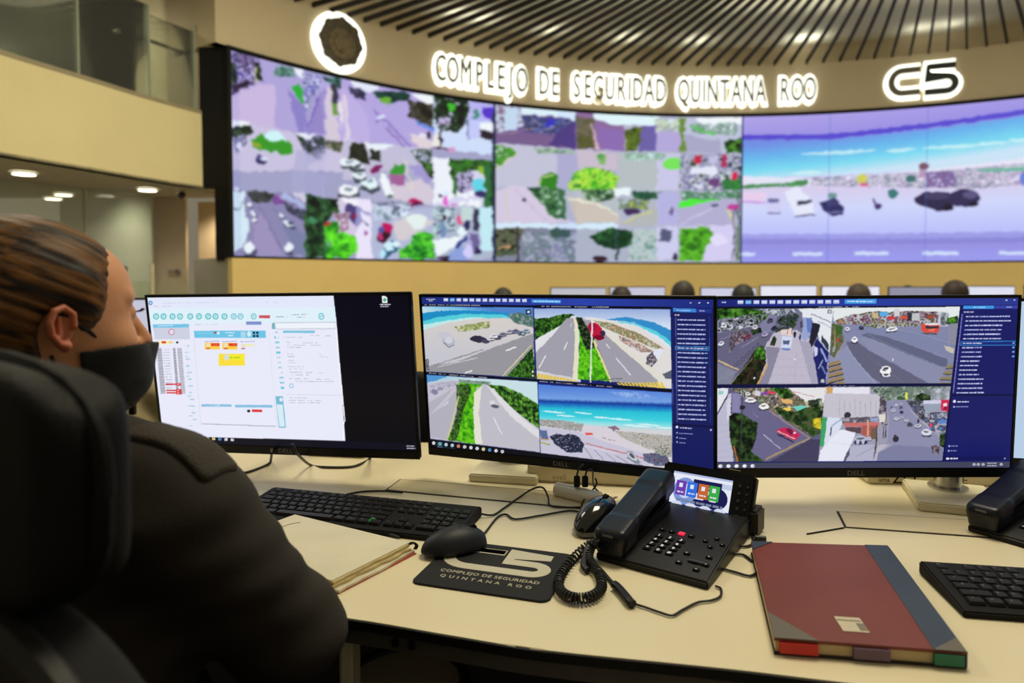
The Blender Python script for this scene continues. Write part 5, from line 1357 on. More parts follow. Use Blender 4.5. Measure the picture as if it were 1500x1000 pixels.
    p.poly([(240, 600), (290, 570), (350, 630), (362, 690), (285, 696), (262, 640)], (228, 232, 250)); p.poly([(288, 636), (345, 628), (348, 640), (292, 650)], (50, 50, 80)); p.line([(285, 694), (362, 688)], 6, (100, 90, 140))
    p.poly([(378, 640), (440, 620), (478, 665), (475, 690), (430, 694), (395, 670)], (46, 44, 96)); p.ell(432, 640, 28, 14, (60, 60, 110)); p.line([(415, 680), (470, 678)], 8, (110, 110, 160)); p.ell(432, 612, 18, 12, (110, 150, 150))
    p.poly([(755, 625), (800, 600), (890, 600), (915, 640), (905, 672), (860, 678), (760, 645)], (46, 40, 76)); p.ell(840, 618, 50, 16, (70, 60, 100)); p.ell(952, 625, 62, 36, (50, 44, 84)); p.ell(975, 612, 30, 16, (90, 84, 130)); p.ell(890, 662, 22, 12, (26, 22, 40)); p.ell(990, 650, 20, 10, (30, 26, 50))
    p.ell(612, 655, 14, 12, (70, 50, 110)); p.line([(595, 625), (608, 655)], 8, (90, 70, 130)); p.ell(668, 606, 20, 18, (60, 120, 120)); p.ell(1185, 555, 14, 26, (110, 130, 220)); p.poly([(1195, 560), (1300, 555), (1300, 600), (1200, 600)], (120, 120, 190))
    sl = (slice(None), slice(int((1087 - WX0) / (WX1 - WX0) * W), W))
    crop(p, 0, 0, 1500, 1500)
    p.warp([(1088, 60), (1560, 60), (1560, 390), (1088, 390)], 3, 14, 12)
    p.blur(10, sl)
    for x in (1212.5, 1356):
        p.rect(x, 60, x + 1.6, 390, (70, 110, 200), .35)
    p.rect(1085, 60, 1087, 390, (60, 60, 120), .8)
    return p.half()
# ================================================================== THE ROOM
FZ = -0.12              # floor of the hall
WCX, WCY, WR = 2.849, 2.704, 7.171          # the curved front wall
ZS0, ZS1, ZCEIL = 1.434, 3.504, 4.217       # video wall bottom and top, ceiling

M_PLASTER = mat('warm_plaster', (222, 210, 162), .85, var=.03, scale=2)
M_FASCIA = mat('taupe_plaster', (194, 180, 150), .85, var=.03, scale=2)
M_LOWER = mat('ochre_plaster', (226, 200, 132), .8, var=.03, scale=2)
M_CEIL = mat('ceiling_board', (206, 204, 180), .9, var=.05, scale=1.5)
M_FLOOR = mat('dark_carpet', (44, 38, 34), .95, var=.25, scale=40, bump=.3, bscale=300)
M_BLACK = mat('black_plastic', (9, 9, 10), .42, var=.15, scale=30, spec=.3)
M_BLKM = mat('black_matte', (7, 7, 8), .75, var=.2, scale=30, spec=.3)
M_SLAT = mat('dark_bronze_blade', (34, 27, 19), .85, var=.1, scale=12)
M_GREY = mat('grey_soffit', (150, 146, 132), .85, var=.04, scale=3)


def wang(x, y=250, r=WR):
    """angle on the curved wall seen at photo x"""
    v = ray(x, y)
    a = v.x ** 2 + v.y ** 2
    b = -2 * (v.x * WCX + v.y * WCY)
    c = WCX ** 2 + WCY ** 2 - r * r
    t = (-b + math.sqrt(b * b - 4 * a * c)) / (2 * a)
    return math.atan2(v.x * t - WCX, v.y * t - WCY), v.x * t, v.y * t


def wp(th, r, z):
    return (WCX + r * math.sin(th), WCY + r * math.cos(th), z)


def ring(name, th0, th1, r0, r1, z0, z1, m, n=64, parent=None, kind='structure'):
    """a curved slab of wall between two radii"""
    bm = bmesh.new()
    rows = []
    for i in range(n + 1):
        th = th0 + (th1 - th0) * i / n
        rows.append([bm.verts.new(wp(th, r, z)) for r, z in ((r0, z0), (r1, z0), (r1, z1), (r0, z1))])
    for a, b in zip(rows[:-1], rows[1:]):
        for k in range(4):
            bm.faces.new((a[k], a[(k + 1) % 4], b[(k + 1) % 4], b[k]))
    bm.faces.new(rows[0])
    bm.faces.new(rows[-1][::-1])
    bmesh.ops.recalc_face_normals(bm, faces=bm.faces)
    o = obj(name, bm, m, parent, world=parent is not None)
    if kind and parent is None:
        o['kind'] = kind
    return o


TH0 = wang(338)[0]
TH1 = R(62)
TL = wang(334)[0]
# floors: unseen hall floor made pale to bounce light up; our raised tier carpeted
f = obj('floor', newbox((1, 3.5, FZ - .1), (18, 16, .2)), mat('pale_bounce_tile', (206, 192, 160), .5, var=.04, scale=2))
f['kind'] = 'structure'
f = obj('floor', newbox((1, .9, -.06), (9, 4.2, .12)), M_FLOOR)
f['kind'] = 'structure'

ring('wall_front', TL, TH1, WR - .05, WR + .03, FZ, ZS0 - .02, M_LOWER)
ring('wall_front', TL - R(1), TH1, WR - .02, WR + .12, ZS1 + .045, ZCEIL + .34, M_FASCIA)
ring('wall_front', TL, TH1, WR + .1, WR + .25, ZS0 - .05, ZS1 + .05, M_BLKM)

# return of the lower wall at its left end and of the fascia
px, py = wp(TL, WR + .031, 0)[:2]


def slab(name, a, b, z0, z1, th, m, kind='structure', parent=None, side=1):
    """straight wall panel from a to b (plan), thickness th to the side away from the camera"""
    a, b = Vector(a), Vector(b)
    d = (b - a).normalized()
    n = Vector((-d.y, d.x)) * side
    bm = bmesh.new()
    prism(bm, [a, b, b + n * th, a + n * th], z0, z1)
    o = obj(name, bm, m, parent, world=parent is not None)
    if parent is None and kind:
        o['kind'] = kind
    return o


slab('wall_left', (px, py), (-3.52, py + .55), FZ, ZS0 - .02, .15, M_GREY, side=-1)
# black cheek of the video wall recess
cheek = wp(TH0, WR - .02, 0)[:2]
slab('trim_1', cheek, (-3.19, cheek[1] + .03), 2.13, ZS1 + .06, .12, M_BLKM, side=-1)
slab('trim_2', cheek, (-3.05, cheek[1] + .03), ZS0 - .02, 2.13, .12, M_BLKM, side=-1)
# upper wall to the left of the fascia, then a lit column
fx, fy = wp(TL - R(1), WR - .02, 0)[:2]
slab('wall_left', (fx, fy), (-3.66, 7.34), ZS1 + .045, ZCEIL + .2, .2, M_FASCIA, side=-1)
slab('wall_left', (-3.18, 7.10), (-3.66, 7.34), 2.13, ZS1 + .06, .2, M_FASCIA, side=-1)
f = obj('trim_3', newbox((-3.86, 7.5, 3.4), (.34, .2, 2.0)), mat('column_white', (236, 226, 190), .8))
f['kind'] = 'structure'
# dark glazed gallery wall behind the balcony
slab('wall_left', (-3.98, 7.7), (-6.6, 3.6), 2.7, ZCEIL + .3, .1, mat('dark_gallery_glass', (26, 30, 20), .18, var=.3, scale=1.2), side=-1)

# ceiling and its radial blades
SCX, SCY = 2.95, 4.58
bm = bmesh.new()
prism(bm, [wp(TL - R(6) + (TH1 - TL + R(6)) * i / 48, WR + .15, 0)[:2] for i in range(49)] + [(9.3, 2.0), (3, 1.6), (-3.6, 3.0)], ZCEIL + .26, ZCEIL + .32)
f = obj('ceiling', bm, M_CEIL)
f['kind'] = 'structure'
slat0 = None
ths = TL + R(1.0)
k = 0
LABS = 'long dark bronze ceiling blade running out from the hall centre to the curved fascia'
while ths < TH1 - R(6):
    wx, wy, _ = wp(ths, WR - .03, 0)
    v = Vector((wx - SCX, wy - SCY))
    L = v.length
    if slat0 is None:
        slat0 = obj('ceiling_blade', newbox((0, 0, 0), (1.0, .026, .055)), M_SLAT)
        slat0.location = (0, 0, 0)
        o = slat0
        tag(o, LABS, 'ceiling blade', 'radial ceiling blades')
    else:
        o = slat0.copy()
        C.objects.link(o)
    Lb = L - 1.1
    d = v.normalized()
    c = Vector((wx, wy)) - d * Lb / 2
    o.location = (c.x, c.y, ZCEIL)
    o.rotation_euler = (0, 0, math.atan2(d.y, d.x))
    o.scale = (Lb, 1, 1)
    ths += R(1.74)
    k += 1
# small spots hidden between blades wash the ceiling near the wall
for x in (486, 652, 690, 790, 905, 1010, 1160, 1180, 1340, 1385):
    th, X, Y = wang(x, 60)
    a = wp(th, WR - .35, ZCEIL + .0)
    spot('plenum_lamp', (a[0], a[1], ZCEIL + .06), (0, 0, 1), 4 if x < 1200 else 2.5, (1, .97, .9), 160, 1, .08)
for (x, y) in ((-.6, 6.6), (1.2, 7.4), (3.2, 7.7), (5.0, 7.3), (1.0, 5.4), (3.0, 5.6), (5.4, 5.2)):
    area('plenum_panel', (x, y, ZCEIL + .04), 1.5, 11, (1, .96, .84), aim=(0, 0, 1))

# ---- backlit sign on the fascia
M_HALO = mat('white_halo_acrylic', (250, 252, 245), .6, emit=(252, 255, 244), estr=1.35, var=.01)
M_FACE = mat('brushed_letter_face', (104, 98, 82), .5, metal=.3, var=.05)
M_DARKF = mat('black_letter_face', (18, 18, 20), .5)


def wallframe(th, z, off):
    """matrix: local x along the wall (to the right), y up, z towards the room"""
    p = Vector(wp(th, WR - .02 - off, z))
    n = Vector((-math.sin(th), -math.cos(th), 0))
    up = Vector((0, 0, 1))
    xx = up.cross(n)
    return Matrix.Translation(p) @ Matrix((xx, up, n)).transposed().to_4x4()


def halo_glyph(name, label, cat, ch, size, M, sx, off, group=None, face=None):
    root = thing(name, label, cat, (0, 0, 0), group=group)
    root.matrix_world = M
    root.location = M.translation
    root.rotation_euler = M.to_euler()
    bpy.context.view_layer.update()
    h = text_bm(ch, size, .02, 1, off, res=3)
    bmesh.ops.scale(h, vec=(sx, 1, 1), verts=h.verts)
    bmesh.ops.translate(h, vec=(0, 0, .022), verts=h.verts)
    obj('halo', h, M_HALO, root, smooth=False)
    g = text_bm(ch, size, .012, 1, -.001, res=3)
    bmesh.ops.scale(g, vec=(sx, 1, 1), verts=g.verts)
    bmesh.ops.translate(g, vec=(0, 0, .075), verts=g.verts)
    obj('face', g, face or M_FACE, root, smooth=False)
    return root


SIGN = 'COMPLEJO DE SEGURIDAD QUINTANA ROO'
t0, t1 = wang(641, 105)[0], wang(1184, 133)[0]
WW = {'I': .45, ' ': .95, 'M': 1.25, 'Q': 1.05, 'J': .85, 'L': .9, 'E': .92}
wid = [WW.get(c, 1.0) for c in SIGN]
tot = sum(wid) - wid[0] / 2 - wid[-1] / 2
acc = 0
words = SIGN.split(' ')
wi, seen = 0, {}
ORD = ['first', 'second', 'third']
for i, ch in enumerate(SIGN):
    if i:
        acc += (wid[i - 1] + wid[i]) / 2
    if ch == ' ':
        wi += 1
        seen = {}
        continue
    th = t0 + (t1 - t0) * acc / tot
    seen[ch] = seen.get(ch, 0) + 1
    w = words[wi]
    pre = ORD[seen[ch] - 1] + ' ' if w.count(ch) > 1 else ''
    halo_glyph('sign_letter', 'white backlit sign letter, the %s%s of the word %s above the video wall' % (pre, ch, w), 'sign letter', ch, .47,
               wallframe(th, 3.835, 0), .47, .055, 'backlit letters of the wall sign')

# C5 emblem built from strokes


def stroke_outline(pts, w):
    """flat ribbon along a polyline -> list of quads"""
    q = []
    for (a, b) in zip(pts[:-1], pts[1:]):
        a, b = Vector(a), Vector(b)
        d = (b - a).normalized()
        n = Vector((-d.y, d.x)) * w / 2
        e = d * w * .02
        q.append([a + n - e, b + n + e, b - n + e, a - n - e])
    return q


def arc(cx, cy, rx, ry, a0, a1, n=12):
    return [(cx + rx * math.cos(R(a0 + (a1 - a0) * i / n)), cy + ry * math.sin(R(a0 + (a1 - a0) * i / n))) for i in range(n + 1)]


def ribbon(bm, pts, w, z0, z1):
    P = [Vector(p) for p in pts]
    L, Rr = [], []
    for i, p in enumerate(P):
        t = (P[min(i + 1, len(P) - 1)] - P[max(i - 1, 0)]).normalized()
        n = Vector((-t.y, t.x)) * w / 2
        if 0 < i < len(P) - 1:
            t1 = (P[i] - P[i - 1]).normalized()
            cs = max(.5, abs(Vector((-t1.y, t1.x)).dot(Vector((-t.y, t.x)))))
            n = n / cs
        L.append(p + n)
        Rr.append(p - n)
    for i in range(len(P) - 1):
        q = [L[i], L[i + 1], Rr[i + 1], Rr[i]]
        lo = [bm.verts.new((v.x, v.y, z0)) for v in q]
        hi = [bm.verts.new((v.x, v.y, z1)) for v in q]
        bm.faces.new(lo[::-1])
        bm.faces.new(hi)
        for k in range(4):
            bm.faces.new((lo[k], lo[(k + 1) % 4], hi[(k + 1) % 4], hi[k]))
    return bm


# unit logo: width 2 (x -1..1), height 1 (y -.5...5)
C_PTS = [(-.12, .34)] + [(-.60, .34)] + arc(-.60, 0, .30, .34, 90, 270)[1:] + [(-.12, -.34)]
S5_PTS = [(.80, .37), (.08, .37), (.08, .06), (.58, .06)] + arc(.58, -.16, .22, .22, 90, -90, 8)[1:] + [(.0, -.38)]


def logo(bm, pts, w, z0, z1, s):
    return ribbon(bm, [(x * s, y * s) for x, y in pts], w * s, z0, z1)


Mw = wallframe(wang(1353, 121)[0], 3.86, 0)
root = thing('wall_emblem', 'white backlit C5 emblem with grey C and black 5 at the right of the sign', 'wall emblem')
root.location = Mw.translation
root.rotation_euler = Mw.to_euler()
bpy.context.view_layer.update()
bm = bmesh.new()
logo(bm, C_PTS, .42, 0, .035, .44)
logo(bm, S5_PTS, .42, 0, .034, .44)
obj('halo', bm, M_HALO, root, smooth=False)
obj('letter', logo(bmesh.new(), C_PTS, .17, .06, .08, .44), M_FACE, root, smooth=False)
obj('numeral', logo(bmesh.new(), S5_PTS, .18, .06, .08, .44), M_DARKF, root, smooth=False)

# round badge emblem
Mw = wallframe(wang(494, 65)[0], 3.90, 0)
root = thing('wall_badge', 'round dark relief badge with a white glowing rim above the video wall', 'wall badge')
root.location = Mw.translation
root.rotation_euler = Mw.to_euler()
bpy.context.view_layer.update()
bm = bmesh.new()
prism(bm, [(.345 * math.cos(a), .345 * math.sin(a)) for a in np.linspace(0, 2 * PI, 48, endpoint=False)], 0, .035)
obj('halo', bm, M_HALO, root, smooth=False)
M_BADGE = mat('dark_badge_relief', (84, 76, 62), .5, metal=.4, var=.4, scale=14, bump=.5, bscale=22)
bm = bmesh.new()
pts = []
for i in range(48):
    a = 2 * PI * i / 48
    r_ = .262 + (.022 if (i % 6) in (0, 1) else 0)
    pts.append((r_ * math.sin(a) * .97, r_ * math.cos(a)))
prism(bm, pts, .06, .085, .004)
obj('shield', bm, M_BADGE, root)
bm = bmesh.new()
for r0, z in ((.17, .10), (.10, .115)):
    prism(bm, [(r0 * math.cos(a), r0 * math.sin(a) - .03) for a in np.linspace(0, 2 * PI, 32, endpoint=False)], .08, z, .004)
obj('seal', bm, mat('bronze_relief', (110, 98, 76), .45, metal=.5, var=.4, scale=20, bump=.4, bscale=30), root)

# ---- the video wall
vroot = thing('video_wall', 'huge curved video wall of tiled street and beach camera pictures on the front wall', 'video wall', wp(R(-10), WR - .02, ZS0))
bpy.context.view_layer.update()
img = pic_wall()
H_, W_ = img.shape[:2]
xs = np.linspace(WX0, WX1, W_)
TH = np.array([wang(x, 250)[0] for x in xs])
MS = screen_mat('video_wall_picture', 1.0)
cuts = [0, int((724 - WX0) / (WX1 - WX0) * W_), int((1086.5 - WX0) / (WX1 - WX0) * W_), W_]
zz = np.linspace(ZS1, ZS0, H_)
for ci, lab in ((0, 'left third with twelve street camera pictures'), (1, 'middle third with green boulevard pictures'), (2, 'right third with one large beach road picture')):
    a, b = cuts[ci], cuts[ci + 1]
    th = TH[a:b]
    P = np.empty((H_, b - a, 3))
    P[..., 0] = WCX + (WR - .03) * np.sin(th)
    P[..., 1] = WCY + (WR - .03) * np.cos(th)
    P[..., 2] = zz[:, None]
    me = grid_mesh('screen', P)
    put_picture(me, img[:, a:b])
    o = obj('screen', me, MS, vroot, world=True, smooth=False)
    o['label'] = lab
ring('frame', TH0 - R(.35), TH1, WR - .045, WR + .1, ZS1 + .003, ZS1 + .045, M_BLKM, parent=vroot)
ring('frame', TH0 - R(.35), TH1, WR - .055, WR + .1, ZS0 - .022, ZS0 - .002, M_BLKM, parent=vroot)
ring('frame', TH0 - R(.35), TH0 - R(.02), WR - .045, WR + .1, ZS0, ZS1 + .01, M_BLKM, n=2, parent=vroot)

# ---- the balcony at the left
BE = [(-3.17, 7.04), (-3.42, 6.45), (-3.61, 5.85), (-3.85, 5.14), (-4.02, 4.4), (-4.12, 3.6), (-4.16, 2.8)]
BEs = [Vector((p[0], p[1])) for p in catmull([(x, y, 0) for x, y in BE], 6)]
ZB0, ZB1 = 2.125, 2.875
bm = bmesh.new()
back = [Vector((-7.5, 2.8)), Vector((-7.5, 7.9)), Vector((-3.3, 7.9))]
prism(bm, BEs + back, ZB0, ZB0 + .02)
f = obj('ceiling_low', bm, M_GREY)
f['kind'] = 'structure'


def wallstrip(name, P, z0, z1, th, m, kind='structure', parent=None, side=1):
    bm = bmesh.new()
    Q = []
    for i, p in enumerate(P):
        t = (P[min(i + 1, len(P) - 1)] - P[max(i - 1, 0)]).normalized()
        Q.append(p + Vector((-t.y, t.x)) * th * side)
    rows = [[bm.verts.new((a.x, a.y, z0)), bm.verts.new((b.x, b.y, z0)), bm.verts.new((b.x, b.y, z1)), bm.verts.new((a.x, a.y, z1))] for a, b in zip(P, Q)]
    for a, b in zip(rows[:-1], rows[1:]):
        for k in range(4):
            bm.faces.new((a[k], a[(k + 1) % 4], b[(k + 1) % 4], b[k]))
    bm.faces.new(rows[0])
    bm.faces.new(rows[-1][::-1])
    bmesh.ops.recalc_face_normals(bm, faces=bm.faces)
    o = obj(name, bm, m, parent, world=parent is not None)
    if parent is None and kind:
        o['kind'] = kind
    return o


wallstrip('wall_balcony', BEs, ZB0 + .0, ZB1, .12, M_PLASTER, side=-1)
wallstrip('trim_4', [p + Vector((.004, -.004)) for p in BEs], ZB1, ZB1 + .035, .1, mat('grey_rim', (150, 140, 112), .7), side=-1)
bm = bmesh.new()
prism(bm, [p + Vector((-.1, 0)) for p in BEs] + back, ZB1 - .15, ZB1 - .02)
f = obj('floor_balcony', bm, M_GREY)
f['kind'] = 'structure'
# balustrade
M_GL = glass_mat('green_tinted_glass', (247, 251, 243), .05)
M_STEEL = mat('brushed_steel', (150, 148, 140), .35, metal=.8, var=.05, scale=20)
bal = thing('balustrade', 'curved glass balustrade with dark steel handrail along the balcony edge', 'balustrade', (-3.9, 5.0, ZB1 + .035))
bpy.context.view_layer.update()
GP = [p + Vector((-.06, .0)) for p in BEs]
n = len(GP)
joint = [0, 5, 12, 19, 25, 31, n - 1]
for a, b in zip(joint[:-1], joint[1:]):
    seg = GP[a:b + 1]
    if len(seg) > 1:
        wallstrip('glass_panel', seg, ZB1 + .035, 3.78 if a else 3.70, .012, M_GL, parent=bal, side=-1)
M_EDGE = mat('glass_edge', (160, 168, 150), .4, var=.02)
for j in joint[:-1]:
    p = GP[j]
    obj('glass_edge', newbox((p.x, p.y, (ZB1 + 3.78) / 2 + .02), (.014, .02, 3.78 - ZB1 - .03)), M_EDGE, bal, world=True)
rail = [(p.x - .05, p.y, 3.47) for p in GP[1:]]
obj('handrail', tube(rail, .018, 8, 0), mat('dark_bronze_rail', (70, 62, 44), .35, metal=.6), bal, world=True)
for j in (2, 8, 15, 22, 28):
    p = GP[j]
    bm = cyl(bmesh.new(), (p.x + .0, p.y, 3.43), (p.x - .05, p.y, 3.43), .02)
    cyl(bm, (p.x - .05, p.y, 3.42), (p.x - .05, p.y, 3.47), .008)
    obj('rail_bracket', bm, M_STEEL, bal, world=True)

# ---- under the balcony: glazed rooms
M_WARMW = mat('corridor_wall', (226, 206, 170), .85, var=.03)
slab('wall_left', (-3.02, 8.3), (-3.8, 8.3), FZ, ZB0, .1, M_WARMW, side=-1)
slab('wall_left', (-3.9, 7.95), (-6.2, 9.4), FZ, ZB0 + .3, .1, mat('grey_green_wall', (176, 176, 156), .85, var=.03), side=-1)
slab('wall_left', (-3.05, 7.15), (-3.02, 8.3), FZ, ZB0, .1, M_WARMW, side=-1)
d1 = obj('door_1', newbox((-3.95, 7.9, (FZ + ZB0) / 2), (.40, .05, ZB0 - FZ), bev=.004), mat('grey_beige_door', (186, 172, 150), .6, var=.03))
d1['kind'] = 'structure'
bm = cyl(bmesh.new(), (-3.84, 7.875, 1.28), (-3.84, 7.83, 1.28), .028)
cyl(bm, (-3.84, 7.83, 1.28), (-3.94, 7.83, 1.28), .012)
obj('door_handle', bm, M_STEEL, d1, world=True)
gw = [Vector((-3.96, 7.56)), Vector((-4.4, 6.95)), Vector((-4.8, 6.3)), Vector((-5.3, 5.4)), Vector((-5.8, 4.5))]
o = wallstrip('window_1', gw, FZ, ZB0 - .02, .012, glass_mat('office_glass', (244, 248, 241), .16), side=-1)
for (x, y) in ((-4.36, 7.0), (-4.86, 6.2)):
    obj('mullion', newbox((x, y, 1.0), (.02, .02, 2.2)), M_EDGE, o, world=True)
bm = cyl(bmesh.new(), (-4.14, 7.25, 1.3), (-4.08, 7.21, 1.3), .03)
obj('door_knob', bm, M_STEEL, o, world=True)
# low glass screen beside the wall
ls = thing('glass_screen', 'low clear glass screen with a pale steel post by the left wall', 'glass screen', (-3.4, 6.4, FZ))
bpy.context.view_layer.update()
obj('pane', newbox((-3.42, 6.6, .53), (.70, .012, 1.29)), M_GL, ls, world=True)
obj('post', cyl(bmesh.new(), (-3.46, 6.57, FZ), (-3.46, 6.57, 1.34), .02), mat('pale_post', (196, 190, 160), .5), ls, world=True)
# downlights in the soffit
M_LAMP = mat('lamp_lens', (255, 250, 236), .5, emit=(255, 248, 230), estr=9, var=.01)
M_RING = mat('lamp_ring', (210, 206, 196), .5)
for (x, y, lab) in ((35, 253, 'round recessed downlight nearest the left picture edge under the balcony'), (216, 277, 'round recessed downlight under the balcony nearest the video wall'),
                    (78, 290, 'lower of the two close round downlights inside the glazed room'), (93, 284, 'upper of the two close round downlights inside the glazed room')):
    p = G(x, y, ZB0 - .004)
    root = thing('downlight', lab, 'downlight', p, group='downlights under the balcony')
    bm = bmesh.new()
    prism(bm, [(.085 * math.cos(a), .085 * math.sin(a)) for a in np.linspace(0, 2 * PI, 24, endpoint=False)], -.012, 0)
    obj('lens', bm, M_LAMP, root)
    bm = bmesh.new()
    for i in range(24):
        a, b = 2 * PI * i / 24, 2 * PI * (i + 1) / 24
        v = [bm.verts.new((r_ * math.cos(t), r_ * math.sin(t), z_)) for r_, t, z_ in ((.087, a, -.016), (.10, a, 0), (.10, b, 0), (.087, b, -.016))]
        bm.faces.new(v)
    obj('ring', bm, M_RING, root)
    spot('downlight_beam', (p.x, p.y, p.z - .03), (0, 0, -1), 16, (1, .88, .7), 130, .8, .05)
spot('corridor_beam', (-3.35, 7.95, 2.08), (0, .25, -1), 26, (1, .84, .62), 130, .8, .04)
spot('office_beam', (-5.0, 7.9, 2.3), (.1, .3, -1), 45, (1, .95, .8), 130, .8, .05)
spot('gallery_lamp', (-4.3, 6.5, 4.1), (.15, .5, -1), 26, (1, .92, .72), 140, .8, .1)
# security camera
p = G(262, 279, ZB0)
sc = thing('security_camera', 'small black and white dome camera on the soffit beside the video wall', 'security camera', p)
bm = cyl(bmesh.new(), (0, 0, -.03), (0, 0, 0), .035)
obj('mount', bm, mat('white_plastic', (226, 222, 210), .5), sc)
bm = bmesh.new()
bmesh.ops.create_uvsphere(bm, u_segments=16, v_segments=10, radius=.042, matrix=Matrix.Translation((.03, 0, -.05)))
obj('dome', bm, mat('glossy_black', (12, 12, 14), .1, coat=.5), sc)
# ================================================================== DESK
M_DESK = mat('cream_laminate', (238, 226, 190), .38, var=.02, scale=3, bump=.02, bscale=220)
M_RIM = mat('black_edge_band', (18, 18, 18), .4)
M_FRAME = mat('dark_grey_steel', (104, 100, 92), .45, metal=.4, var=.15, scale=20)
desk = thing('desk', 'long cream operator desk with black edge band in the foreground', 'desk', (.4, 1.35, 0))
bpy.context.view_layer.update()
FE = [(-1.7, 1.25), (-1.1, 1.10), (-.7, .985), (-.45, .925), (-.222, .874), (-.076, .829), (.04, .795), (.241, .757), (.402, .722), (.7, .665), (1.1, .61), (1.7, .56)]
FEs = [Vector((p.x, p.y)) for p in catmull([(x, y, 0) for x, y in FE], 5)]
BK = [(1.9, 1.62), (1.1, 1.74), (.3, 1.79), (-.28, 1.83), (-1.0, 1.92), (-1.7, 2.05)]
bm = bmesh.new()
prism(bm, FEs + [Vector(b) for b in BK], DZ - .012, DZ, .0015)
obj('desktop', bm, M_DESK, desk, world=True)
rim = [p + Vector((0, -.003)) for p in FEs]
wallstrip('edge_band', rim, DZ - .013, DZ - .001, .010, M_RIM, parent=desk, side=1)
wallstrip('frame_beam', [p + Vector((0, .012)) for p in FEs], DZ - .040, DZ - .013, .04, M_FRAME, parent=desk, side=1)
wallstrip('modesty_panel', [Vector((-1.6, 1.7)), Vector((-.2, 1.45)), Vector((1.7, 1.2))], .12, DZ - .03, .02, mat('dark_panel', (36, 32, 30), .6), parent=desk, side=1)
for (x, y) in ((-.225, .93), (1.1, .78)):
    obj('leg', newbox((x, y, (DZ - .03) / 2), (.018, .05, DZ - .03), bev=.003), mat('pale_leg', (206, 200, 170), .5), desk, world=True)
M_BOLT = mat('black_bolt', (24, 24, 24), .3, metal=.6)
for (x, y) in ((-.150, .864), (-.128, .858)):
    obj('bolt', cyl(bmesh.new(), (x, y + .01, DZ - .027), (x, y - .006, DZ - .027), .005), M_BOLT, desk, world=True)
# cable flaps cut into the top: a lid with a dark slit round it
M_SLIT = mat('dark_slit', (34, 30, 24), .7)


def flap(pts, col, tip=None):
    """lid polygon in desk-plane points with a narrow dark gap"""
    z = DZ
    c = sum((Vector((p.x, p.y)) for p in pts), Vector((0, 0))) / len(pts)
    o = bmesh.new()
    prism(o, [c + (Vector((p.x, p.y)) - c) * 1.0 for p in pts], z + .0003, z + .0009)
    obj('flap_gap', o, M_SLIT, desk, world=True, smooth=False)
    o = bmesh.new()
    q = []
    N = len(pts)
    for i, p in enumerate(pts):
        a, b = Vector((pts[i - 1].x, pts[i - 1].y)), Vector((pts[(i + 1) % N].x, pts[(i + 1) % N].y))
        p2 = Vector((p.x, p.y))
        d = ((a - p2).normalized() + (b - p2).normalized())
        q.append(p2 + d.normalized() * .0058)
    prism(o, q, z + .0005, z + .0016)
    obj('flap', o, mat('flap_laminate', (232, 216, 172), .4), desk, world=True, smooth=False)


flap([G(1225, 749), G(1237, 773), G(1500, 792), G(1500, 767)], None)
flap([G(586, 702), G(564, 718), G(600, 722), G(866, 747), G(905, 728), G(760, 716)], None)
obj('flap_gap', tube([G(1182, 782, DZ + .001), G(1236, 773, DZ + .001)], .0016, 6, 0), M_SLIT, desk, world=True)

# ================================================================== MONITORS
M_ALU = mat('silver_column', (190, 188, 180), .25, metal=.9, var=.04, scale=30)
M_BASE = mat('white_base_plate', (226, 218, 186), .45, var=.04, scale=40)
M_LOGO = mat('grey_logo', (120, 120, 122), .5)


def rotm(yaw, tilt, roll):
    return (Matrix.Rotation(R(yaw), 4, 'Z') @ Matrix.Rotation(R(tilt), 4, 'X') @ Matrix.Rotation(R(roll), 4, 'Y'))


MW, MH = .611, .3563


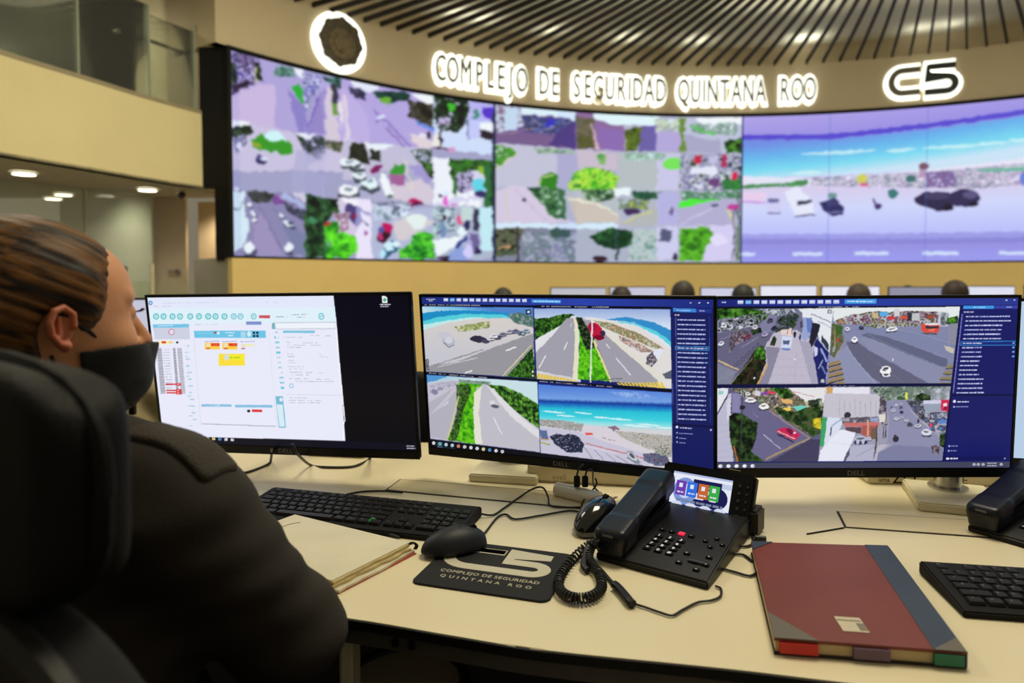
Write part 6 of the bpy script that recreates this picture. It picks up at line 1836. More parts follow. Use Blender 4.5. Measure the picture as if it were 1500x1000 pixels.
def monitor(label, ctr, yaw, tilt, roll, img, base=None, byaw=None, blank=None):
    c = Vector((0, 0, CZ)) + (Vector(ctr) - Vector((0, 0, CZ))) * (MW / .5375)
    T = Matrix.Translation(c) @ rotm(yaw, tilt, roll)
    bd = T @ Vector((0, .14, 0)) if base is None else Vector(base)
    root = thing('monitor', label, 'monitor', (bd.x, bd.y, DZ), R(yaw if byaw is None else byaw), 'desk monitors')
    bpy.context.view_layer.update()

    def put(name, bm, m, par=root, smooth=True):
        bmesh.ops.transform(bm, matrix=T, verts=bm.verts)
        return obj(name, bm, m, par, world=True, smooth=smooth)
    # housing: thin at the edges, thicker middle
    bm = newbox((0, .006, 0), (MW, .0115, MH), bev=.002)
    box(bm, (0, .022, -.01), (.36, .03, .22), bev=.010)
    hs = put('housing', bm, M_BLACK)
    # bezel strip at the bottom, slightly proud
    bm = newbox((0, -.0012, -MH / 2 + .0095), (MW, .0035, .019), bev=.001)
    box(bm, (0, -.0008, MH / 2 - .003), (MW, .003, .006), bev=.0007)
    box(bm, (-MW / 2 + .003, -.0008, 0), (.006, .003, MH), bev=.0007)
    box(bm, (MW / 2 - .003, -.0008, 0), (.006, .003, MH), bev=.0007)
    bz = put('bezel', bm, M_BLACK)
    # display
    x0, x1, z1, z0 = -MW / 2 + .006, MW / 2 - .006, MH / 2 - .006, -MH / 2 + .019
    if img is not None:
        h, w = img.shape[:2]
        P = np.zeros((h, w, 3))
        P[..., 0] = np.linspace(x0, x1, w)[None]
        P[..., 1] = -.0006
        P[..., 2] = np.linspace(z1, z0, h)[:, None]
        me = grid_mesh('screen', P)
        put_picture(me, img)
        me.transform(T)
        obj('screen', me, screen_mat('display', 1.0), root, world=True, smooth=False)
    else:
        put('screen', newbox(((x0 + x1) / 2, -.0004, (z0 + z1) / 2), (x1 - x0, .0008, z1 - z0)), mat('pale_display', (20, 20, 24), .3, emit=blank, estr=.9), smooth=False)
    lg = text_bm('DELL', .0135, .0003, 1.15)
    bmesh.ops.transform(lg, matrix=Matrix.Translation((0, -.0033, -MH / 2 + .009)) @ Matrix.Rotation(PI / 2, 4, 'X'), verts=lg.verts)
    put('logo', lg, M_LOGO, bz, smooth=False)
    # stand
    M = root.matrix_world
    top = T @ Vector((0, .05, -.02))
    li = M.inverted() @ top
    zt = li.z + .05
    bm = newbox((0, -.01, .009), (.150, .165, .018), bev=.003)
    obj('stand_base', bm, M_BASE, root)
    bm = cyl(bmesh.new(), (0, .03, .018), (0, .03, zt), .025)
    obj('stand_column', bm, M_ALU, root)
    bm = cyl(bmesh.new(), (0, .03, .018), (0, .03, .022), .036)
    obj('collar', bm, M_ALU, root)
    bm = bmesh.new()
    v = Vector((0, .03, li.z + .0))
    cyl(bm, v, (li.x, li.y, li.z), .018)
    box(bm, (li.x, li.y, li.z), (.09, .02, .09), rot=M.inverted().to_3x3().to_4x4() @ rotm(yaw, tilt, roll), bev=.004)
    obj('mount_arm', bm, M_BLACK, root)
    return root


MON = []
MON.append(monitor('desk monitor showing a white web form, left of the three', (-.440, 1.288, 1.008), -10.3, 6.5, -.8, pic_form(), base=(-.42, 1.765, DZ)))
MON.append(monitor('desk monitor showing four coastal road and beach camera pictures', (.082, 1.198, 1.007), -21.7, 6.5, -.1, pic_beach(), base=(-.002, 1.545, DZ), byaw=-12))
MON.append(monitor('desk monitor showing four city street camera pictures', (.590, 1.158, 1.006), -.5, 2.2, -.3, pic_city(), base=(.874, 1.342, DZ), byaw=-20))
MON.append(monitor('pale blue lit monitor cut off by the right picture edge', (1.170, 1.175, 1.0), -14, 6, 0, None, base=(1.46, 1.55, DZ), blank=(190, 214, 240)))

# ================================================================== KEYBOARDS
M_KEY = mat('key_black', (17, 17, 18), .5, var=.08, spec=.3)
M_LEG = mat('key_legend_grey', (150, 150, 150), .6)
ROWS = [
    (5, [('Esc', 1), (None, 1)] + [('F%d' % i, 1) for i in range(1, 5)] + [(None, .5)] + [('F%d' % i, 1) for i in range(5, 9)] + [(None, .5)] + [('F%d' % i, 1) for i in range(9, 13)] + [(None, .25), ('P', 1), ('S', 1), ('B', 1)]),
    (4, [(c, 1) for c in '|1234567890?¿'] + [('<', 2), (None, .25), ('I', 1), ('H', 1), ('U', 1), (None, .25), ('N', 1), ('/', 1), ('*', 1), ('-', 1)]),
    (3, [('>', 1.5)] + [(c, 1) for c in 'QWERTYUIOP´+'] + [('}', 1.5), (None, .25), ('D', 1), ('E', 1), ('V', 1), (None, .25), ('7', 1), ('8', 1), ('9', 1), ('+', 1)]),
    (2, [('A', 1.75)] + [(c, 1) for c in 'ASDFGHJKLÑ{'] + [('<', 2.25), (None, 3.5), ('4', 1), ('5', 1), ('6', 1)]),
    (1, [('^', 2.25)] + [(c, 1) for c in 'ZXCVBNM,.-'] + [('^', 2.75), (None, 1.25), ('^', 1), (None, 1.25), ('1', 1), ('2', 1), ('3', 1), ('=', 1)]),
    (0, [('c', 1.25), ('w', 1.25), ('a', 1.25), (' ', 6.25), ('a', 1.25), ('w', 1.25), ('m', 1.25), ('c', 1.25), (None, .25), ('<', 1), ('v', 1), ('>', 1), (None, .25), ('0', 2), ('.', 1)]),
]
_KM = {}


def keyboard(label, origin, yaw, cable=None):
    root = thing('keyboard', label, 'keyboard', origin, yaw, 'black keyboards')
    L, W = .441, .138
    u, x0, y0 = .01875, .0125, .013
    bm = bmesh.new()
    prof = [(0, 0), (0, .009), (.02, .012), (W - .012, .021), (W, .019), (W, 0)]
    a = [bm.verts.new((0, y, z)) for y, z in prof]
    b = [bm.verts.new((L, y, z)) for y, z in prof]
    bm.faces.new(a)
    bm.faces.new(b[::-1])
    for i in range(len(prof)):
        bm.faces.new((a[i], b[i], b[(i + 1) % len(prof)], a[(i + 1) % len(prof)]))
    bmesh.ops.recalc_face_normals(bm, faces=bm.faces)
    bmesh.ops.bevel(bm, geom=list(bm.edges), offset=.002, segments=2, affect='EDGES')
    obj('case', bm, M_BLKM, root)
    for row, keys in ROWS:
        x = x0
        for ch, w in keys:
            if ch is not None:
                kw = round(w * u - .0028, 5)
                if kw not in _KM:
                    bm = bmesh.new()
                    hw, hh = kw / 2, (u - .0028) / 2
                    lo = [bm.verts.new((sx * hw, sy * hh, 0)) for sx, sy in ((-1, -1), (1, -1), (1, 1), (-1, 1))]
                    hi = [bm.verts.new((sx * (hw - .0016), sy * (hh - .0016) + .0003, .0042)) for sx, sy in ((-1, -1), (1, -1), (1, 1), (-1, 1))]
                    bm.faces.new(hi)
                    for k in range(4):
                        bm.faces.new((lo[k], lo[(k + 1) % 4], hi[(k + 1) % 4], hi[k]))
                    bmesh.ops.bevel(bm, geom=[e for e in bm.edges if e.verts[0] in hi or e.verts[1] in hi], offset=.0006, segments=1, affect='EDGES')
                    me = bpy.data.meshes.new('key')
                    bm.to_mesh(me)
                    bm.free()
                    me.materials.append(M_KEY)
                    _KM[kw] = me
                o = bpy.data.objects.new('key', _KM[kw])
                C.objects.link(o)
                o.parent = root
                yy = y0 + (row + .5) * .0192
                o.location = (x + w * u / 2, yy, .0105 + .0073 * (yy / W) + .0012)
                o.rotation_euler = (math.atan(.009 / W), 0, 0)
                if ch.strip():
                    if ch not in _KM:
                        t = text_bm(ch, .0052 if len(ch) == 1 else .0038, .00005)
                        me = bpy.data.meshes.new('legend')
                        t.to_mesh(me)
                        t.free()
                        me.materials.append(M_LEG)
                        _KM[ch] = me
                    lo_ = bpy.data.objects.new('key_legend', _KM[ch])
                    C.objects.link(lo_)
                    lo_.parent = o
                    lo_.location = (-.0025, .0025, .0045)
            x += w * u
        if row == 3:
            pass
    return root


# left keyboard: back corners seen at (418,714) and (706,741)
pL, pR = G(420, 714, DZ + .02), G(706, 741, DZ + .02)
ya = math.atan2((pR - pL).y, (pR - pL).x)
Mk = Matrix.Rotation(ya, 4, 'Z')
org = pR - Mk @ Vector((.441, .138, 0))
keyboard('black full-size keyboard between the white form monitor and the open notebook', (org.x, org.y, DZ), ya)
# right keyboard: front-left corner and back-left corner
pB, pF = G(1346, 820, DZ + .02), G(1397, 890, DZ + .004)
Mk2 = Matrix.Rotation(R(-9.5), 4, 'Z')
org2 = pB - Mk2 @ Vector((0, .138, 0))
keyboard('black keyboard cut off by the right picture edge beside the red ledger', (org2.x, org2.y, DZ), R(-9.5))

# ================================================================== MOUSE PAD, MOUSE
A, B, Cc = G(827, 813, DZ), G(803, 885, DZ), G(600, 855, DZ)
xa = (B - Cc)
yaw = math.atan2(xa.y, xa.x)
padw, padh = xa.length, (A - B).length
pad = thing('mouse_pad', 'black mouse pad with a pale C5 emblem and lettering', 'mouse pad', (Cc.x, Cc.y, DZ), yaw)
bm = bmesh.new()
prism(bm, rrect(padw, padh, .014, 6, padw / 2, padh / 2), 0, .003, .0008)
obj('pad', bm, mat('black_pad_cloth', (10, 10, 12), .8, var=.1, scale=60, bump=.15, bscale=900), pad)
M_PRINT = mat('pale_print', (206, 200, 176), .6, var=.03)
bm = bmesh.new()
Cp = [(-.02, .34), (-.62, .34)] + arc(-.62, 0, .30, .34, 90, 270)[1:] + [(.02, -.34)]
sx_, sy_ = .086, .074
ribbon(bm, [((x * 1.0 - .04) * sx_, y * sy_) for x, y in [(-.55, .44), (-.30, .44), (.0, .44)]], .2 * sy_, 0, .0004)
pts = [(-.02, .43), (-.5, .43)] + arc(-.55, 0, .42, .43, 90, 270, 14)[1:] + [(.1, -.43), (.62, -.43)] + arc(.62, -.20, .23, .23, -90, 90, 10)[1:] + [(.12, .03), (.12, .43), (.86, .43)]
ribbon(bm, [(x * sx_, y * sy_) for x, y in pts], .26 * sy_, 0, .0004)
bmesh.ops.translate(bm, vec=(padw * .50, padh * .64, .003), verts=bm.verts)
obj('emblem_print', bm, M_PRINT, pad, smooth=False)
for s, sz, yy, sp, sx in (('COMPLEJO DE SEGURIDAD', .0125, .305, 1.05, .98), ('QUINTANA ROO', .0118, .20, 1.75, 1.0)):
    t = text_bm(s, sz, .0002, sx, space=sp)
    bmesh.ops.translate(t, vec=(padw * .50, padh * yy, .0032), verts=t.verts)
    obj('lettering', t, M_PRINT, pad, smooth=False)

M_MOUSE = mat('charcoal_mouse', (27, 30, 38), .5, var=.05, spec=.35)


def mouse(name, label, loc, rz, m, lift=0, tilt=None):
    root = thing(name, label, 'computer mouse', loc, rz)
    if tilt:
        root.rotation_euler = tilt

    def f(P):
        a = s_ell(P, (0, 0, .004), (.058, .032, .034))
        a = smax(a, -(P[..., 2] - .0025), .004)
        a = smax(a, P[..., 0] - .052, .006)
        gr = s_box(P, (.034, 0, .036), (.03, .0009, .012), .0005)
        return smax(a, -gr, .001)
    me = nets(f, (-.065, -.038, -.004), (.062, .038, .045), .0016)
    obj('body', me, m, root)
    obj('wheel', cyl(bmesh.new(), (.030, -.0035, .030), (.030, .0035, .030), .0075, n=16), M_BLKM, root)
    return root


pm = G(668, 812, DZ)
mouse('computer_mouse', 'charcoal mouse resting on the C5 mouse pad', (pm.x - .002, pm.y + .012, DZ + .003), R(28), M_MOUSE)
M_CABLE = mat('black_cable', (16, 16, 16), .5)


def cable(name, label, pts, r=.0022, cat='cable', group=None, parts=None):
    o = obj(name, tube(pts, r), M_CABLE)
    return tag(o, label, cat, group)


def g(x, y, h=.003):
    return G(x, y, DZ + h)


cable('mouse_cable', 'thin black mouse cable curving from the charcoal mouse to the tube', [g(698, 792, .012), g(712, 778), g(728, 758), g(741, 753), g(755, 760), g(790, 755), g(832, 748), g(852, 750)], .0019)
cable('keyboard_cable', 'thin black cable looping from the keyboard over the aluminium tube', [g(703, 752, .008), g(722, 754), g(738, 744), g(758, 730), g(780, 716, .012), g(795, 714, .02), g(803, 728, .008), g(806, 740), g(830, 743), g(862, 742)], .0019)
cable('monitor_cable', 'black monitor cable bending down behind the white form monitor', [D(398, 655, 1.42), g(397, 672, .01), g(392, 680), g(360, 692), g(335, 692), g(300, 690)], .003)
cable('monitor_cable', 'black monitor cable sagging under the logo of the white form monitor', [D(428, 650, 1.40), D(437, 666, 1.42), g(455, 681), g(475, 684), g(510, 684), g(527, 680), g(542, 671), D(552, 655, 1.50)], .003)
cable('desk_cable', 'thin dark cable lying behind the keyboard towards the cable flap', [g(508, 724), g(530, 720), g(560, 719, .004), g(575, 720, .004), g(590, 721, .004)], .0022)

# ================================================================== NOTEBOOK
M_PAPER = mat('cream_paper', (222, 214, 188), .8, var=.05, scale=14, bump=.12, bscale=40)
M_PAPER2 = mat('aged_page_edges', (206, 186, 134), .85, var=.15, scale=60, stretch=(1, 1, 12))
nb = thing('notebook', 'open dog-eared notebook with a blank cream page beside the keyboard', 'notebook', (-.33, 1.1, DZ))
bpy.context.view_layer.update()
T = [G(432, 753, DZ + .016), G(600, 794, DZ + .016), G(486, 850, DZ + .016)]
T.append(T[0] + (T[2] - T[1]))
T = [T[3], T[2], T[1], T[0]]
bm = bmesh.new()
prism(bm, [(p.x, p.y) for p in T], DZ + .0145, DZ + .016, .0005)
obj('top_page', bm, M_PAPER, nb, world=True)
c0 = sum((Vector((p.x, p.y)) for p in T), Vector((0, 0))) / 4
for k, (z0, z1, dx, dy, rr, mm) in enumerate(((.010, .0143, .001, -.003, 1, M_PAPER2), (.0055, .0098, .004, -.006, -1.2, M_PAPER2), (.0018, .0053, .009, -.010, 1.5, M_PAPER))):
    bm = bmesh.new()
    m2 = Matrix.Rotation(R(rr), 2)
    P_ = []
    cs = [c0 + m2 @ (Vector((p.x, p.y)) - c0) + Vector((dx, dy)) for p in T]
    rr_ = random.Random(k)
    for a, b in zip(cs, cs[1:] + cs[:1]):
        for i in range(10):
            t = i / 10
            nn = (b - a).normalized()
            P_.append(a + (b - a) * t + Vector((nn.y, -nn.x)) * rr_.uniform(-.0022, .0022) * (1 if 0 < i else 0))
    prism(bm, P_, DZ + z0, DZ + z1)
    obj('page_block', bm, mm, nb, world=True, smooth=False)
bm = bmesh.new()
prism(bm, [c0 + (Vector((p.x, p.y)) - c0) * 1.0 + Vector((.012, -.008)) for p in T], DZ + .0002, DZ + .0016)
obj('cover', bm, mat('red_cover', (170, 60, 40), .6), nb, world=True)
bm = bmesh.new()
e0, e1 = T[2], T[1]
for i in range(5):
    p = e0.lerp(e1, .0 + i * .012) + Vector((.008, .002 * i - .004, -.006))
    tube([p + Vector((-.005, 0, .004)), p + Vector((0, 0, .007)), p + Vector((.006, 0, .002)), p + Vector((.003, 0, -.004))], .0011, 6, 4, bm)
obj('wire_binding', bm, mat('dark_wire', (40, 38, 34), .4, metal=.5), nb, world=True)
# faint pencil line on the page
obj('page_marks', tube([G(412, 772, DZ + .0164), G(426, 767, DZ + .0164), G(440, 765, DZ + .0164)], .0006, 5, 4), mat('pencil_grey', (150, 146, 130), .8), nb, world=True)
# small green clip
gp = G(541, 772, DZ)
bm = bmesh.new()
for i in range(9):
    a = i * 2.4
    bmesh.ops.create_icosphere(bm, subdivisions=1, radius=.0055, matrix=Matrix.Translation((gp.x + .008 * math.cos(a) * (i % 3) / 2, gp.y + .006 * math.sin(a), DZ + .006 + .004 * (i % 3))) @ Matrix.Rotation(a, 4, 'X') @ Matrix.Diagonal((1.3, .5, .9, 1)))
tag(obj('green_clip', bm, mat('green_plastic', (40, 130, 60), .35, var=.2)), 'small bright green clip between keyboard and notebook', 'clip')
cable('pen', 'short thin dark pen lying between keyboard and notebook', [g(551, 777, .004), g(562, 780, .004), g(585, 787, .004)], .0025, 'pen')

# ================================================================== LEDGER
K = [G(1100, 793, DZ + .02), G(1300, 799, DZ + .02), G(1416, 955, DZ + .02), G(1134, 934, DZ + .02)]
ux = (K[2] - K[3]).normalized()
uy0 = (K[0] - K[3])
Wd = ((K[2] - K[3]).length + (K[1] - K[0]).length) / 2
Hd = ((K[0] - K[3]).length + (K[1] - K[2]).length) / 2
yb = math.atan2(ux.y, ux.x) + R(2)
cb = sum(K, Vector((0, 0, 0))) / 4
led = thing('ledger', 'large red hardbound ledger with blue spine strip and corners', 'ledger', (cb.x, cb.y, DZ), yb)
# local corners taken from the real outline
bpy.context.view_layer.update()
Li = led.matrix_world.inverted()
q = [Li @ Vector((p.x, p.y, DZ)) for p in K]
q = [(p.x, p.y) for p in q]                      # back-left, back-right, front-right, front-left


def qp(u, v):                                     # u left->right, v front->back
    a = Vector(q[3]).lerp(Vector(q[2]), u)
    b = Vector(q[0]).lerp(Vector(q[1]), u)
    return a.lerp(b, v)


M_RED = mat('oxblood_cloth', (122, 50, 36), .42, var=.10, scale=10, bump=.15, bscale=700)
M_NAVY = mat('worn_blue_cloth', (44, 60, 84), .5, var=.15, scale=12, bump=.15, bscale=700)
M_GCOR = mat('worn_grey_corner', (104, 98, 88), .5, var=.1)
bm = bmesh.new()
prism(bm, [qp(*t) for t in ((0, 0), (1, 0), (1, 1), (0, 1))], .0165, .0200, .0008)
obj('cover_board', bm, M_RED, led)
bm = bmesh.new()
prism(bm, [qp(*t) for t in ((0, 0), (1, 0), (1, 1), (0, 1))], 0, .003, .0006)
obj('back_board', bm, mat('dark_board', (30, 22, 22), .5), led)
bm = bmesh.new()
prism(bm, [qp(*t) for t in ((.008, .01), (.99, .01), (.99, .99), (.008, .99))], .003, .0165)
obj('page_block', bm, mat('yellowed_pages', (206, 184, 140), .8, var=.08, scale=90, stretch=(1, 1, 20)), led)
bm = bmesh.new()
prism(bm, [qp(*t) for t in ((.835, -.001), (1.001, -.001), (1.001, 1.001), (.835, 1.001))], .0200, .0206)
box(bm, tuple(qp(1.0, .5)) + (.0103,), (.003, (qp(1, 1) - qp(1, 0)).length, .0203), rot=math.atan2((qp(1, 1) - qp(1, 0)).y, (qp(1, 1) - qp(1, 0)).x) - PI / 2, bev=.001)
obj('spine_strip', bm, M_NAVY, led)
for (tri, mm) in ((((0, 1.001), (.16, 1.001), (0, .89)), M_NAVY), (((0, -.001), (.24, -.001), (0, .21)), M_GCOR), (((.835, -.001), (1.001, -.001), (1.001, .10)), M_GCOR)):
    bm = bmesh.new()
    prism(bm, [qp(*t) for t in tri], .0206 if mm is M_GCOR and tri[0][0] > .5 else .0200, .0209)
    obj('corner_patch', bm, mm, led)
ang_f = math.atan2((qp(1, 0) - qp(0, 0)).y, (qp(1, 0) - qp(0, 0)).x)
for (u0, u1, col, nm) in ((.03, .235, (206, 40, 30), 'red'), (.42, .61, (110, 84, 110), 'mauve'), (.835, .985, (30, 118, 90), 'green')):
    a, b = qp(u0, .0), qp(u1, .0)
    bm = newbox(((a.x + b.x) / 2, (a.y + b.y) / 2 - .0005, .0100), ((b - a).length, .005, .0125), rot=ang_f)
    o = obj('edge_tab', bm, mat('tab_' + nm, col, .5), led)
    o['label'] = nm + ' edge tab'
a = qp(.46, .15)
bm = newbox((a.x, a.y, .0203), (.030, .036, .0004), rot=ang_f)
st = obj('sticker', bm, mat('sticker_paper', (206, 196, 170), .6, var=.1, scale=200), led)
bm = newbox((a.x, a.y + .009, .0206), (.027, .003, .0002), rot=ang_f)
box(bm, (a.x + .010, a.y - .006, .0206), (.009, .018, .0002), rot=ang_f)
obj('sticker_print', bm, mat('sticker_grey', (130, 120, 106), .6), st)

# ================================================================== DESK PHONES
M_PH = mat('phone_black', (9, 9, 11), .45, var=.1, scale=40, spec=.3)
M_HS = mat('handset_navy_black', (15, 18, 27), .36, spec=.35)
M_ICON = mat('key_white', (220, 220, 220), .5, emit=(230, 232, 240), estr=.55)


def pic_phone():
    p = Pic(216, 132, quad=[(0, 0), (100, 0), (100, 60), (0, 60)], bg=(228, 232, 245))
    p.rect(0, 0, 100, 3, (170, 180, 220))
    p.rect(0, 52, 100, 60, (60, 84, 160))
    p.rect(36, 8, 84, 19, (24, 26, 80)); p.rect(36, 8, 46, 30, (24, 26, 80)); p.ell(76, 34, 20, 18, (24, 26, 80)); p.ell(72, 34, 8, 7, (228, 232, 245)); p.rect(46, 24, 72, 30, (228, 232, 245)); p.rect(30, 40, 76, 51, (24, 26, 80)); p.ell(24, 30, 20, 22, (120, 150, 210)); p.ell(24, 30, 12, 12, (200, 210, 240))
    for x, c in ((8, (110, 60, 170)), (27, (50, 110, 220)), (46, (196, 100, 50)), (64, (60, 170, 70))):
        p.rect(x, 14, x + 17, 38, c)
        p.rect(x + 5, 18, x + 11, 25, (225, 230, 240))
        p.dash(x + 3, 33, x + 14, 33, 2, (220, 225, 240), fill=1)
    p.rect(84, 8, 99, 17, (190, 200, 230))
    p.dash(12, 46, 90, 46, 3.6, (120, 130, 160), fill=.95)
    for k in range(4):
        p.ell(14 + k * 24, 53, 9, 5, (210, 216, 236))
    p.dash(6, 57, 20, 57, 2, (220, 225, 240), fill=1); p.dash(34, 57, 50, 57, 2, (220, 225, 240), fill=1)
    return p.a


def phone(label, org, yaw, pic):
    root = thing('desk_phone', label, 'phone', org, yaw, 'black desk phones')
    # body wedge
    bm = bmesh.new()
    prof = [(0, 0), (0, .011), (.005, .014), (.20, .033), (.24, .033), (.24, 0)]
    a = [bm.verts.new((-.180, y, z)) for y, z in prof]
    b = [bm.verts.new((0 if y < .1 else -.014, y, z)) for y, z in prof]
    bm.faces.new(a)
    bm.faces.new(b[::-1])
    for i in range(len(prof)):
        bm.faces.new((a[i], b[i], b[(i + 1) % len(prof)], a[(i + 1) % len(prof)]))
    bmesh.ops.recalc_face_normals(bm, faces=bm.faces)
    bmesh.ops.bevel(bm, geom=list(bm.edges), offset=.0025, segments=2, affect='EDGES')
    obj('body', bm, M_PH, root)
    # screen housing leaning back 25 degrees
    T = Matrix.Translation((-.105, .247, .056)) @ Matrix.Rotation(R(-25.6), 4, 'X')
    bm = newbox((.008, .011, -.002), (.170, .020, .100), bev=.004)
    bmesh.ops.transform(bm, matrix=T, verts=bm.verts)
    hs = obj('screen_housing', bm, M_PH, root)
    h, w = pic.shape[:2]
    P = np.zeros((h, w, 3))
    P[..., 0] = np.linspace(-.0545, .0545, w)[None]
    P[..., 2] = np.linspace(.0325, -.0325, h)[:, None]
    me = grid_mesh('screen', P)
    put_picture(me, pic)
    me.transform(T)
    obj('screen', me, screen_mat('phone_display', 1.0), hs, smooth=False)
    bm = bmesh.new()
    for k in range(5):
        cyl(bm, T @ Vector((.068, .002, .026 - k * .013)), T @ Vector((.068, -.0008, .026 - k * .013)), .0028, n=10)
        cyl(bm, T @ Vector((.081, .002, .026 - k * .013)), T @ Vector((.081, -.0008, .026 - k * .013)), .0022, n=10)
    obj('line_buttons', bm, mat('button_grey', (60, 60, 64), .4), hs)
    bm = newbox((.055, -.0002, .052), (.02, .001, .0014))
    bmesh.ops.transform(bm, matrix=T, verts=bm.verts)
    obj('message_lamp', bm, mat('lamp_strip', (170, 160, 120), .4), hs)
    obj('foot', newbox((-.035, .265, .022), (.065, .045, .044), bev=.004), mat('phone_foot', (44, 40, 34), .5), root)
    # keypad

    def key(name, x, y, w=.012, d=.009, m=M_BLKM, ch=None):
        z = .014 + (.019 / .195) * y
        o = obj(name, newbox((x, y, z + .0012), (w, d, .0028), rot=Matrix.Rotation(math.atan(.0975), 4, 'X'), bev=.0008), m, root)
        if ch:
            t = text_bm(ch, .0095, .0001)
            bmesh.ops.transform(t, matrix=Matrix.Translation((x, y, z + .0029)) @ Matrix.Rotation(math.atan(.0975), 4, 'X'), verts=t.verts)
            obj('key_symbol', t, M_ICON, o, smooth=False)
    M_REDL = mat('red_lamp', (160, 20, 40), .4, emit=(255, 40, 70), estr=1.2)
    for r_, row in enumerate(('123', '456', '789', '*0#')):
        for c_, ch in enumerate(row):
            key('dial_key', -.115 + c_ * .0185, .093 - r_ * .0155, ch=ch)
    for c_ in range(4):
        key('soft_key', -.120 + c_ * .0165, .118, .010, .008, M_REDL if c_ == 2 else M_BLKM, None if c_ == 2 else '.')
    for (x, y) in ((-.045, .112), (-.032, .128), (-.018, .112), (-.032, .097)):
        key('arrow_key', x, y, .008, .006, M_BLKM, '.')
    for (x, y) in ((-.055, .06), (-.022, .064), (-.055, .028), (-.035, .04), (-.018, .04), (-.025, .02)):
        key('function_key', x, y, .010, .007, M_BLKM, '-')
    obj('volume_bar', newbox((-.033, .0405, .0195), (.026, .006, .003), bev=.001), mat('bar_grey', (90, 90, 94), .3, metal=.3), root)
    # handset: two thick ends and a bridge

    def f(P):
        p0 = np.array((-.158, .015, .036), np.float32)
        p1 = np.array((-.164, .200, .080), np.float32)
        d = (p1 - p0)
        L = np.linalg.norm(d)
        yv = d / L
        xv = np.array((1, 0, 0), np.float32)
        xv = xv - yv * (xv @ yv)
        xv /= np.linalg.norm(xv)
        zv = np.cross(xv, yv)
        M = np.stack([xv, yv, zv], 1)
        c = (p0 + p1) / 2
        a = s_box(P, c + zv * .006, (.0255, L / 2 + .010, .0105), .005, M)
        b = s_box(P, p0 + yv * .010 - zv * .006, (.0245, .030, .0200), .010, M)
        e = s_box(P, p1 - yv * .010 - zv * .006, (.0245, .030, .0200), .010, M)
        return sm(sm(a, b, .012), e, .012)
    obj('handset', nets(f, (-.20, -.04, .0), (-.12, .24, .115), .0025), M_HS, root)
    obj('cradle', newbox((-.158, .10, .028), (.042, .19, .024), rot=Matrix.Rotation(R(9), 4, 'X'), bev=.004), M_PH, root)
    lg = newbox((-.157, -.0055, .0445), (.018, .0006, .0035))
    obj('badge', lg, mat('badge_grey', (90, 90, 94), .4), root)
    return root


PIC_PH = pic_phone()
pb = G(1037, 865, DZ)
ph = phone('black desk phone with a lit colour screen in the middle of the desk', (pb.x, pb.y, DZ), R(-36), PIC_PH)
ph2 = phone('black desk phone cut off by the right picture edge behind the right keyboard', (.885, 1.020, DZ), R(-60), PIC_PH)

# coiled handset cord


def coil(pts, R0, r, turns):
    P = catmull(pts, 24)
    n = len(P)
    out = []
    N = turns * 10
    up = Vector((0, 0, 1))
    for i in range(N):
        t = i / (N - 1) * (n - 1)
        a = int(min(t, n - 2))
        p = P[a].lerp(P[a + 1], t - a)
        d = (P[a + 1] - P[a]).normalized()
        s = d.cross(up).normalized()
        u = s.cross(d)
        w = 2 * PI * turns * i / (N - 1)
        out.append(p + (s * math.cos(w) + u * math.sin(w)) * R0)
    return tube(out, r, 6, 0)


h_ = .009
cd_pts = [G(880, 797, DZ + .03), G(863, 798, DZ + .02), g(843, 815, h_), g(826, 835, h_), g(818, 853, h_), g(824, 868, h_), g(843, 876, h_), g(868, 873, h_), g(881, 860, h_), g(878, 842, h_), g(868, 828, h_), g(862, 815, .012), G(866, 800, DZ + .018)]
tag(obj('coiled_cord', coil(cd_pts, .0064, .0017, 62), M_CABLE), 'black coiled handset cord looped beside the mouse pad', 'cord')
cable('connector_lead', 'short black lead with a plug hanging inside the coiled cord loop', [g(862, 800, .02), g(857, 815, .012), g(855, 828, .008), g(861, 836, .006)], .005)
# in-line control
ic = thing('inline_adapter', 'black in-line adapter on a thin cable in front of the desk phone', 'adapter', (g(914, 870).x, g(914, 870).y, DZ))
bpy.context.view_layer.update()
obj('cable', tube([g(868, 823), g(882, 836), g(894, 850), g(902, 858, .006)], .0028), M_CABLE, ic, world=True)
bm = bmesh.new()
tube([g(900, 856, .007), g(905, 860, .007), g(914, 870, .007), g(922, 880, .007), g(927, 885, .006)], .0062, 10, 4, bm)
obj('adapter_body', bm, M_BLACK, ic, world=True)
obj('cable', tube([g(926, 883), g(945, 889), g(968, 897), g(985, 901), g(1000, 893), g(1022, 882), g(1042, 879), g(1055, 873), g(1056, 862), g(1048, 858)], .0017), M_CABLE, ic, world=True)
for lab, pts in (('thin black cable curling out from behind the phone to the ledger', [g(1075, 798), g(1092, 800), g(1104, 795), g(1102, 786)]),
                 ('thin black cable passing from the phone under the ledger corner', [g(1068, 811), g(1088, 812), g(1100, 820), g(1108, 824)]),
                 ('lowest thin black cable running from the phone to the ledger', [g(1060, 833), g(1078, 838), g(1098, 843), g(1110, 838)])):
    cable('phone_cable', lab, pts, .002, group='cables between phone and ledger')
cable('cable_plug', 'small black plug at the top left corner of the ledger', [g(1106, 788, .006), g(1122, 789, .006)], .005, 'plug')

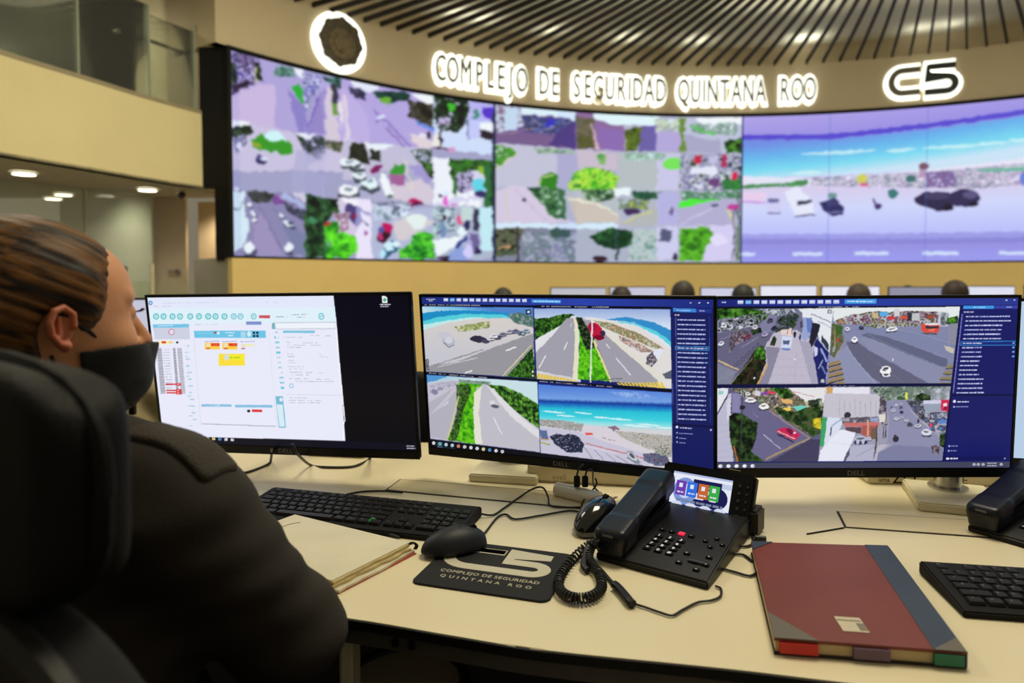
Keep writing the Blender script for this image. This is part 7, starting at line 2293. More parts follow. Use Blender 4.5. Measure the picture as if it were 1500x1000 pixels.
# glossy black mouse leaning at the phone
mp = G(872, 785, DZ)
mouse('glossy_mouse', 'glossy black mouse with silver rim standing against the phone', (mp.x + .006, mp.y + .035, DZ + .014), 0, mat('gloss_black', (20, 20, 20), .12, coat=.8), tilt=(R(12), R(-16), R(52)))
bm = bmesh.new()
bmesh.ops.create_uvsphere(bm, u_segments=24, v_segments=8, radius=1, matrix=Matrix.Translation((mp.x - .008, mp.y + .012, DZ + .006)) @ Matrix.Diagonal((.030, .024, .006, 1)))
tag(obj('silver_puck', bm, M_ALU), 'thin silver disc under the glossy black mouse', 'puck')

# aluminium tube, white box, plugs
ta, tb = G(818, 730, DZ + .022), G(880, 748, DZ + .022)
tube_root = thing('aluminium_tube', 'short hollow white aluminium tube lying behind the desk phone', 'tube', ((ta.x + tb.x) / 2, (ta.y + tb.y) / 2, DZ))
bpy.context.view_layer.update()
ta, tb = G(816, 716, DZ + .014), G(878, 731, DZ + .014)
bm = cyl(bmesh.new(), ta, tb, .0145, n=28, cap=False)
M_TUBE = mat('white_aluminium', (226, 222, 206), .3, metal=.3)
obj('shell', bm, M_TUBE, tube_root, world=True)
dv = (tb - ta).normalized()
bm = cyl(bmesh.new(), ta - dv * .0005, ta + dv * .02, .0125, n=24)
obj('end_cap', bm, mat('dark_metal_end', (90, 84, 70), .35, metal=.6), tube_root, world=True)
bm = cyl(bmesh.new(), tb - dv * .02, tb + dv * .0005, .0142, n=24)
obj('end_cap', bm, M_TUBE, tube_root, world=True)
M_BOX = mat('white_box_card', (226, 214, 180), .6, var=.03)
wb = G(885, 712, DZ)
bx = thing('outlet_strip', 'long cream power strip box behind the middle monitor', 'power strip', (.165, 1.47, DZ), R(-10))
obj('casing', newbox((0, 0, .02), (.26, .045, .04), bev=.005), M_BOX, bx)
t = text_bm('oye5', .016, .0002)
bmesh.ops.transform(t, matrix=Matrix.Translation((-.06, -.0228, .013)) @ Matrix.Rotation(PI / 2, 4, 'X'), verts=t.verts)
obj('print', t, mat('faded_print', (170, 150, 120), .7), bx, smooth=False)
for x, lab in ((845, 'left black plug upright in the cream power strip'), (857, 'right black plug upright in the cream power strip')):
    p = G(x, 713, DZ + .03)
    p = Vector((p.x, p.y, DZ + .03))
    root = thing('usb_plug', lab, 'plug', p, group='black plugs behind the tube')
    bpy.context.view_layer.update()
    obj('plug_body', newbox((0, 0, .011), (.012, .008, .022), bev=.0015), M_BLACK, root)
    if x == 845:
        pts = [p + Vector((0, 0, .02)), p + Vector((.002, 0, .032)), p + Vector((.008, .004, .04)), p + Vector((.014, .01, .042))]
    else:
        pts = [p + Vector((0, 0, .02)), p + Vector((.004, 0, .032)), p + Vector((.014, -.004, .034)), G(870, 712, DZ + .02), g(886, 728, .01), g(888, 738, .004)]
    obj('cable', tube(pts, .0018), M_CABLE, root, world=True)
cable('usb_cable', 'thin black cable dropping from the plugs past the white tube', [G(872, 700, DZ + .04), G(874, 709, DZ + .03), G(866, 720, DZ + .02), g(856, 731, .012), g(852, 742), g(862, 743)], .0018)
cable('usb_cable', 'short black cable bending beside the glossy black mouse', [g(852, 740), g(860, 741), g(864, 744, .004), g(850, 750, .002)], .0016)
# printed white box behind the right monitor
rb = thing('printed_box', 'long white cardboard box with large dark lettering behind the city camera monitor', 'box', (.92, 1.492, DZ), R(-4))
obj('carton', newbox((0, 0, .03), (.30, .10, .06), bev=.003), M_BOX, rb)
for s, x, z, sz, mm in (('ZONA', -.085, .0135, .034, M_BLKM), ('TE', .040, .0115, .026, mat('brown_print', (110, 96, 66), .7)), ('uma', -.118, .010, .014, M_BLKM)):
    if s == 'ZONA':
        s = 'ZO'
        x = -.076
    t = text_bm(s, sz, .0002)
    bmesh.ops.transform(t, matrix=Matrix.Translation((x, -.0503, z)) @ Matrix.Rotation(PI / 2, 4, 'X'), verts=t.verts)
    obj('lettering', t, mm, rb, smooth=False)
# small white stapler-like thing left
p = G(312, 668, DZ)
tag(obj('white_adapter', newbox((p.x, p.y, DZ + .012), (.05, .03, .024), bev=.004), mat('adapter_white', (226, 226, 222), .4)), 'small white adapter under the left corner of the white form monitor', 'adapter')
# ================================================================== THE OPERATOR
M_SKIN = mat('skin', (220, 156, 112), .5, var=.06, scale=25, bump=.05, bscale=200)
M_EAR = mat('ear_skin', (196, 112, 78), .5, var=.05, scale=25)
M_JACKET = mat('dark_brown_jacket', (38, 31, 23), .85, var=.12, scale=12, bump=.12, bscale=500)
M_MASK = mat('black_mask_cloth', (18, 19, 22), .75, var=.1, scale=40, bump=.2, bscale=600)


def hair_mat(name, dark, light, axis):
    """slicked-back hair: streaks stretched along the combing direction"""
    m = bpy.data.materials.new(name)
    m.use_nodes = True
    nt = m.node_tree
    b = nt.nodes['Principled BSDF']
    tc = nt.nodes.new('ShaderNodeTexCoord')
    mp = nt.nodes.new('ShaderNodeMapping')
    m0 = nt.nodes.new('ShaderNodeMapping')
    m0.inputs['Rotation'].default_value = (0, 0, -HYAW)
    m1 = nt.nodes.new('ShaderNodeMapping')
    m1.inputs['Rotation'].default_value = axis
    mp.inputs['Scale'].default_value = (5, 75, 75)
    nt.links.new(tc.outputs['Object'], m0.inputs[0])
    nt.links.new(m0.outputs[0], m1.inputs[0])
    nt.links.new(m1.outputs[0], mp.inputs[0])
    nz = nt.nodes.new('ShaderNodeTexNoise')
    nz.inputs['Scale'].default_value = 1.5
    nz.inputs['Detail'].default_value = 5
    nz.inputs['Distortion'].default_value = .25
    nt.links.new(mp.outputs[0], nz.inputs['Vector'])
    rp = nt.nodes.new('ShaderNodeValToRGB')
    rp.color_ramp.elements[0].position = .38
    rp.color_ramp.elements[1].position = .68
    rp.color_ramp.elements[0].color = srgb(dark) + (1,)
    rp.color_ramp.elements[1].color = srgb(light) + (1,)
    nt.links.new(nz.outputs['Fac'], rp.inputs[0])
    nt.links.new(rp.outputs[0], b.inputs['Base Color'])
    b.inputs['Roughness'].default_value = .5
    b.inputs['Specular IOR Level'].default_value = .22
    bp = nt.nodes.new('ShaderNodeBump')
    bp.inputs['Strength'].default_value = .35
    bp.inputs['Distance'].default_value = .002
    nt.links.new(nz.outputs['Fac'], bp.inputs['Height'])
    nt.links.new(bp.outputs[0], b.inputs['Normal'])
    return m


HC = Vector((-.535, .77, 1.150))        # centre between the ears, a little above them
HYAW = R(51)
M_HAIR = hair_mat('streaked_brown_hair', (26, 17, 9), (136, 92, 48), (0, R(-24), 0))
# woman, seated, facing the left monitor
woman = thing('person', 'woman seated in the foreground, brown hair tied back, black face mask, dark brown jacket', 'person', (-.52, .72, .0))
bpy.context.view_layer.update()
MHD = Matrix.Translation(HC) @ Matrix.Rotation(HYAW, 4, 'Z') @ Matrix.Rotation(R(3), 4, 'Y')


def A3(*v):
    return np.asarray(v, np.float32)


def skull(P):
    a = s_ell(P, (-.012, 0, .020), (.098, .077, .084))
    b = s_ell(P, (.030, 0, -.030), (.062, .062, .085))
    jaw = s_ell(P, (.048, 0, -.082), (.036, .040, .030))
    a = sm(a, b, .04)
    a = sm(a, jaw, .03)
    fore = s_ell(P, (.048, 0, .030), (.038, .056, .048))
    a = sm(a, fore, .02)
    for s in (-1, 1):
        a = sm(a, s_ell(P, (.062, s * .038, -.030), (.026, .022, .020)), .02)      # cheek
        a = smax(a, -s_ell(P, (.096, s * .030, .006), (.016, .018, .012)), .012)   # socket
        a = sm(a, s_ell(P, (.078, s * .030, .004), (.0135, .0135, .0125)), .003)    # eyeball with lid
        a = sm(a, s_cap(P, (.084, s * .012, .024), (.074, s * .046, .024), .007, .005), .012)   # brow
        a = sm(a, s_ell(P, (.098, s * .011, -.034), (.010, .007, .007)), .006)      # nostril wing
    a = sm(a, s_cap(P, (.089, 0, .010), (.114, 0, -.030), .007, .0105), .010)       # nose
    for s in (-1, 1):
        a = smax(a, -s_ell(P, (.106, s * .006, -.040), (.005, .0035, .005)), .002)
    a = sm(a, s_ell(P, (.082, 0, -.062), (.012, .024, .006)), .006)                # lips
    a = sm(a, s_ell(P, (.082, 0, -.072), (.012, .020, .006)), .006)
    return a


def neck(P):
    return s_cap(P, (-.020, 0, -.06), (-.045, 0, -.20), .056, .060)


me = nets(lambda P: sm(skull(P), neck(P), .03), (-.13, -.10, -.24), (.135, .10, .135), .0028)
me.transform(MHD)
obj('head', me, M_SKIN, woman, world=True)


def ear(P):
    c = A3(0, -.079, -.018)
    out = None
    # helix as bent capsule chain
    pts = [(.012, .002), (.010, .020), (-.004, .030), (-.018, .024), (-.024, .006), (-.020, -.012), (-.008, -.026), (.004, -.030)]
    for (a, b) in zip(pts[:-1], pts[1:]):
        k = s_cap(P, (c[0] + a[0], c[1] - .006 + min(0, a[0]) * .35, c[2] + a[1]), (c[0] + b[0], c[1] - .006 + min(0, b[0]) * .35, c[2] + b[1]), .0052, .0052)
        out = k if out is None else np.minimum(out, k)
    lobe = s_ell(P, c + A3(.002, -.004, -.030), (.009, .005, .010))
    pad = s_ell(P, c + A3(-.004, -.001, 0), (.019, .005, .028))
    anti = s_cap(P, c + A3(-.010, -.007, .014), c + A3(-.008, -.007, -.014), .004, .004)
    out = sm(out, lobe, .006)
    out = sm(out, pad, .005)
    return sm(out, anti, .004)


for s, nm in ((1, 'ear'), (-1, 'ear')):
    me = nets(ear, (-.04, -.105, -.065), (.03, -.06, .03), .0016)
    if s < 0:
        me.transform(Matrix.Diagonal((1, -1, 1, 1)))
        me.flip_normals()
    me.transform(MHD @ Matrix.Translation((0, (-1 if s > 0 else 1) * -.0, .002)) @ Matrix.Translation((0, -.0795 * (1 if s > 0 else -1), 0)) @ Matrix.Diagonal((.68, .8, .68, 1)) @ Matrix.Translation((0, .0795 * (1 if s > 0 else -1), 0)))
    obj(nm, me, M_EAR, woman, world=True)


def hair(P):
    a = s_ell(P, (-.018, 0, .022), (.107, .0835, .089))
    b = s_ell(P, (-.055, 0, -.025), (.070, .072, .070))
    a = sm(a, b, .03)
    # hairline: cut away the face in front of a slanted plane and below the ears
    x, y, z = P[..., 0], P[..., 1], P[..., 2]
    cut = (x - .062) * .86 + (-(z) + .055) * .42 + 0.0
    side = np.maximum(x - .031 - np.clip((z + .02) * .55, -.03, .06), -.5)
    a = smax(a, np.maximum(cut * .9, side * .8 + .0), .008)
    earc = s_ell(P, (.0, -.085, -.022), (.024, .03, .034))
    a = smax(a, -earc, .006)
    earc = s_ell(P, (.0, .085, -.022), (.024, .03, .034))
    a = smax(a, -earc, .006)
    side_b = s_ell(P, (.020, -.068, .018), (.022, .012, .034))
    a = sm(a, side_b, .012)
    side_b = s_ell(P, (.020, .068, .018), (.022, .012, .034))
    a = sm(a, side_b, .012)
    # combed grooves
    ph_ = (z * .92 + x * .38)
    a = a + .00035 * np.sin(ph_ * 520 + 3 * np.sin(y * 30))
    return a


me = nets(hair, (-.15, -.105, -.12), (.105, .105, .145), .0026)
me.transform(MHD)
hr = obj('hair', me, M_HAIR, woman, world=True)


def bun(P):
    a = s_ell(P, (-.128, 0, -.035), (.036, .042, .040))
    return a + .0015 * np.sin(P[..., 2] * 300 + P[..., 1] * 120)


me = nets(bun, (-.18, -.06, -.09), (-.08, .06, .02), .003)
me.transform(MHD)
obj('hair_bun', me, M_HAIR, hr, world=True)
bm = bmesh.new()
for s in (-1, 1):
    tube([MHD @ Vector(v) for v in ((.074, s * .020, .028), (.078, s * .032, .031), (.068, s * .046, .026))], .0028, 6, 5, bm)
obj('eyebrows', bm, mat('brow_hair', (40, 26, 18), .7), woman, world=True)
bm = bmesh.new()
for s in (-1, 1):
    for k in range(7):
        y = s * (.020 + k * .0035)
        tube([MHD @ Vector(v) for v in ((.0915 - k * .0007, y, .006), (.099 - k * .0009, y * 1.02, .007), (.103 - k * .001, y * 1.03, .010))], .0006, 4, 3, bm)
obj('eyelashes', bm, mat('lash_black', (14, 10, 8), .6), woman, world=True)


def mask(P):
    s = skull(P)
    muz = s_ell(P, (.072, 0, -.066), (.046, .046, .046))
    outer = sm(s, muz, .035) - .0045
    inner = sm(s, muz, .035) - .0015
    a = np.maximum(outer, -inner)
    x, y, z = P[..., 0], P[..., 1], P[..., 2]
    top = (z + .036) - (x - .10) * .12 - np.abs(y) * .12
    a = smax(a, top, .003)
    a = smax(a, (.022 - x) - (z + .055) * .25, .003)
    a = smax(a, -(z + .124) , .004)
    return a


me = nets(mask, (.0, -.08, -.14), (.135, .08, -.01), .002)
me.transform(MHD)
mk = obj('face_mask', me, M_MASK, woman, world=True)
for s in (-1, 1):
    bm = tube([MHD @ Vector(v) for v in ((.048, s * .055, -.035), (.030, s * .072, -.018), (.012, s * .079, -.006), (.002, s * .083, .002), (-.010, s * .083, .002))], .0022, 6, 6)
    tube([MHD @ Vector(v) for v in ((.034, s * .058, -.085), (.012, s * .074, -.070), (-.004, s * .080, -.055), (-.012, s * .084, -.040))], .0022, 6, 6, bm)
    obj('ear_loop', bm, M_MASK, mk, world=True)

# ---- jacket with sleeves (body in the chair, right elbow at the desk edge, forearms on the desk)
SHR, ELR, WRR = A3(-.362, .735, .922), A3(-.268, .800, .772), A3(-.42, .97, .808)
SHL, ELL, WRL = A3(-.68, .865, .945), A3(-.78, .98, .79), A3(-.60, 1.11, .80)
CH = A3(-.520, .790, .84)
PV = A3(-.50, .640, .56)


def jacket(P):
    chest = s_ell(P, CH, (.17, .125, .19), np.array(Matrix.Rotation(R(-22), 3, 'Z'), np.float32))
    belly = s_ell(P, (CH + PV) / 2, (.16, .12, .2), np.array(Matrix.Rotation(R(-22), 3, 'Z'), np.float32))
    hips = s_ell(P, PV, (.18, .14, .12))
    a = sm(sm(chest, belly, .08), hips, .08)
    yoke = s_cap(P, SHR + A3(-.02, .01, .012), SHL + A3(.02, -.01, .012), .068, .066)
    a = sm(a, yoke, .06)
    collar = s_cap(P, (-.553, .765, .96), (-.545, .765, 1.025), .082, .066)
    a = sm(a, collar, .035)
    slope = s_cap(P, (-.505, .745, .985), (-.40, .742, .955), .060, .055)
    a = sm(a, slope, .05)
    arm = s_cap(P, SHR, ELR, .077, .062)
    arm2 = s_cap(P, ELR, WRR + (ELR - WRR) * .08, .058, .040)
    lrm = s_cap(P, SHL, ELL, .078, .062)
    lrm2 = s_cap(P, ELL, WRL, .060, .040)
    a = sm(a, arm, .045)
    a = sm(a, arm2, .03)
    a = sm(a, lrm, .045)
    a = sm(a, lrm2, .03)
    # cloth folds
    x, y, z = P[..., 0], P[..., 1], P[..., 2]
    w = np.sin(x * 46 + z * 62 + 2.2 * np.sin(y * 21)) * .5 + np.sin(x * 23 - z * 90 + 3 * np.sin(z * 17 + 1)) * .5
    a = a + .0030 * w
    # neck opening
    a = smax(a, -s_cap(P, (-.555, .765, 1.0), (-.535, .77, 1.12), .053, .062), .006)
    return a


me = nets(jacket, (-.92, .42, .40), (-.16, 1.2, 1.10), .0065)
jk = obj('jacket', me, M_JACKET, woman, world=True)
# epaulette with seam on the right shoulder
def strap(P):
    a = s_box(P, (-.368, .738, .985), (.058, .030, .05), .01, np.array(Matrix.Rotation(R(-14), 3, 'Z') @ Matrix.Rotation(R(24), 3, 'Y'), np.float32))
    j = jacket(P)
    a = np.maximum(a, -j - .004)
    return smax(a, j - .005, .003)


me = nets(strap, (-.47, .66, .92), (-.26, .80, 1.09), .003)
obj('epaulette', me, mat('jacket_flap', (50, 42, 32), .8, var=.1, scale=12, bump=.3, bscale=260), jk, world=True)

# trousers and legs under the desk


def legs(P):
    a = s_cap(P, PV + A3(.09, .03, -.02), A3(-.37, 1.00, .50), .092, .066)
    b = s_cap(P, PV + A3(-.09, .05, -.02), A3(-.56, 1.08, .50), .092, .066)
    a = sm(a, s_cap(P, A3(-.37, 1.00, .50), A3(-.37, 1.02, .10), .064, .046), .03)
    b = sm(b, s_cap(P, A3(-.56, 1.08, .50), A3(-.56, 1.10, .10), .064, .046), .03)
    return sm(a, b, .03)


me = nets(legs, (-.75, .50, .04), (-.15, 1.22, .68), .009)
obj('trousers', me, mat('dark_trousers', (22, 22, 24), .8, var=.1), woman, world=True)
for (x, y) in ((-.37, 1.05), (-.56, 1.13)):
    me = nets(lambda P: np.maximum(s_ell(P, (x, y + .03, .035), (.046, .13, .055)), -(P[..., 2] - .004)), (x - .06, y - .12, -.01), (x + .06, y + .18, .10), .006)
    obj('shoe', me, mat('black_shoe', (14, 14, 14), .4), woman, world=True)

# hands: palm, four bent fingers and a thumb, resting on the desk


def hand(P, w, d, side):
    """w wrist, d pointing direction (plan); fingers gently curled onto the desk"""
    d = A3(d[0], d[1], 0)
    d = d / np.linalg.norm(d)
    s = A3(d[1], -d[0], 0) * side
    up = A3(0, 0, 1)
    palm = s_box(P, w + d * .048 + up * -.008, (.040, .046, .014), .012, np.stack([s, d, up], 1))
    a = sm(palm, s_cap(P, w - d * .03, w + d * .02, .027, .026), .02)
    for k, (o, l) in enumerate(((-.032, .062), (-.011, .076), (.010, .080), (.031, .072))):
        b0 = w + d * .085 + s * -o * 1.0 + up * -.006
        b1 = b0 + d * l * .45 + up * .008
        b2 = b1 + d * l * .32 + up * -.010
        b3 = b2 + d * l * .20 + up * -.014
        f_ = np.minimum(np.minimum(s_cap(P, b0, b1, .0092, .0085), s_cap(P, b1, b2, .0085, .0078)), s_cap(P, b2, b3, .0078, .0068))
        a = sm(a, f_, .005)
    t0 = w + d * .028 - s * .034
    t1 = t0 + d * .034 - s * .020
    t2 = t1 + d * .030 - s * .004 + up * -.010
    a = sm(a, np.minimum(s_cap(P, t0, t1, .0125, .0105), s_cap(P, t1, t2, .0105, .0085)), .008)
    return a


for nm, w, d, sd in (('hand', A3(-.428, .982, .800), (-.35, 1), 1), ('hand', A3(-.60, 1.12, .798), (.25, 1), -1)):
    lo = w - A3(.13, .06, .06)
    hi = w + A3(.13, .22, .05)
    me = nets(lambda P: hand(P, w, d, sd), lo, hi, .003)
    obj(nm, me, M_SKIN, woman, world=True)

# ================================================================== HER CHAIR
CY = R(68)                     # direction she faces
MC = Matrix.Translation((-.432, .52, 0)) @ Matrix.Rotation(CY - PI / 2, 4, 'Z')       # local y = forward
chair = thing('office_chair', 'large black high-backed office chair in the left foreground holding the woman', 'office chair', (-.49, .62, 0))
bpy.context.view_layer.update()
M_LEATH = mat('black_leatherette', (10, 9, 9), .6, var=.2, scale=6, bump=.12, bscale=240, spec=.2)
M_MESHB = mat('black_mesh_back', (11, 11, 11), .8, var=.2, scale=40, bump=.3, bscale=700)


def cpart(name, f, lo, hi, st, m, par=chair):
    me = nets(f, lo, hi, st)
    me.transform(MC)
    return obj(name, me, m, par, world=True)


def headrest(P):
    q = P.copy()
    q[..., 1] = q[..., 1] + .10 * (q[..., 0] ** 2) * 3 * .3
    a = s_box(q, (0, -.012, 1.050), (.188, .034, .088), .028)
    x, z = P[..., 0], P[..., 2]
    cut = np.abs(x) / .192
    top = (z - 1.050) / .090
    sup = (np.abs(cut) ** 3.2 + np.abs(top) ** 3.2) ** (1 / 3.2) - 1
    a = smax(a, sup * .12, .012)
    return a + .0016 * np.sin(x * 26 + z * 9) * np.clip((P[..., 1] * -30), 0, 1)


cpart('headrest', headrest, (-.22, -.09, .88), (.22, .06, 1.19), .005, M_LEATH)
bm = bmesh.new()
pts = []
for i in range(40):
    a = 2 * PI * i / 40
    c_, s_ = math.cos(a), math.sin(a)
    k = (abs(c_) ** 3.2 + abs(s_) ** 3.2) ** (-1 / 3.2)
    x, z = .187 * k * c_, .086 * k * s_
    pts.append(MC @ Vector((x, -.012 - .09 * x * x - .0, 1.050 + z)))
P_ = pts + [pts[0]]
tube(P_, .0075, 8, 0, bm)
obj('headrest_piping', bm, M_LEATH, chair, world=True)


def backrest(P):
    x, y, z = P[..., 0], P[..., 1], P[..., 2]
    a = s_box(P, (0, -.030 + .0, .73), (.275, .032, .255), .028)
    sup = ((np.abs(x) / .275) ** 2.6 + (np.abs(z - .73) / .255) ** 2.6) ** (1 / 2.6) - 1
    return smax(a, sup * .2, .014)


cpart('backrest', backrest, (-.30, -.09, .45), (.30, .03, 1.01), .006, M_MESHB)
bm = bmesh.new()
pts = []
for i in range(48):
    a = 2 * PI * i / 48
    c_, s_ = math.cos(a), math.sin(a)
    k = (abs(c_) ** 2.6 + abs(s_) ** 2.6) ** (-1 / 2.6)
    pts.append(MC @ Vector((.272 * k * c_, -.048, .73 + .252 * k * s_)))
tube(pts + [pts[0]], .013, 8, 0, bm)
obj('back_frame', bm, mat('chair_frame_black', (20, 18, 15), .6, var=.1), chair, world=True)
bm = newbox((0, -.045, .98), (.10, .02, .10), bev=.006)
bm.transform(MC)
obj('headrest_stem', bm, M_BLACK, chair, world=True)
cpart('seat', lambda P: s_box(P, (0, .23, .465), (.26, .25, .045), .04), (-.28, -.04, .40), (.28, .50, .53), .009, M_LEATH)
for s in (-1, 1):
    root_x = s * .30
    armb = lambda P: smax(s_box(P, (root_x, .22, .672), (.048, .135, .019), .018), ((np.abs(P[..., 0] - root_x) / .048) ** 2.5 + (np.abs(P[..., 1] - .22) / .135) ** 2.5) ** .4 * .05 - .05, .01)
    me = nets(armb, (root_x - .06, .06, .64), (root_x + .06, .38, .70), .004)
    me.transform(MC)
    ar = obj('armrest', me, M_LEATH, chair, world=True)
    me = nets(lambda P: s_ell(P, (root_x, .22, .6905), (.030, .11, .004)), (root_x - .05, .08, .68), (root_x + .05, .36, .70), .002)
    me.transform(MC)
    obj('armrest_pad', me, mat('grey_arm_pad', (70, 66, 58), .3, coat=.2), ar, world=True)
    bm = newbox((root_x, .20, .56), (.03, .06, .21), bev=.006)
    box(bm, (root_x - s * .06, .20, .45), (.15, .06, .03), bev=.006)
    bm.transform(MC)
    obj('armrest_support', bm, M_BLACK, chair, world=True)
bm = cyl(bmesh.new(), (0, .23, .10), (0, .23, .43), .03)
bm.transform(MC)
obj('gas_column', bm, M_BLACK, chair, world=True)
for k in range(5):
    a = 2 * PI * k / 5 + .3
    bm = bmesh.new()
    cyl(bm, (0, .23, .11), (.30 * math.cos(a), .23 + .30 * math.sin(a), .075), .026, .016, 10)
    bm.transform(MC)
    lg = obj('base_leg', bm, M_BLACK, chair, world=True)
    bm = cyl(bmesh.new(), (.30 * math.cos(a) - .012, .23 + .30 * math.sin(a), .030), (.30 * math.cos(a) + .012, .23 + .30 * math.sin(a), .030), .03, n=16)
    bm.transform(MC)
    obj('caster', bm, M_BLACK, lg, world=True)

# round black bin under the desk edge
bn = thing('waste_bin', 'round black bin with a grey lid just under the front edge of the desk', 'bin', (-.165, 1.02, 0))
bm = bmesh.new()
cyl(bm, (0, 0, 0), (0, 0, .565), .078, .098, 36)
obj('bin_body', bm, M_BLACK, bn)
bm = bmesh.new()
prism(bm, [(.088 * math.cos(a), .088 * math.sin(a)) for a in np.linspace(0, 2 * PI, 36, endpoint=False)], .566, .576, .003)
obj('lid', bm, mat('grey_lid', (190, 184, 168), .3, coat=.3), bn)
bm = tube([Vector((.094 * math.cos(a), .094 * math.sin(a), .574)) for a in np.linspace(0, 2 * PI, 37)], .010, 8, 0)
obj('rim', bm, M_BLACK, bn)

# ================================================================== THE HALL BEHIND: desks, screens, chairs, people
M_DESK2 = mat('far_desk_top', (226, 206, 160), .5, var=.03)
M_DARKP = mat('far_desk_panel', (30, 28, 26), .7)


def far_desk(label, pts, depth, top):
    root = thing('hall_desk', label, 'desk', (pts[len(pts) // 2][0], pts[len(pts) // 2][1], FZ))
    bpy.context.view_layer.update()
    P = [Vector(p) for p in pts]
    wallstrip('desktop', P, top - .03, top, depth, M_DESK2, parent=root, side=1)
    wallstrip('front_panel', [p + Vector((0, depth * .7)) for p in P], FZ, top - .03, .03, M_DARKP, parent=root, side=1)
    for p in (P[0], P[-1]):
        obj('side_panel', newbox((p.x + (.02 if p is P[0] else -.02), p.y + depth / 2, (FZ + top) / 2 - .02), (.03, depth * .8, top - FZ - .04)), M_DARKP, root, world=True)
    return root


far_desk('long cream desk directly behind the three monitors', [(-2.6, 2.55), (-1.2, 2.42), (0, 2.38), (1.4, 2.45), (3.0, 2.7)], .75, .70)
far_desk('distant long operator desk below the video wall', [(-.6, 6.1), (1, 6.25), (2.6, 6.3), (4.2, 6.1), (5.2, 5.8)], .7, .66)


def simple_monitor(x, y, ztop, rz, col, strg, label, dt):
    root = thing('hall_monitor', label, 'monitor', (x, y, dt), rz, 'monitors in the hall')
    zc = ztop - .16 - dt
    obj('housing', newbox((0, .012, zc), (.54, .022, .325), bev=.004), M_BLACK, root)
    obj('screen', newbox((0, -.0005, zc + .004), (.524, .003, .300)), mat('hall_display_%d' % (col[0]), (20, 20, 24), .3, emit=col, estr=strg), root, smooth=False)
    obj('stand_column', newbox((0, .035, zc / 2), (.05, .02, max(.05, zc)), bev=.003), M_ALU, root)
    obj('stand_base', newbox((0, .03, .008), (.22, .17, .016), bev=.003), M_BASE, root)


LAB = ['white lit hall monitor straight above the left part of the coastal camera screen', 'pale violet hall monitor above the coastal camera screen beside the large dark head']
spots_ = [(.62, 421, (196, 196, 206)), (1.18, 420, (206, 206, 226)), (2.05, 421, (214, 214, 236)), (2.62, 418, (236, 238, 250)), (3.2, 419, (240, 240, 252)), (3.82, 420, (150, 150, 170)), (4.38, 419, (232, 234, 250)), (5.0, 417, (226, 222, 230))]
NAMES = ['first', 'second', 'third', 'fourth', 'fifth', 'sixth', 'seventh', 'eighth']
for i, (x, py_, col) in enumerate(spots_):
    y = 6.35 - .035 * (x - 2.5) ** 2 + .12
    ztop = CZ - (py_ - 409) / 1000 * y
    simple_monitor(x, y, ztop, R(-(x - 2.5) * 5), col, .9, 'lit monitor on the distant desk, %s from the left of that row' % NAMES[i], .66)
# monitor of the neighbour at the far left, behind the woman's nose
simple_monitor(-1.42, 2.75, 1.19 - .028 * 2.75, R(12), (206, 220, 240), .9, 'pale lit monitor behind the woman, left of the web form monitor', .70)


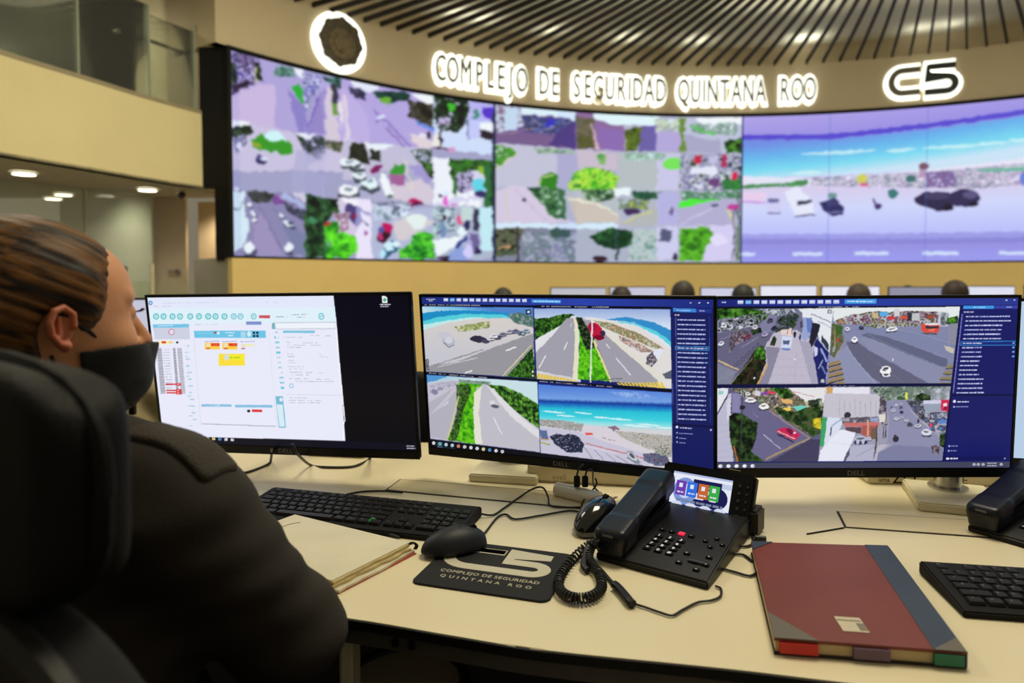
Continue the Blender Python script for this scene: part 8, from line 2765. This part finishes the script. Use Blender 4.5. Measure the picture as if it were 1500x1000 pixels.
def sitter(px, d, rad, label, hair=(34, 22, 16), cloth=(40, 40, 46), top=None, floor=FZ, M=None):
    """seated person seen from behind"""
    y = d
    p = D(px, 409, d)
    x = p.x
    ztop = CZ - (top - 409) / 1000 * d
    hz = ztop - .115
    root = thing('person', label, 'person', (x, y, floor))
    bpy.context.view_layer.update()

    def body(P):
        a = s_ell(P, (x, y, hz - .02), (.068, .088, .105))
        a = sm(a, s_cap(P, (x, y, hz - .08), (x, y - .02, hz - .20), .052, .058), .02)
        return a
    me = nets(body, (x - .12, y - .13, hz - .24), (x + .12, y + .13, hz + .12), .011)
    obj('head', me, M_SKIN, root, world=True)
    for s in (-1, 1):
        me = nets(lambda P: s_ell(P, (x + s * .080, y - .005, hz - .025), (.010, .018, .030)), (x + s * .08 - .02, y - .03, hz - .07), (x + s * .08 + .02, y + .03, hz + .02), .006)
        obj('ear', me, M_EAR, root, world=True)
    me = nets(lambda P: np.maximum(s_ell(P, (x, y - .012, hz + .012), (.090, .104, .106)), (P[..., 1] - y - .045) - (P[..., 2] - hz) * .6), (x - .11, y - .14, hz - .11), (x + .11, y + .12, hz + .14), .010)
    obj('hair', me, mat('hair_%d' % hair[0], hair, .6, var=.3, scale=30), root, world=True)
    sh = hz - .235

    def tor(P):
        a = s_ell(P, (x, y - .02, sh - .14), (.19, .12, .22))
        a = sm(a, s_cap(P, (x - .17, y - .01, sh - .02), (x + .17, y - .01, sh - .02), .065, .065), .06)
        for s in (-1, 1):
            a = sm(a, s_cap(P, (x + s * .2, y, sh - .03), (x + s * .25, y + .08, sh - .27), .058, .05), .03)
            a = sm(a, s_cap(P, (x + s * .25, y + .08, sh - .27), (x + s * .15, y + .33, sh - .25), .048, .038), .03)
        a = sm(a, s_ell(P, (x, y, sh - .42), (.18, .15, .12)), .06)
        a = smax(a, -s_cap(P, (x, y - .02, sh), (x, y, sh + .1), .05, .052), .01)
        return a + .004 * np.sin(P[..., 0] * 50 + P[..., 2] * 40)
    me = nets(tor, (x - .34, y - .18, sh - .56), (x + .34, y + .42, sh + .07), .014)
    sht = obj('shirt', me, M or mat('shirt_%d_%d' % (cloth[0], cloth[2]), cloth, .85, var=.1), root, world=True)

    def lg(P):
        a = None
        for s in (-1, 1):
            k = s_cap(P, (x + s * .09, y, sh - .44), (x + s * .11, y + .42, sh - .46), .085, .062)
            k = sm(k, s_cap(P, (x + s * .11, y + .42, sh - .46), (x + s * .11, y + .40, floor + .08), .062, .045), .03)
            a = k if a is None else sm(a, k, .02)
        return a
    me = nets(lg, (x - .22, y - .12, floor), (x + .22, y + .55, sh - .3), .018)
    obj('trousers', me, mat('dark_trousers', (22, 22, 24), .8), root, world=True)
    for s in (-1, 1):
        me = nets(lambda P: np.maximum(s_ell(P, (x + s * .11, y + .45, floor + .03), (.045, .12, .05)), -(P[..., 2] - floor - .003)), (x + s * .11 - .06, y + .3, floor - .01), (x + s * .11 + .06, y + .6, floor + .1), .014)
        obj('shoe', me, mat('black_shoe', (14, 14, 14), .4), root, world=True)
        q = (x + s * .13, y + .37, sh - .255)
        me = nets(lambda P: sm(s_box(P, q, (.036, .05, .014), .012), np.minimum.reduce([s_cap(P, (q[0] + o, q[1] + .045, q[2]), (q[0] + o * 1.1, q[1] + .095 + .01 * (k % 2), q[2] - .012), .009, .007) for k, o in enumerate((-.027, -.009, .009, .027))] + [s_cap(P, (q[0] - s * .03, q[1], q[2]), (q[0] - s * .055, q[1] + .04, q[2] - .008), .011, .008)]), .005), (q[0] - .08, q[1] - .06, q[2] - .04), (q[0] + .08, q[1] + .13, q[2] + .03), .005)
        obj('hand', me, M_SKIN, root, world=True)
    return root, sh


def hall_chair(x, y, label, back_top, floor=FZ, sz=.47):
    root = thing('hall_chair', label, 'office chair', (x, y, floor), 0, 'black office chairs in the hall')
    zs = back_top - .62
    bt = back_top - floor
    me = nets(lambda P: smax(s_box(P, (0, -.17, bt - .27), (.225, .028, .27), .026), (((np.abs(P[..., 0]) / .225) ** 3 + (np.abs(P[..., 2] - bt + .27) / .27) ** 3) ** (1 / 3) - 1) * .2, .01), (-.25, -.22, bt - .56), (.25, -.12, bt + .02), .012)
    obj('backrest', me, M_MESHB, root)
    me = nets(lambda P: s_box(P, (0, .08, sz - .04), (.24, .24, .035), .03), (-.26, -.18, sz - .1), (.26, .34, sz + .01), .014)
    obj('seat', me, M_LEATH, root)
    obj('gas_column', cyl(bmesh.new(), (0, .06, .1), (0, .06, sz - .06), .03), M_BLACK, root)
    for k in range(5):
        a = 2 * PI * k / 5 + .3
        bm = cyl(bmesh.new(), (0, .06, .11), (.28 * math.cos(a), .06 + .28 * math.sin(a), .04), .024, .018, 8)
        bmesh.ops.create_uvsphere(bm, u_segments=10, v_segments=6, radius=.03, matrix=Matrix.Translation((.28 * math.cos(a), .06 + .28 * math.sin(a), .032)))
        obj('base_leg', bm, M_BLACK, root)
    obj('back_bar', newbox((0, -.175, (bt - .5 + sz) / 2 - .05), (.06, .02, max(.1, bt - .4 - sz + .25)), bev=.004), M_BLACK, root)
    return root


# white-shirted neighbour between the mask and the left monitor
r0, sh0 = sitter(146, 2.32, .1, 'person in a cream shirt with a dark radio, half hidden behind the seated woman', hair=(30, 20, 14), top=405, floor=FZ,
                 M=mat('cream_shirt', (222, 206, 158), .8, var=.06, scale=8, bump=.3, bscale=40))
rp_ = D(199, 592, 2.2)
o = newbox((rp_.x, rp_.y - .02, rp_.z + .0), (.018, .022, .06), bev=.003)
obj('radio', o, M_BLACK, r0, world=True)
people = [(1000, 5.55, 411, (36, 26, 22), 'large dark head of a seated person above the right end of the coastal camera monitor'),
          (1088, 5.9, 416, (24, 24, 22), 'small dark head of a seated person above the left end of the city camera monitor'),
          (1257, 5.9, 415, (60, 46, 32), 'brown head of a seated person above the middle of the city camera monitor'),
          (1329, 7.7, 418, (28, 24, 22), 'lowest, hardly visible head above the city camera monitor'),
          (1398, 5.6, 410, (44, 28, 20), 'large brown head of a seated person above the right side of the city camera monitor'),
          (910, 6.1, 419, (30, 26, 22), 'low dark head above the middle of the coastal camera monitor'),
          (737, 6.1, 421, (32, 28, 20), 'low dark head above the left half of the coastal camera monitor')]
for px_, d_, tp, hc, lab in people:
    r_, s_ = sitter(px_, d_ - .25, .1, lab, hair=hc, top=tp, cloth=(30, 34, 50))
    hp = D(px_, 409, d_ - .25)
for (x, y, lab, bt) in ((-.32, 2.12, 'black chair back showing in the gap between the web form and coastal camera monitors', .93), (-1.34, 2.24, 'black chair back behind the left edge of the web form monitor', .80)):
    hall_chair(x, y, lab, bt)
for px_, d_, tp, hc, lab in people:
    p = D(px_, 409, d_ - .25)
    hall_chair(p.x, d_ - .30, 'office chair under the ' + lab.split(' of a ')[0].replace('hardly visible ', '').split(' above')[0] + (' above' + lab.split(' above')[1] if ' above' in lab else ''), .72)
bpy.context.view_layer.update()
